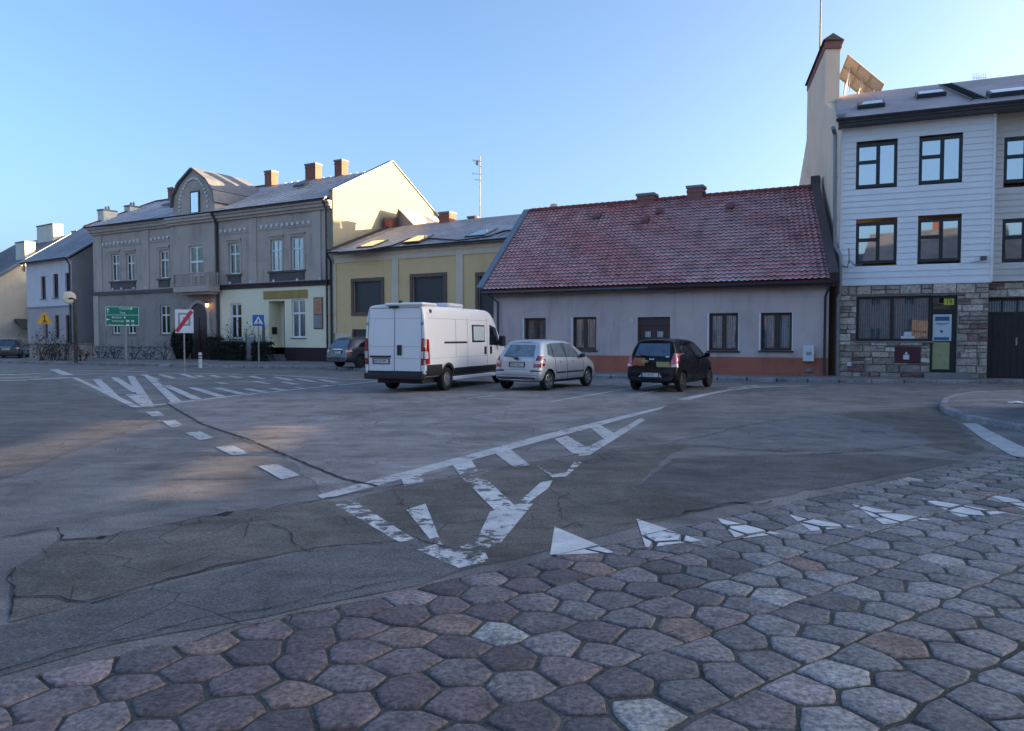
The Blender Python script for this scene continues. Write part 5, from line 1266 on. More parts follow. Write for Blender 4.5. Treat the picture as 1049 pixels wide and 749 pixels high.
def weld(o):
    import bmesh
    bm = bmesh.new(); bm.from_mesh(o.data); bmesh.ops.remove_doubles(bm, verts=bm.verts, dist=1e-5); bmesh.ops.dissolve_degenerate(bm, edges=bm.edges, dist=1e-6); bmesh.ops.recalc_face_normals(bm, faces=bm.faces); bm.to_mesh(o.data); bm.free()
class Car:
    def __init__(s, name, label, rings, mat, wheels, wr, track, well=1.13, sub=2, group=None):
        s.e = thing(name, label, 'van' if 'van' in name else 'car', group=group)
        o = loft(rings).build('body', mat); weld(o); sb = o.modifiers.new('s', 'SUBSURF'); sb.levels = sb.render_levels = sub
        me0 = evaluated(o); s.bvh = BVHTree.FromPolygons([v.co for v in me0.vertices], [tuple(p.vertices) for p in me0.polygons])
        cuts = []
        for wx in wheels:
            for sg in (-1, 1):
                c = MB(); c.lathe([(0, 0), (wr * well, 0), (wr * well, .34), (0, .34)], 'y', 32, (wx, (track / 2 - .15) if sg > 0 else -(track / 2 + .19), wr + .02))
                co = c.build('cut', 'blackplastic'); weld(co); cuts.append(co)
                bm_ = o.modifiers.new('b', 'BOOLEAN'); bm_.object = co; bm_.operation = 'DIFFERENCE'; bm_.solver = 'EXACT'; bm_.material_mode = 'TRANSFER'
        me = evaluated(o); o.modifiers.clear(); o.data = me; me.shade_smooth(); me.set_sharp_from_angle(angle=R(42))
        for c in cuts: bpy.data.objects.remove(c)
        o.parent = s.e; s.body = o; s.wr = wr; s.track = track; s.wheels = wheels
    def hit(s, axis, a, b_):
        if axis == 'rear': o_, d = Vector((-4, a, b_)), Vector((1, 0, 0))
        elif axis == 'front': o_, d = Vector((12, a, b_)), Vector((-1, 0, 0))
        elif axis == 'right': o_, d = Vector((a, -4, b_)), Vector((0, 1, 0))
        elif axis == 'left': o_, d = Vector((a, 4, b_)), Vector((0, -1, 0))
        else: o_, d = Vector((a, b_, 5)), Vector((0, 0, -1))
        h = s.bvh.ray_cast(o_, d)
        if h[0] is None: return None
        n = h[1] if h[1].dot(d) < 0 else -h[1]
        return h[0], n
    def patch(s, name, mat, axis, quad, off=.006, n=8, m=6, par=None, rim=True):
        """conforming panel: quad of 4 corners in the plane seen along axis"""
        g = []
        for i in range(n + 1):
            row = []
            for j in range(m + 1):
                u, v = i / n, j / m
                a = [(quad[0][k] * (1 - u) + quad[1][k] * u) * (1 - v) + (quad[3][k] * (1 - u) + quad[2][k] * u) * v for k in (0, 1)]
                row.append(s.hit(axis, *a))
            g.append(row)
        mb_ = MB()
        P = lambda h, o_: h[0] + h[1] * o_
        for i in range(n):
            for j in range(m):
                c = [g[i][j], g[i + 1][j], g[i + 1][j + 1], g[i][j + 1]]
                if any(x is None for x in c): continue
                mb_.add([P(x, off) for x in c])
        if rim:
            bd = [g[i][0] for i in range(n + 1)] + [g[n][j] for j in range(1, m + 1)] + [g[i][m] for i in range(n - 1, -1, -1)] + [g[0][j] for j in range(m - 1, 0, -1)]
            for i in range(len(bd)):
                a, c = bd[i], bd[(i + 1) % len(bd)]
                if a and c: mb_.add([P(a, -.01), P(c, -.01), P(c, off), P(a, off)])
        if not mb_.f: return None
        # weld the grid so that shading is smooth
        import bmesh
        o = mb_.build(name, mat, par or s.e); bm = bmesh.new(); bm.from_mesh(o.data); bmesh.ops.remove_doubles(bm, verts=bm.verts, dist=.0004); bm.to_mesh(o.data); bm.free()
        o.data.shade_smooth(); o.data.set_sharp_from_angle(angle=R(40)); return o
    def line(s, name, mat, axis, pts, w=.006, off=.003, par=None):
        mb_ = MB(); out = []
        for i in range(len(pts) - 1):
            L_ = max(abs(pts[i + 1][0] - pts[i][0]), abs(pts[i + 1][1] - pts[i][1])); n = max(2, int(L_ / .06))
            for k in range(n + (1 if i == len(pts) - 2 else 0)):
                t = k / n; h = s.hit(axis, pts[i][0] * (1 - t) + pts[i + 1][0] * t, pts[i][1] * (1 - t) + pts[i + 1][1] * t)
                if h: out.append(h[0] + h[1] * off)
        if len(out) > 1: mb_.tube(out, w, 5)
        return mb_
    def seams(s, name, mat, specs, w=.005, par=None):
        mb_ = MB()
        for axis, pts in specs:
            x = s.line('', '', axis, pts, w); k = len(mb_.v); mb_.v += x.v; mb_.f += [tuple(i + k for i in f) for f in x.f]; mb_.mi += x.mi; mb_.tint += x.tint
        return mb_.build(name, mat, par or s.e, smooth=True)
    def add_wheels(s, tw, rim, spokes=5, rr=.62, hub=True):
        wr = s.wr
        for wx in s.wheels:
            for sg in (-1, 1):
                yo = sg * s.track / 2; m = MB(); h = tw / 2
                m.lathe([(wr * rr, -h * .85), (wr * .80, -h), (wr * .93, -h * .97), (wr, -h * .7), (wr, -h * .25), (wr * .985, -h * .22), (wr * .985, -h * .16), (wr, -h * .13), (wr, h * .13), (wr * .985, h * .16), (wr * .985, h * .22), (wr, h * .25), (wr, h * .7), (wr * .93, h * .97), (wr * .80, h), (wr * rr, h * .85), (wr * rr, -h * .85)], 'y', 36, (wx, yo, wr))
                w = m.build('wheel', 'rubber', s.e, smooth=True, sharp=35)
                r = MB(); y1 = yo + sg * h * .8; R_ = wr * rr
                r.lathe([(R_, y1 - yo - sg * .09), (R_ * 1.02, y1 - yo), (R_ * .93, y1 - yo + sg * .008), (R_ * .88, y1 - yo - sg * .02), (R_ * .86, y1 - yo - sg * .09), (0, y1 - yo - sg * .09)], 'y', 32, (wx, yo, wr))
                a0 = rng.uniform(0, 1)
                for k in range(spokes):
                    t = 2 * pi * k / spokes + a0; d = Vector((cos(t), 0, sin(t))); p = Vector((-sin(t), 0, cos(t))); c = Vector((wx, y1, wr)); w0, w1 = R_ * .17, R_ * (.24 if spokes < 8 else .12)
                    q = [c + d * R_ * .15 - p * w0, c + d * R_ * .9 - p * w1, c + d * R_ * .9 + p * w1, c + d * R_ * .15 + p * w0]
                    r.prism(q, Vector((0, -sg * .045, 0)))
                r.lathe([(0, sg * .012), (R_ * .22, sg * .008), (R_ * .26, -sg * .03)], 'y', 16, (wx, y1, wr))
                r.build('rim', rim, w, smooth=True, sharp=35)
    def place(s, heading, ref_local, ref_world):
        """heading in degrees clockwise from +y; ref_local (x,y) is put at ref_world"""
        rz = R(90 - heading); c, sn = cos(rz), sin(rz); x, y = ref_local
        s.e.location = (ref_world[0] - (c * x - sn * y), ref_world[1] - (sn * x + c * y), ref_world[2] if len(ref_world) > 2 else 0.012); s.e.rotation_euler = (0, 0, rz)
    def plate(s, txt, y, z, w=.52, h=.114, frame=True, off=.012, tilt=0):
        hh = s.hit('rear', y, z); x = hh[0].x - .02
        m = MB(); m.bbox(x - .012, x + .03, y - w / 2 - .02, y + w / 2 + .02, z - h / 2 - .02, z + h / 2 + .02, .004); f = m.build('number_plate', 'black', s.e)
        m = MB(); m.box(x - .018, x - .0125, y - w / 2, y + w / 2, z - h / 2, z + h / 2); m.build('plate_face', 'plate', f)
        m = MB(); m.box(x - .0195, x - .0182, y + w / 2 - .045, y + w / 2, z - h / 2, z + h / 2); m.build('plate_band', 'signblue', f)
        text(txt, h * .95, 'black', f, (x - .0200, y + w / 2 - .06, z), (R(90), 0, R(-90)), 'plate_lettering', .0008, 'LEFT', .78)

def hatch_ring(xl, xb, xr, w, zb, zm, zbelt, wr, zr, crown=.03, roofk=.8):
    return [(xl, 0, zb), (xl, w * .78, zb), (xl, w * .95, zb + .05), (xl, w, zb + .22), (xl * .6 + xb * .4, w * 1.0, zm), (xl * .15 + xb * .85, w * .99, zbelt - .06), (xb, w * .965, zbelt + .01), (xb * .5 + xr * .5, (w * .955 + wr) / 2, (zbelt + zr) / 2), (xr, wr, zr - .05), (xr, wr * roofk, zr), (xr, 0, zr + crown)]

# ------------------------------------------------ silver hatchback
Rj = [hatch_ring(.10, .14, .46, .66, .36, .60, .93, .52, 1.40, .03), hatch_ring(.02, .12, .44, .72, .32, .60, .93, .545, 1.43), hatch_ring(.06, .18, .50, .80, .28, .60, .935, .575, 1.47), hatch_ring(.28, .36, .66, .832, .24, .58, .94, .60, 1.495),
      hatch_ring(.75, .85, 1.0, .8375, .22, .56, .94, .615, 1.505), hatch_ring(1.4, 1.4, 1.5, .8375, .20, .55, .93, .62, 1.51), hatch_ring(2.0, 2.0, 1.95, .8375, .20, .55, .92, .615, 1.495), hatch_ring(2.55, 2.5, 2.35, .8375, .20, .55, .905, .60, 1.44),
      hatch_ring(2.85, 2.85, 2.75, .8375, .21, .55, .89, .64, 1.235, .05), hatch_ring(3.1, 3.1, 3.08, .835, .22, .55, .875, .69, 1.02, .05, .85), hatch_ring(3.3, 3.3, 3.3, .825, .23, .55, .83, .70, .915, .05, .8), hatch_ring(3.6, 3.56, 3.55, .775, .25, .5, .74, .60, .81, .05, .8),
      hatch_ring(3.78, 3.72, 3.70, .68, .27, .46, .64, .5, .69, .04, .8), hatch_ring(3.83, 3.77, 3.74, .58, .30, .44, .58, .42, .62, .03, .8)]
c = Car('silver_hatchback', 'silver compact five door hatchback parked between the white van and the black hatchback', Rj, 'silver', [.62, 3.07], .295, 1.45)
c.add_wheels(.185, 'alloy', 5, .66)
c.patch('rear_window', 'carglass_reflect', 'rear', [(.54, 1.0), (-.54, 1.0), (-.46, 1.36), (.46, 1.36)], n=12)
for ax, sg in (('right', -1), ('left', 1)):
    c.patch('side_window', 'carglass_reflect', ax, [(.62, 1.06), (.86, .99), (.92, 1.39), (.74, 1.36)])
    c.patch('side_window', 'carglass_reflect', ax, [(.92, .985), (1.62, .965), (1.58, 1.41), (.98, 1.40)])
    c.patch('side_window', 'carglass_reflect', ax, [(1.70, .962), (2.62, .945), (2.18, 1.37), (1.65, 1.41)])
    c.patch('window_pillar', 'black', ax, [(1.625, .965), (1.695, .962), (1.645, 1.41), (1.585, 1.41)], off=.004)
    c.patch('window_pillar', 'black', ax, [(.865, .99), (.915, .985), (.975, 1.40), (.925, 1.39)], off=.004)
    c.patch('side_moulding', 'black', ax, [(1.62, .50), (2.68, .50), (2.68, .545), (1.62, .545)], .014)
    c.patch('side_moulding', 'black', ax, [(.98, .50), (1.56, .50), (1.56, .54), (.98, .54)], .010)
    c.patch('sill', 'blackplastic', ax, [(.98, .24), (2.72, .24), (2.72, .31), (.98, .31)], .006)
    for hx in (1.22, 1.98): c.patch('door_handle', 'silver', ax, [(hx, .83), (hx + .19, .825), (hx + .19, .855), (hx, .862)], .03)
    h = c.patch('tail_light', 'tail', ax, [(.05, .69), (.36, .75), (.42, .93), (.12, 1.01)], .012)
    c.patch('tail_light_clear', 'tailclear', ax, [(.06, .79), (.36, .82), (.38, .90), (.08, .88)], .015)
    q = [(sg * .56, .68), (sg * .82, .70), (sg * .80, 1.01), (sg * .68, 1.03)]
    t = c.patch('tail_light', 'tail', 'rear', q, .012); c.patch('tail_light_clear', 'tailclear', 'rear', [(sg * .60, .79), (sg * .82, .80), (sg * .81, .885), (sg * .635, .885)], .016, par=t)
    c.patch('bumper_strip', 'black', 'rear', [(sg * .47, .565), (sg * .80, .565), (sg * .80, .605), (sg * .47, .605)], .014)
    m = MB(); m.bbox(2.42, 2.58, sg * .84 if sg > 0 else -.98, sg * .98 if sg > 0 else -.84, .95, 1.07, .03); m.bbox(2.48, 2.56, min(sg * .74, sg * .86), max(sg * .74, sg * .86), .94, .99, .01); m.build('wing_mirror', 'silver' if 0 else 'blackplastic', c.e)
c.patch('windscreen', 'carglass', 'front', [(.60, 1.06), (-.60, 1.06), (-.52, 1.40), (.52, 1.40)])
c.seams('panel_gaps', 'black', [('right', [(1.66, .95), (1.66, .34)]), ('right', [(.95, .97), (.98, .55)]), ('right', [(2.66, .93), (2.72, .6), (2.70, .34)]), ('rear', [(.56, .98), (.60, .66), (.62, .62), (-.62, .62), (-.60, .66), (-.56, .98)]), ('rear', [(.72, .46), (-.72, .46)])])
c.plate('DW 154CF', .02, .77)
m = MB(); m.tube([(.02, .10, .99), (-.015, .05, 1.0), (.10, .42, 1.03)], .018, 6); m.bbox(.02, .13, -.03, .07, .92, .99, .01); m.build('rear_wiper', 'black', c.e)
c.patch('exhaust_trim', 'blackplastic', 'rear', [(.66, .33), (-.66, .33), (-.68, .40), (.68, .40)], .008)
g = G(560.2, 400.2); c.place(34, (.62, -.725), (g.x, g.y))

# ------------------------------------------------ black hatchback
Rb = [hatch_ring(.10, .12, .36, .64, .36, .60, .93, .50, 1.43, .02), hatch_ring(.02, .10, .34, .70, .31, .60, .93, .535, 1.46), hatch_ring(.06, .15, .38, .77, .27, .60, .935, .565, 1.495), hatch_ring(.28, .32, .55, .795, .24, .58, .94, .59, 1.515),
      hatch_ring(.7, .8, .95, .80, .22, .56, .94, .60, 1.525), hatch_ring(1.3, 1.3, 1.4, .80, .20, .55, .93, .605, 1.53), hatch_ring(1.9, 1.9, 1.85, .80, .20, .55, .92, .60, 1.51), hatch_ring(2.4, 2.35, 2.2, .80, .20, .55, .91, .585, 1.45),
      hatch_ring(2.65, 2.65, 2.55, .80, .21, .55, .90, .62, 1.25, .05), hatch_ring(2.85, 2.85, 2.84, .795, .22, .55, .885, .66, 1.05, .05, .85), hatch_ring(3.05, 3.05, 3.05, .785, .23, .55, .85, .67, .94, .05, .8), hatch_ring(3.32, 3.30, 3.28, .74, .25, .5, .76, .58, .83, .05, .8),
      hatch_ring(3.5, 3.45, 3.42, .64, .27, .46, .66, .48, .71, .04, .8), hatch_ring(3.56, 3.5, 3.46, .55, .30, .44, .6, .4, .64, .03, .8)]
c = Car('black_hatchback', 'small black hatchback with orange and yellow patches on its tailgate', Rb, 'carblack', [.60, 2.98], .285, 1.40)
c.add_wheels(.175, 'alloydark', 6, .64)
c.patch('rear_window', 'carglass_mist', 'rear', [(.55, 1.03), (-.55, 1.03), (-.47, 1.40), (.47, 1.40)], n=12)
for ax, sg in (('right', -1), ('left', 1)):
    c.patch('side_window', 'carglass', ax, [(.55, 1.08), (.80, 1.02), (.86, 1.41), (.68, 1.38)])
    c.patch('side_window', 'carglass', ax, [(.86, 1.0), (1.48, .98), (1.45, 1.43), (.92, 1.42)])
    c.patch('side_window', 'carglass', ax, [(1.56, .98), (2.42, .955), (2.05, 1.38), (1.53, 1.43)])
    for hx in (1.10, 1.82): c.patch('door_handle', 'carblack', ax, [(hx, .84), (hx + .19, .835), (hx + .19, .865), (hx, .872)], .03)
    c.patch('tail_light', 'tailpink', ax, [(.05, .74), (.22, .76), (.36, 1.06), (.20, 1.12)], .012)
    t = c.patch('tail_light', 'tailpink', 'rear', [(sg * .58, .72), (sg * .78, .72), (sg * .72, 1.11), (sg * .645, 1.11)], .012); c.patch('tail_light_clear', 'tailclear', 'rear', [(sg * .59, .73), (sg * .77, .73), (sg * .77, .82), (sg * .69, .80)], .016, par=t)
    m = MB(); m.bbox(2.25, 2.40, min(sg * .83, sg * .98), max(sg * .83, sg * .98), .97, 1.11, .03); m.bbox(2.31, 2.38, min(sg * .72, sg * .86), max(sg * .72, sg * .86), .96, 1.01, .01); m.build('wing_mirror', 'carblack', c.e)
c.patch('windscreen', 'carglass', 'front', [(.57, 1.08), (-.57, 1.08), (-.50, 1.42), (.50, 1.42)])
c.seams('panel_gaps', 'black', [('right', [(1.52, .95), (1.52, .34)]), ('right', [(2.44, .93), (2.5, .6), (2.48, .34)]), ('rear', [(.66, .63), (-.66, .63)])])
st = c.patch('tailgate_patch', 'orange', 'rear', [(.58, .76), (.22, .74), (.20, .97), (.59, .98)], .009); st['label'] = 'orange patch with a long pale tip'
c.patch('tailgate_patch', 'plateyellow', 'rear', [(.32, .81), (.10, .86), (.10, .90), (.32, .92)], .0125)  # flat orange and yellow patches laid over the tailgate
st = c.patch('tailgate_patch', 'plateyellow', 'rear', [(-.16, .72), (-.56, .72), (-.56, .87), (-.14, .87)], .010)
text('LLOYD TAXI', .075, 'rust', st, (0, 0, 0)) if 0 else None
c.patch('tailgate_badge', 'chrome', 'rear', [(.07, .93), (-.07, .93), (-.07, .965), (.07, .965)], .016); c.patch('tailgate_badge', 'chrome', 'rear', [(-.42, 1.0), (-.53, 1.0), (-.53, 1.03), (-.42, 1.03)], .01)
c.plate('ZY 2R1JF', .04, .485, .52, .114); c.patch('plate_surround', 'plate', 'rear', [(.40, .42), (-.32, .42), (-.24, .56), (.26, .56)], .004)
m = MB(); m.tube([(.06, .0, 1.02), (.02, .02, 1.03), (.16, .36, 1.06)], .018, 6); m.build('rear_wiper', 'black', c.e)
m = MB(); m.tube([(.75, .45, 1.52), (.62, .46, 1.56), (.55, .46, 1.60)], .015, 6); m.build('aerial', 'black', c.e)
g = G(697, 401.4); c.place(33.5, (.60, -.70), (g.x, g.y))

# ------------------------------------------------ white panel van
def van_ring(x, w, zb, dz=0, top=None, xs=None, wt=None, bulge=1.0):
    pts = [(0, zb), (.80, zb), (.965, zb + .06), (1.0, zb + .22), (1.0, .95), (1.0, 1.35), (.985, 1.9), (.955, 2.27), (.915, 2.44), (.85, 2.50), (.45, 2.525), (0, 2.53)]
    out = []
    for i, (k, z) in enumerate(pts):
        kk = k * w
        if top is not None:
            zt, lim = top
            if z > lim: z = lim + (zt - lim) * (z - lim) / (2.53 - lim)
        out.append((x if xs is None else xs[i], kk, z + dz))
    return out
hw_ = 1.025
def inset(r, f): 
    cz = 1.4; return [(p[0], p[1] * f, cz + (p[2] - cz) * (1 - (1 - f) * .6)) for p in r]
base = van_ring(.02, hw_ * .965, .42)
tap = [1, 1, 1, 1, 1, 1, .985, .965, .955, .955, .96, 1]
base = [(.02 + max(0, (p[2] - 1.2)) * .035, p[1] * tap[i], p[2]) for i, p in enumerate(base)]
rv = [inset(base, .90), inset(base, .972), [(p[0] + .015, p[1] * 1.008, p[2] + .004) for p in base], [(p[0] + .07, p[1] * 1.03, p[2] + .008) for p in base]]
rv += [van_ring(x, hw_, .40) for x in (.35, 1.2, 2.4, 3.6, 4.3)]
def nose(x, zt, lim, w, xoff=0, zb=.38):
    r = van_ring(x, w, zb, 0, (zt, lim)); return [(p[0], p[1], p[2]) for p in r]
rv += [nose(4.55, 2.50, 1.3, hw_), nose(4.8, 2.36, 1.3, hw_), nose(5.15, 1.95, 1.25, hw_ * .995), nose(5.45, 1.52, 1.2, hw_ * .985), nose(5.7, 1.38, 1.1, hw_ * .96), nose(6.05, 1.22, 1.0, hw_ * .90), nose(6.28, 1.02, .85, hw_ * .80), nose(6.36, .85, .75, hw_ * .66)]
c = Car('white_camper_van', 'white high roof panel van with a small side window, left of the silver hatchback', rv, 'vanwhite', [1.38, 5.41], .345, 1.80, 1.16)
c.add_wheels(.225, 'steel', 10, .60)
for ax, sg in (('right', -1), ('left', 1)):
    c.patch('tail_light', 'tail', ax, [(.02, .82), (.24, .82), (.20, 1.52), (.03, 1.54)], .02)
    t = c.patch('tail_light', 'tail', 'rear', [(sg * .87, .80), (sg * .965, .80), (sg * .955, 1.56), (sg * .885, 1.54)], .02, m=10)
    c.patch('tail_light_clear', 'tailclear', 'rear', [(sg * .885, .98), (sg * .955, .98), (sg * .955, 1.18), (sg * .89, 1.18)], .025, par=t); c.patch('tail_light_clear', 'tailclear', ax, [(.03, .98), (.14, .98), (.13, 1.18), (.03, 1.18)], .025, par=t)
    c.patch('rear_bumper', 'blackplastic', ax, [(.02, .34), (1.0, .34), (.98, .80), (.02, .80)], .02, n=12)
    c.patch('side_moulding', 'blackplastic', ax, [(1.82, .46), (4.98, .46), (4.98, .66), (1.82, .66)], .018, n=24)
    c.patch('sliding_rail', 'black', ax, [(1.15, 1.40), (2.65, 1.40), (2.65, 1.455), (1.15, 1.455)], .012, n=16)
    w = c.patch('side_window_frame', 'black', ax, [(3.05, 1.43), (3.98, 1.43), (3.98, 1.98), (3.05, 1.98)], .02, n=10)
    c.patch('side_window', 'tailclear' if 0 else 'poster', ax, [(3.11, 1.48), (3.92, 1.48), (3.92, 1.93), (3.11, 1.93)], .034, n=10, par=w)
    c.patch('cab_window', 'carglass', ax, [(4.36, 1.33), (5.30, 1.30), (4.93, 1.90), (4.42, 2.0)], .012, n=10)
    for hx in (3.98, 4.42): c.patch('door_handle', 'black', ax, [(hx, 1.03), (hx + .11, 1.03), (hx + .11, 1.28), (hx, 1.28)], .03)
    m = MB(); m.bbox(4.98, 5.16, min(sg * 1.09, sg * 1.30), max(sg * 1.09, sg * 1.30), 1.28, 1.64, .04); m.bbox(5.02, 5.12, min(sg * .98, sg * 1.12), max(sg * .98, sg * 1.12), 1.36, 1.46, .02); m.build('wing_mirror', 'blackplastic', c.e)
    arch = MB()
    for k in range(16):
        t0, t1 = pi * (k / 16) * 1.0, pi * ((k + 1) / 16); 
        for wx in (1.38,):
            q = []
            for (t, r_) in ((t0, .40), (t1, .40), (t1, .47), (t0, .47)):
                x, z = wx + r_ * cos(t), .365 + r_ * sin(t); h = c.hit(ax, x, z); q.append(h[0] + h[1] * .018 if h else None)
            if all(q): arch.add(q)
    if arch.f: arch.build('wheel_arch_trim', 'blackplastic', c.e)
c.patch('rear_bumper', 'blackplastic', 'rear', [(1.0, .36), (-1.0, .36), (-1.0, .62), (1.0, .62)], .03, n=16)
m = MB(); m.bbox(-.09, .12, -.99, .99, .38, .56, .04); m.build('bumper_step', 'blackplastic', c.e)
m = MB(); m.bbox(1.75, 4.95, -1.0, -.9, .27, .40, .03); m.bbox(1.75, 4.95, .9, 1.0, .27, .40, .03); m.build('side_sill', 'vanwhite', c.e)
m = MB(); m.box(.3, 6.0, -.75, .75, .25, .42); m.build('underbody', 'blackplastic', c.e)
c.seams('door_gaps', 'black', [('rear', [(0, .60), (0, 2.42)]), ('rear', [(.86, .63), (.89, 1.6), (.86, 2.36), (.80, 2.42), (-.80, 2.42), (-.86, 2.36), (-.89, 1.6), (-.86, .63)])], .007)
c.seams('panel_ribs', 'b1side', [('rear', [(.84, 2.12), (.03, 2.12)]), ('rear', [(-.03, 2.12), (-.84, 2.12)]), ('rear', [(.84, 1.32), (.03, 1.32)]), ('rear', [(-.03, 1.32), (-.84, 1.32)]), ('rear', [(-.03, .98), (-.84, .98)]),
    ('right', [(.30, 2.13), (4.3, 2.13)]), ('right', [(.35, .98), (4.2, .98)]), ('right', [(2.72, .50), (2.72, 2.2)]), ('right', [(4.2, .50), (4.2, 2.2)]), ('right', [(5.2, .8), (5.35, 1.3)]), ('right', [(1.9, 2.13), (1.9, 1.0)])], .0035)
c.patch('door_handle', 'black', 'rear', [(-.10, 1.07), (-.24, 1.07), (-.24, 1.36), (-.10, 1.36)], .025)
c.patch('plate_lamp_bar', 'black', 'rear', [(.80, 1.0), (.12, 1.0), (.12, 1.055), (.80, 1.055)], .04)
c.plate('KR 9C17M', .44, .895, .52, .114)
for sg in (-1, 1): c.patch('door_hinge', 'steel', 'rear', [(sg * .86, 1.92), (sg * .94, 1.92), (sg * .94, 2.02), (sg * .86, 2.02)], .02)
m = MB(); m.bbox(-.02, .85, -.95, .30, 2.47, 2.57, .04); m.build('roof_spoiler', 'vanwhite', c.e)
m = MB(); m.bbox(-.02, .06, -.12, .16, 2.42, 2.475, .01); m.bbox(.0, .10, -.24, -.15, 2.56, 2.63, .015); m.build('brake_light', 'black', c.e)
m = MB(); m.bbox(2.3, 3.4, -.55, .35, 2.525, 2.66, .05); m.build('roof_vent', 'b1', c.e)
m = MB(); h = c.hit('right', .42, 2.33); m.bbox(h[0].x - .06, h[0].x + .06, h[0].y - .02, h[0].y + .03, h[0].z - .05, h[0].z + .05, .01); m.build('side_marker', 'black', c.e)
c.patch('windscreen', 'carglass', 'front', [(.85, 1.60), (-.85, 1.60), (-.78, 2.28), (.78, 2.28)], .01)
c.place(22.5, (0, -1.025), (-2.43, 20.75))

# ------------------------------------------------ distant estate cars
def estate(name, label, mat, heading, ref, refw, z, group=None):
    Re = [hatch_ring(.10, .14, .44, .68, .36, .60, .92, .52, 1.36, .02), hatch_ring(.02, .12, .42, .74, .32, .60, .92, .55, 1.39), hatch_ring(.08, .2, .5, .83, .28, .60, .925, .59, 1.43), hatch_ring(.5, .5, .8, .87, .23, .58, .93, .62, 1.46), hatch_ring(1.4, 1.4, 1.5, .875, .20, .55, .93, .63, 1.47),
          hatch_ring(2.2, 2.2, 2.1, .875, .20, .55, .92, .62, 1.455), hatch_ring(2.7, 2.65, 2.45, .875, .20, .55, .91, .60, 1.40), hatch_ring(3.1, 3.05, 2.95, .87, .21, .55, .90, .66, 1.15, .05), hatch_ring(3.35, 3.3, 3.3, .865, .22, .55, .89, .70, .98, .04), hatch_ring(3.9, 3.9, 3.9, .83, .24, .52, .80, .66, .87, .04), hatch_ring(4.35, 4.3, 4.28, .68, .28, .46, .64, .5, .70, .03)]
    c = Car(name, label, Re, mat, [.85, 3.45], .31, 1.5); c.add_wheels(.2, 'alloydark', 6)
    c.patch('rear_window', 'carglass_mist', 'rear', [(.58, .97), (-.58, .97), (-.50, 1.32), (.50, 1.32)])
    for ax, sg in (('right', -1), ('left', 1)):
        c.patch('side_window', 'carglass', ax, [(.45, 1.02), (1.15, .99), (1.15, 1.37), (.75, 1.34)]); c.patch('side_window', 'carglass', ax, [(1.22, .985), (1.95, .97), (1.92, 1.38), (1.22, 1.37)]); c.patch('side_window', 'carglass', ax, [(2.02, .97), (2.9, .95), (2.4, 1.33), (1.99, 1.38)])
        t = c.patch('tail_light', 'tail', 'rear', [(sg * .60, .70), (sg * .84, .70), (sg * .80, .95), (sg * .66, .95)], .012); c.patch('tail_light_clear', 'tailclear', 'rear', [(sg * .61, .78), (sg * .84, .78), (sg * .83, .83), (sg * .62, .83)], .016, par=t)
        c.patch('tail_light', 'tail', ax, [(.04, .70), (.22, .72), (.28, .93), (.12, .95)], .012)
        m = MB(); m.bbox(2.6, 2.76, min(sg * .88, sg * 1.02), max(sg * .88, sg * 1.02), .95, 1.08, .03); m.bbox(2.66, 2.74, min(sg * .78, sg * .9), max(sg * .78, sg * .9), .94, .99, .01); m.build('wing_mirror', mat, c.e)
    c.patch('windscreen', 'carglass', 'front', [(.62, 1.04), (-.62, 1.04), (-.52, 1.36), (.52, 1.36)])
    c.patch('rear_bumper', 'blackplastic', 'rear', [(.74, .32), (-.74, .32), (-.74, .46), (.74, .46)], .01)
    c.patch('tailgate_trim', 'chrome', 'rear', [(.34, .88), (-.34, .88), (-.34, .905), (.34, .905)], .01)
    c.plate('KR 5T20', 0, .74); c.seams('panel_gaps', 'black', [('rear', [(.62, .95), (.60, .60), (-.60, .60), (-.62, .95)])])
    c.place(heading, ref, (*refw, z)); return c
g = G(361, 376.4, .125); estate('graphite_estate_car', 'dark graphite estate car half hidden behind the left side of the white van', 'cargrey', 38, (.85, -.2), (g.x, g.y), .127)
g = G(12, 368.6); estate('black_estate_car', 'black car seen from behind at the far left edge of the street', 'cardark', -38 + 14, (.4, -.3), (g.x, g.y), .012)

# ------------------------------------------------------------------ signs and street furniture
def face_rz(p, extra=0): return atan2(p.y, p.x) - pi / 2 + extra        # turn the local -y side to the camera's side of the square
# green direction sign
p = G(129.5, 373, .114); t = thing('direction_sign', 'green road direction sign with white lettering on a grey post', 'road sign', p, R(14) + 0.1)
Dp = p.y; sc = Dp / F_PX
wS, hS = 31.2 * sc * 1.01, 20.6 * sc; zc_ = (345.4 - 324.2) * sc + 1.6 - .114; xo = (127.0 - 129.5) * sc
m = MB(); m.tube([(0, 0, 0), (0, 0, zc_ + hS * .3)], .06, 10); m.box(-.16, .16, -.16, .16, 0, .06); m.build('post', 'steel', t, smooth=True, sharp=40)
m = MB(); m.bbox(xo - wS / 2, xo + wS / 2, -.11, -.075, zc_ - hS / 2, zc_ + hS / 2, .01); bd = m.build('sign_board', 'signgreen', t)
m = MB(); x0, x1, z0, z1 = xo - wS / 2 + .03, xo + wS / 2 - .03, zc_ - hS / 2 + .03, zc_ + hS / 2 - .03; f = .022; y0 = -.116; y1 = -.1105
for q in ((x0, x1, z1 - f, z1), (x0, x1, z0, z0 + f), (x0, x0 + f, z0, z1), (x1 - f, x1, z0, z1), (x0 + f, x1 - f, zc_ + .06, zc_ + .08)): m.box(q[0], q[1], y0, y1, q[2], q[3])
for (zz, xx) in ((zc_ + .30, 0), ):                        # arrow up
    m.box(x0 + .10, x0 + .13, y0, y1, zz - .12, zz + .06); m.prism([(x0 + .06, y0, zz + .05), (x0 + .17, y0, zz + .05), (x0 + .115, y0, zz + .15)], (0, .005, 0))
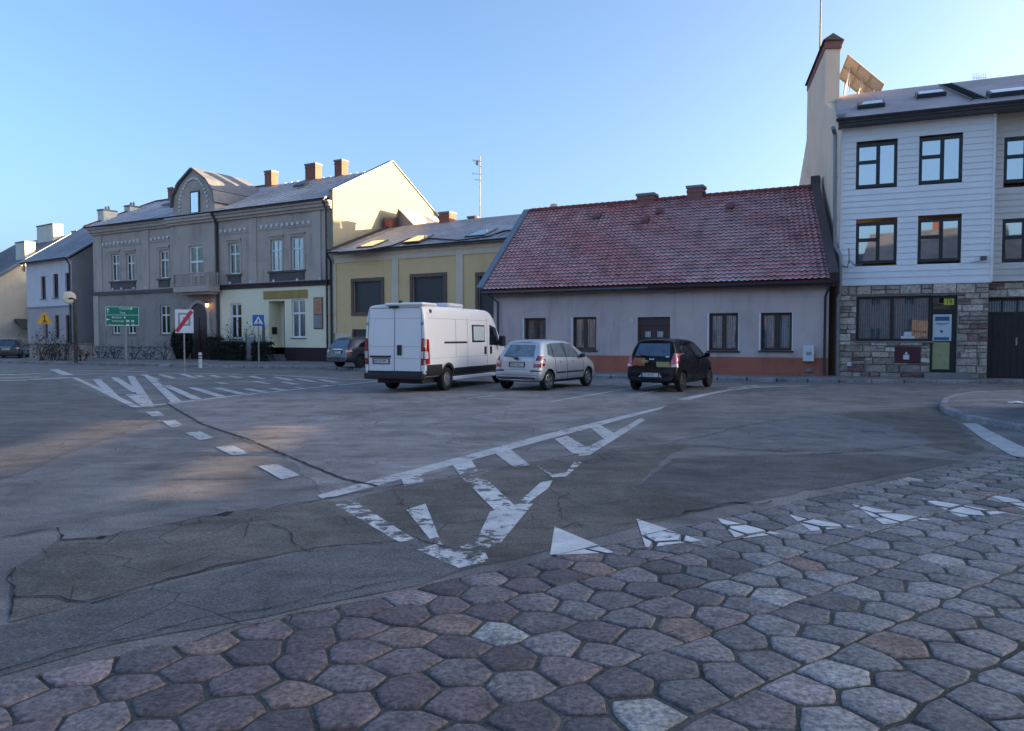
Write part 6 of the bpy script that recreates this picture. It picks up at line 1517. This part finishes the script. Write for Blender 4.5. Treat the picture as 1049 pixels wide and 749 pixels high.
zz = zc_ - .18; m.box(x0 + .08, x0 + .22, y0, y1, zz - .015, zz + .015); m.prism([(x0 + .10, y0, zz - .06), (x0 + .10, y0, zz + .06), (x0 + .02, y0, zz)], (0, .005, 0))
for (xx, zz, ww) in ((.50, zc_ + .42, .06), (.17, zc_ - .06, .05), (.26, zc_ - .26, .15), (.52, zc_ - .26, .12), (.26, zc_ - .48, .14), (.52, zc_ - .48, .15)): m.box(xo + xx - .08, xo + xx - .08 + ww, y0, y1, zz - .055, zz + .055)
m.build('sign_border', 'signwhite', bd)
for s_, xx, zz, sz in (('Centrum', -.14, .42, .15), ('Targ', -.14, .20, .15), ('Bochnia', -.52, -.06, .15), ('Limanowa', -.52, -.26, .145), ('Proszowice', -.66, -.48, .145)):
    text(s_, sz, 'signwhite', bd, (xo + xx, -.1125, zc_ + zz), ext=.0015)
for s_, xx, zz in (('28', .27, -.26), ('75', .53, -.26), ('94', .27, -.48), ('79', .53, -.48)): text(s_, .09, 'signgreen', bd, (xo + xx - .075, -.1165, zc_ + zz), ext=.001)
text('km', .10, 'signwhite', bd, (xo + .62, -.1125, zc_ - .48), ext=.001)
# end of zone sign
p = G(189.3, 381); t = thing('zone_end_sign', 'white rectangular sign crossed by a red diagonal bar on a thin grey post', 'road sign', p, R(10)); sc = p.y / F_PX
w, h, z = 17.6 * sc, 24 * sc, (345.4 - 329.3) * sc + 1.6; xo = .03
m = MB(); m.tube([(0, 0, 0), (0, 0, z + h * .4)], .035, 10); m.build('post', 'steel', t, smooth=True, sharp=40)
m = MB(); m.bbox(xo - w / 2, xo + w / 2, -.07, -.04, z - h / 2, z + h / 2, .008); bd = m.build('sign_board', 'signwhite', t)
m = MB(); a0, a1, b0, b1 = xo - w * .34, xo + w * .34, z - h * .19, z + h * .36; k = .11 * w
for q in ((a0, a1, b1 - k, b1), (a0, a1, b0, b0 + k), (a0, a0 + k, b0 + k, b1 - k), (a1 - k, a1, b0 + k, b1 - k)): m.box(q[0], q[1], -.075, -.0705, q[2], q[3])
m.box(xo - w * .06, xo + w * .06, -.075, -.0705, b0 + k * 2.2, b1 - k * 2.2); m.build('sign_symbol', 'signgrey', bd)
m = MB(); dx, dz = w * .47, h * .47; n_ = Vector((-dz, 0, dx)).normalized() * .085; a, c_ = Vector((xo - dx * .9, -.081, z - dz * .93)), Vector((xo + dx * .9, -.081, z + dz * .93)); m.prism([a - n_, c_ - n_, c_ + n_, a + n_], (0, .005, 0)); m.build('diagonal_bar', 'signred', bd)
# pedestrian crossing sign
p = G(265.3, 376.5, .114); t = thing('crossing_sign', 'square blue pedestrian crossing sign with white triangle on a thin post', 'road sign', p, R(16)); sc = p.y / F_PX
w = 11.2 * sc; z = (345.4 - 328.3) * sc + 1.6 - .114
m = MB(); m.tube([(0, 0, 0), (0, 0, z + w * .4)], .032, 10); m.build('post', 'steel', t, smooth=True, sharp=40)
m = MB(); m.bbox(-w / 2, w / 2, -.065, -.04, z - w / 2, z + w / 2, .008); bd = m.build('sign_board', 'signblue', t)
m = MB(); m.prism([(-w * .40, -.070, z - w * .33), (w * .40, -.070, z - w * .33), (0, -.070, z + w * .40)], (0, .0045, 0)); m.build('sign_triangle', 'signwhite', bd)
m = MB(); m.lathe([(0, .03), (.03, 0), (0, -.03)], n=8, o=(0, -.074, z + w * .12)); zz = z
for pts in ([(0, zz + w * .07), (.005, zz - w * .08)], [(.005, zz - w * .08), (w * .11, zz - w * .28)], [(.005, zz - w * .08), (-w * .1, zz - w * .28)], [(0, zz + w * .04), (w * .1, zz - w * .05)], [(0, zz + w * .04), (-w * .09, zz - w * .06)]): m.tube([(x, -.074, q) for x, q in pts], .014, 5)
for k in range(3): x = -w * .2 + k * w * .2; m.box(x - .02, x + .02, -.0735, -.0705, z - w * .33, z - w * .27)
m.build('sign_figure', 'black', bd)
# bollard
p = G(205.3, 377); t = thing('bollard', 'short pale bollard with dark collar in front of the arched portal', 'bollard', p); sc = p.y / F_PX; hB = 16 * sc
m = MB(); m.lathe([(.0, hB), (.075, hB - .02), (.085, hB - .06), (.085, 0)], n=14); m.build('shaft', 'white', t, smooth=True, sharp=40)
m = MB(); m.lathe([(.09, hB - .22), (.095, hB - .21), (.095, hB - .16), (.09, hB - .15)], n=14); m.lathe([(.09, hB - .34), (.09, hB - .30)], n=14); m.build('collar', 'black', t)
# yellow warning sign
p = G(47, 369, .114); t = thing('warning_sign', 'amber triangular warning sign with a dark figure in front of the pale house', 'road sign', p, R(20)); sc = p.y / F_PX
zt_, zb_ = (345.4 - 320.5) * sc + 1.5, (345.4 - 332) * sc + 1.5; w = 12.8 * sc
m = MB(); m.tube([(0, 0, 0), (0, 0, zt_ - .1)], .03, 8); m.build('post', 'steel', t)
m = MB(); m.prism([(-w / 2, -.07, zb_), (w / 2, -.07, zb_), (w / 2 - .06, -.07, zb_ + .12), (w * .1, -.07, zt_), (-w * .1, -.07, zt_), (-w / 2 - .0, -.07, zb_ + .12)], (0, .03, 0)); bd = m.build('sign_board', 'signyellow', t)
m = MB(); m.lathe([(0, .06), (.05, 0), (0, -.06)], n=8, o=(0, -.08, zt_ - .2)); m.tube([(0, -.08, zt_ - .22), (0, -.08, zb_ + .25), (.1, -.08, zb_ + .08)], .03, 6); m.tube([(0, -.08, zb_ + .25), (-.09, -.08, zb_ + .08)], .03, 6); m.build('sign_figure', 'black', bd)
# round mirror on a dark pole
p = G(75.5, 371.5, .114); t = thing('traffic_mirror', 'round pale traffic mirror on a thick dark pole', 'traffic mirror', p, R(24)); sc = p.y / F_PX
zt_ = (345.4 - 305.3) * sc + 1.5; m = MB(); m.tube([(.12, 0, 0), (.12, 0, zt_ - .1), (.0, -.02, zt_ - .05)], .10, 10); m.build('pole', 'rust', t, smooth=True, sharp=40)
r_ = 6.3 * sc; m = MB(); m.lathe([(0, -.10), (r_ * .6, -.09), (r_ * .93, -.075), (r_, -.05), (r_ * .96, -.03), (0, -.02)], 'y', 28, (-.15, 0, zt_)); m.build('mirror_disc', 'mirrorback', t, smooth=True)
m = MB(); m.bbox(-.16, .02, -.16, -.098, zt_ - .1, zt_ + .0, .02); m.build('bracket', 'rust', t)
# meter cabinet on the red roofed house is fixed to it
b = B4; r = b.rect(823, 354.3, 834, 370.3, -.04); m = MB(); m.bbox(r[0], r[1], -.22, 0, r[2], r[3], .015); mc = m.build('meter_cabinet', 'white', b.e)
w, h = r[1] - r[0], r[3] - r[2]; m = MB(); m.box(r[0] + w * .3, r[1] - w * .2, -.226, -.2205, r[2] + h * .4, r[2] + h * .62); m.box(r[0] + w * .62, r[0] + w * .75, -.226, -.2205, r[2] + h * .73, r[2] + h * .79); m.bbox(r[1] - .0, r[1] + .05, -.2, -.1, r[2] + h * .38, r[2] + h * .52, .005); m.build('cabinet_label', 'signgrey', mc)
a = b.uz(829, 379.5, -.04); m = MB(); m.lathe([(.0, .1), (.09, .07), (.12, .0), (.12, -.05)], n=12, o=(a[0], -.06, a[1])); m.box(a[0] - .28, a[0] + .22, -.1, -.037, .125, .18); m.build('pipe_cover', 'concrete', b.e)
# aerials (each a thing of its own)
P = PD(491.8, 222, 45.0); t = thing('tv_aerial', 'thin television aerial mast with crossed elements above the ochre house roof', 'aerial', P); sc = 45 / F_PX
m = MB(); m.tube([(0, 0, -.4), (0, 0, 61 * sc)], .035, 6); m.build('mast', 'steel', t)
for zz, L_, ang, n in ((56, .35, .3, 7), (51, .30, 1.2, 5), (43, .34, .2, 2), (37, .26, 0.1, 1)):
    m = MB(); z = zz * sc; d = Vector((cos(ang), sin(ang), 0)); e = Vector((-d.y, d.x, 0)); m.tube([Vector((0, 0, z)) - d * L_ * 1.3, Vector((0, 0, z)) + d * .3 * L_], .016, 5)
    for k in range(n): c_ = Vector((0, 0, z)) - d * (L_ * 1.3 * k / max(1, n - 1)); m.tube([c_ - e * .22 + Vector((0, 0, -.12)), c_ + e * .22 + Vector((0, 0, .12))], .012, 5)
    if n == 7: m.prism([(-.25, .02, z - .25), (-.1, .02, z - .25), (-.1, .02, z + .05), (-.25, .02, z + .05)], (0, .02, 0))
    m.build('antenna', 'steel', t)
Pw = FW + sdv * 7.9 + Vector((.3, 0, 0)); t = thing('radio_mast', 'tall thin radio mast rising behind the chimney block of the white house', 'aerial', (Pw.x, Pw.y, zA + .2))
m = MB(); m.tube([(0, 0, -.2), (0, 0, 3.0), (0, 0, 6.5)], [.045, .035, .02], 6); m.build('mast', 'iron', t); m = MB()
for z in (3.9, 4.15, 4.4): m.tube([(-.4, 0, z), (.4, 0, z)], .012, 5)
m.build('antenna', 'iron', t)
P = q5(1008, 84) if 0 else PD(1004, 80, 34.5); t = thing('roof_aerial', 'small comb shaped aerial on the ridge of the white house', 'aerial', P); m = MB(); m.tube([(-.35, 0, 0), (.35, .1, .05)], .015, 5)
for k in range(9): m.tube([(-.32 + k * .08, 0, -.3 if k in (1, 7) else -.1), (-.32 + k * .08, 0, .22)], .01, 4)
m.build('elements', 'steel', t)
# litter
p = G(513.3, 394.3); t = tag(MB().build('litter', 'litter'), 'crumpled white paper lying on the asphalt in front of the silver hatchback', 'litter')
def crumple(o, loc, s):
    me = o.data; import bmesh; bm = bmesh.new(); bmesh.ops.create_icosphere(bm, subdivisions=2, radius=s)
    for v in bm.verts: v.co *= rng.uniform(.6, 1.2); v.co.z = max(-s * .4, v.co.z * .6)
    bm.to_mesh(me); bm.free(); o.location = loc
    if not me.materials: me.materials.append(M['litter'])
crumple(t, (p.x, p.y, .03), .075)
p = G(1040, 412.8, .12); t = tag(MB().build('litter', 'litter'), 'flat white paper scrap lying on the kerbed island at the right edge', 'litter'); crumple(t, (p.x, p.y, .135), .17); t.scale = (1, .8, .25)

# ------------------------------------------------------------------ vegetation and garden walls by the tenement
def leaves(mb, n, fn, s0, s1):
    for _ in range(n):
        c_ = fn(); d = Vector((rng.gauss(0, 1), rng.gauss(0, 1), rng.gauss(0, 1))).normalized(); a = d.orthogonal().normalized(); b_ = d.cross(a); s = rng.uniform(s0, s1)
        k = rng.random() * 6.28; a, b_ = a * cos(k) + b_ * sin(k), b_ * cos(k) - a * sin(k)
        mb.add([c_ - a * s, c_ - b_ * s * .5, c_ + a * s, c_ + b_ * s * .5])
def branch(mb, p, d, L_, r, depth):
    n = 3; pts = [p]; 
    for i in range(n): d = (d + Vector((rng.gauss(0, .14), rng.gauss(0, .14), rng.gauss(0, .08) + .04))).normalized(); pts.append(pts[-1] + d * L_ / n)
    mb.tube(pts, [r * (1 - .5 * i / n) for i in range(n + 1)], 4, cap=False)
    if depth > 0:
        for _ in range(rng.choice((2, 3, 3))):
            q = pts[rng.choice((1, 2, 3))]; a = rng.uniform(0, 6.28); v = (d + Vector((cos(a), sin(a), rng.uniform(-.1, .5))) * .75).normalized(); branch(mb, q, v, L_ * rng.uniform(.5, .75), r * .5, depth - 1)
def bare_bush(label, loc, h, stems=6, depth=3, lv=0, spread=.4):
    t = thing('bare_shrub', label, 'shrub', loc, 0, 'bare shrubs by the tenement'); m = MB()
    for i in range(stems): a = rng.uniform(0, 6.28); branch(m, Vector((cos(a) * .1, sin(a) * .1, 0)), Vector((cos(a) * spread, sin(a) * spread, 1)).normalized(), h * rng.uniform(.4, .62), .022, depth)
    m.build('branches', 'twig', t)
    if lv: m = MB(); leaves(m, lv, lambda: Vector((rng.gauss(0, h * .25), rng.gauss(0, h * .25), abs(rng.gauss(h * .35, h * .22)))), .04, .1); m.build('foliage', 'leaf2', t)
    return t
def hedge(label, loc, rz, L_, w, h, mat='leaf', n=2600):
    t = thing('hedge', label, 'hedge', loc, rz); m = MB()
    def fn():
        f = rng.random(); x, y, z = rng.uniform(-L_ / 2, L_ / 2), rng.uniform(-w / 2, w / 2), rng.uniform(0, h)
        if f < .5: y = -w / 2 + abs(rng.gauss(0, .05))
        elif f < .75: z = h + rng.gauss(0, .05)
        return Vector((x, y, z))
    leaves(m, n, fn, .04, .1); m.build('foliage', mat, t); m = MB()
    for i in range(int(L_ / .35)): x = -L_ / 2 + .2 + i * .35; branch(m, Vector((x, 0, 0)), Vector((0, 0, 1)), h * .8, .03, 1)
    m.build('stems', 'twig', t); return t
b = B2
def at(px, py, y): u, z = b.uz(px, py, y); v = b.p0 + b.d * u + b.n * y; return Vector((v.x, v.y, .11)), u, z
# conical evergreen by the portal
P, u, z = at(186, 331, -1.2); t = thing('conifer', 'dense dark conical evergreen beside the arched portal', 'tree', P); hC = z - .1; m = MB()
def fc():
    z_ = rng.random() ** .8 * hC; k = sin(min(1, z_ / hC * 1.02) * pi * .86 + .38) ** .8; r = .68 * max(.12, k); a = rng.uniform(0, 6.28); rr = r * (1 - abs(rng.gauss(0, .13))); return Vector((cos(a) * rr, sin(a) * rr, z_ + .05))
leaves(m, 5200, fc, .05, .13); m.build('crown', 'leaf', t); m = MB(); m.tube([(0, 0, 0), (0, 0, hC * .8)], [.07, .02], 7); m.build('trunk', 'twig', t)
# garden wall
a, c_ = at(95, 354.5, -2.2), at(176, 354.5, -1.9)
def low_wall(label, A_, C_, h, mat='stonewall', th=.3):
    d = C_ - A_; rz = atan2(d.y, d.x); t = thing('garden_wall', label, 'wall', A_, rz); L_ = d.length; m = MB(); z = 0; r = 0
    while z < h - .05:
        u = -.15 * (r % 2)
        while u < L_ - .05: w = rng.uniform(.35, .7); x0, x1 = max(0, u), min(L_, u + w); m.bbox(x0 + .006, x1 - .006, 0 + rng.uniform(-.015, .015), th, z + .005, min(h, z + .22) - .004, .012) if x1 - x0 > .06 else None; u += w
        z += .22; r += 1
    m.box(.02, L_ - .02, .03, th - .03, 0, h - .02); m.build('stonework', mat, t)
    m = MB(); m.bbox(-.04, L_ + .04, -.05, th + .05, h, h + .08, .015); m.build('coping', 'concrete', t); return t
low_wall('low pale stone garden wall in front of the grey brown tenement', a[0], c_[0], a[2] - .2)
a2, c2 = G(30, 369, .11), G(92, 369, .11); low_wall('low pale garden wall in front of the pale house', a2, c2, 1.0)
for i, (px, y, h, lab) in enumerate(((104, -2.9, 1.0, 'low bare shrub at the left end of the pale stone wall'), (118, -2.8, 1.3, 'bare shrub left of the direction sign post'), (136, -2.9, 1.25, 'bare shrub right of the direction sign post'), (152, -2.8, 1.1, 'straggly bare shrub at the middle of the pale stone wall'), (169, -2.6, 1.6, 'bare shrub between the stone wall and the evergreen'),
      (219, -1.0, 2.0, 'tall bare shrub right of the arched portal'), (233, -1.2, 2.5, 'bare shrub under the cream left window'), (246, -1.1, 2.6, 'spreading bare shrub rising over the dark hedge'), (257, -1.0, 2.3, 'bare shrub left of the crossing sign'))):
    P, u, z = at(px, 350, y); bare_bush(lab, P, h, 5 if i < 5 else 7, 3, 60 if i < 5 else 150)
for px, py, h, lab in ((42, 369.5, 2.3, 'tall bare shrub behind the amber warning sign'), (54, 369.5, 2.0, 'bare shrub between the warning sign and the traffic mirror'), (66, 369.5, 1.8, 'bare shrub left of the traffic mirror pole'), (84, 369.8, 1.3, 'low bare shrub right of the traffic mirror pole')):
    bare_bush(lab, G(px, py, .11), h, 7, 3, 120)
A_, C_ = at(228, 355, -1.5), at(251, 355, -1.5); hedge('clipped dark hedge under the cream ground floor window', (A_[0] + C_[0]) / 2, b.th, (C_[0] - A_[0]).length, .8, 1.1, n=3400)
A_, C_ = at(262, 355, -1.5), at(277, 355, -1.5); hedge('short clipped dark hedge left of the recessed doorway', (A_[0] + C_[0]) / 2, b.th, (C_[0] - A_[0]).length, .8, 1.1, n=2200)
A_, C_ = at(214.5, 350, -.9), at(226, 350, -.9); hedge('dark brown hedge between the portal and the downpipe', (A_[0] + C_[0]) / 2, b.th, (C_[0] - A_[0]).length, .7, 1.4, 'leaf2', 1800)
A_, C_ = at(252, 350, -1.4), at(261, 350, -1.4); t = thing('garden_gate', 'grey blue metal garden gate between two dark hedges', 'gate', A_[0], b.th); L_ = (C_[0] - A_[0]).length
m = MB(); m.bbox(0, L_, 0, .04, .08, 1.5, .01); m.build('panel', 'b1side', t); m = MB(); m.tube([(0, 0, 0), (0, 0, 1.6)], .04, 6); m.tube([(L_, 0, 0), (L_, 0, 1.6)], .04, 6); m.build('gate_posts', 'iron', t)
P, u, z = at(270, 341, -1.7); t = thing('gate_post', 'dark iron post beside the recessed cream doorway', 'post', P); m = MB(); m.bbox(-.07, .07, -.07, .07, 0, 2.3, .02); m.lathe([(0, 2.45), (.08, 2.38), (.05, 2.3)], n=8); m.build('shaft', 'iron', t)

# ------------------------------------------------------------------ light
w = bpy.data.worlds.new('World'); S.world = w; w.use_nodes = True; nt = w.node_tree
sky = nt.nodes.new('ShaderNodeTexSky'); sky.sky_type = 'NISHITA'; sky.sun_disc = False
sky.sun_elevation = ELEV; sky.sun_rotation = atan2(SAZ.x, SAZ.y); sky.altitude = 200; sky.air_density = 0.66; sky.dust_density = 5.2; sky.ozone_density = 2.1
nt.links.new(sky.outputs[0], nt.nodes['Background'].inputs[0]); nt.nodes['Background'].inputs[1].default_value = 0.15
sl = bpy.data.lights.new('sun', 'SUN'); sl.energy = 5.0; sl.angle = R(.42); sl.color = (1.0, .72, .42)
so = bpy.data.objects.new('sun', sl); COL.objects.link(so)
dirv = Vector((SAZ.x * cos(ELEV), SAZ.y * cos(ELEV), sin(ELEV))); so.rotation_euler = dirv.to_track_quat('Z', 'Y').to_euler(); so.location = dirv * 200
S.view_settings.view_transform = 'Standard'; S.view_settings.look = 'None'; S.view_settings.gamma = 1.0; S.view_settings.exposure = 2.3
S.cycles.max_bounces = 6; S.cycles.transparent_max_bounces = 12
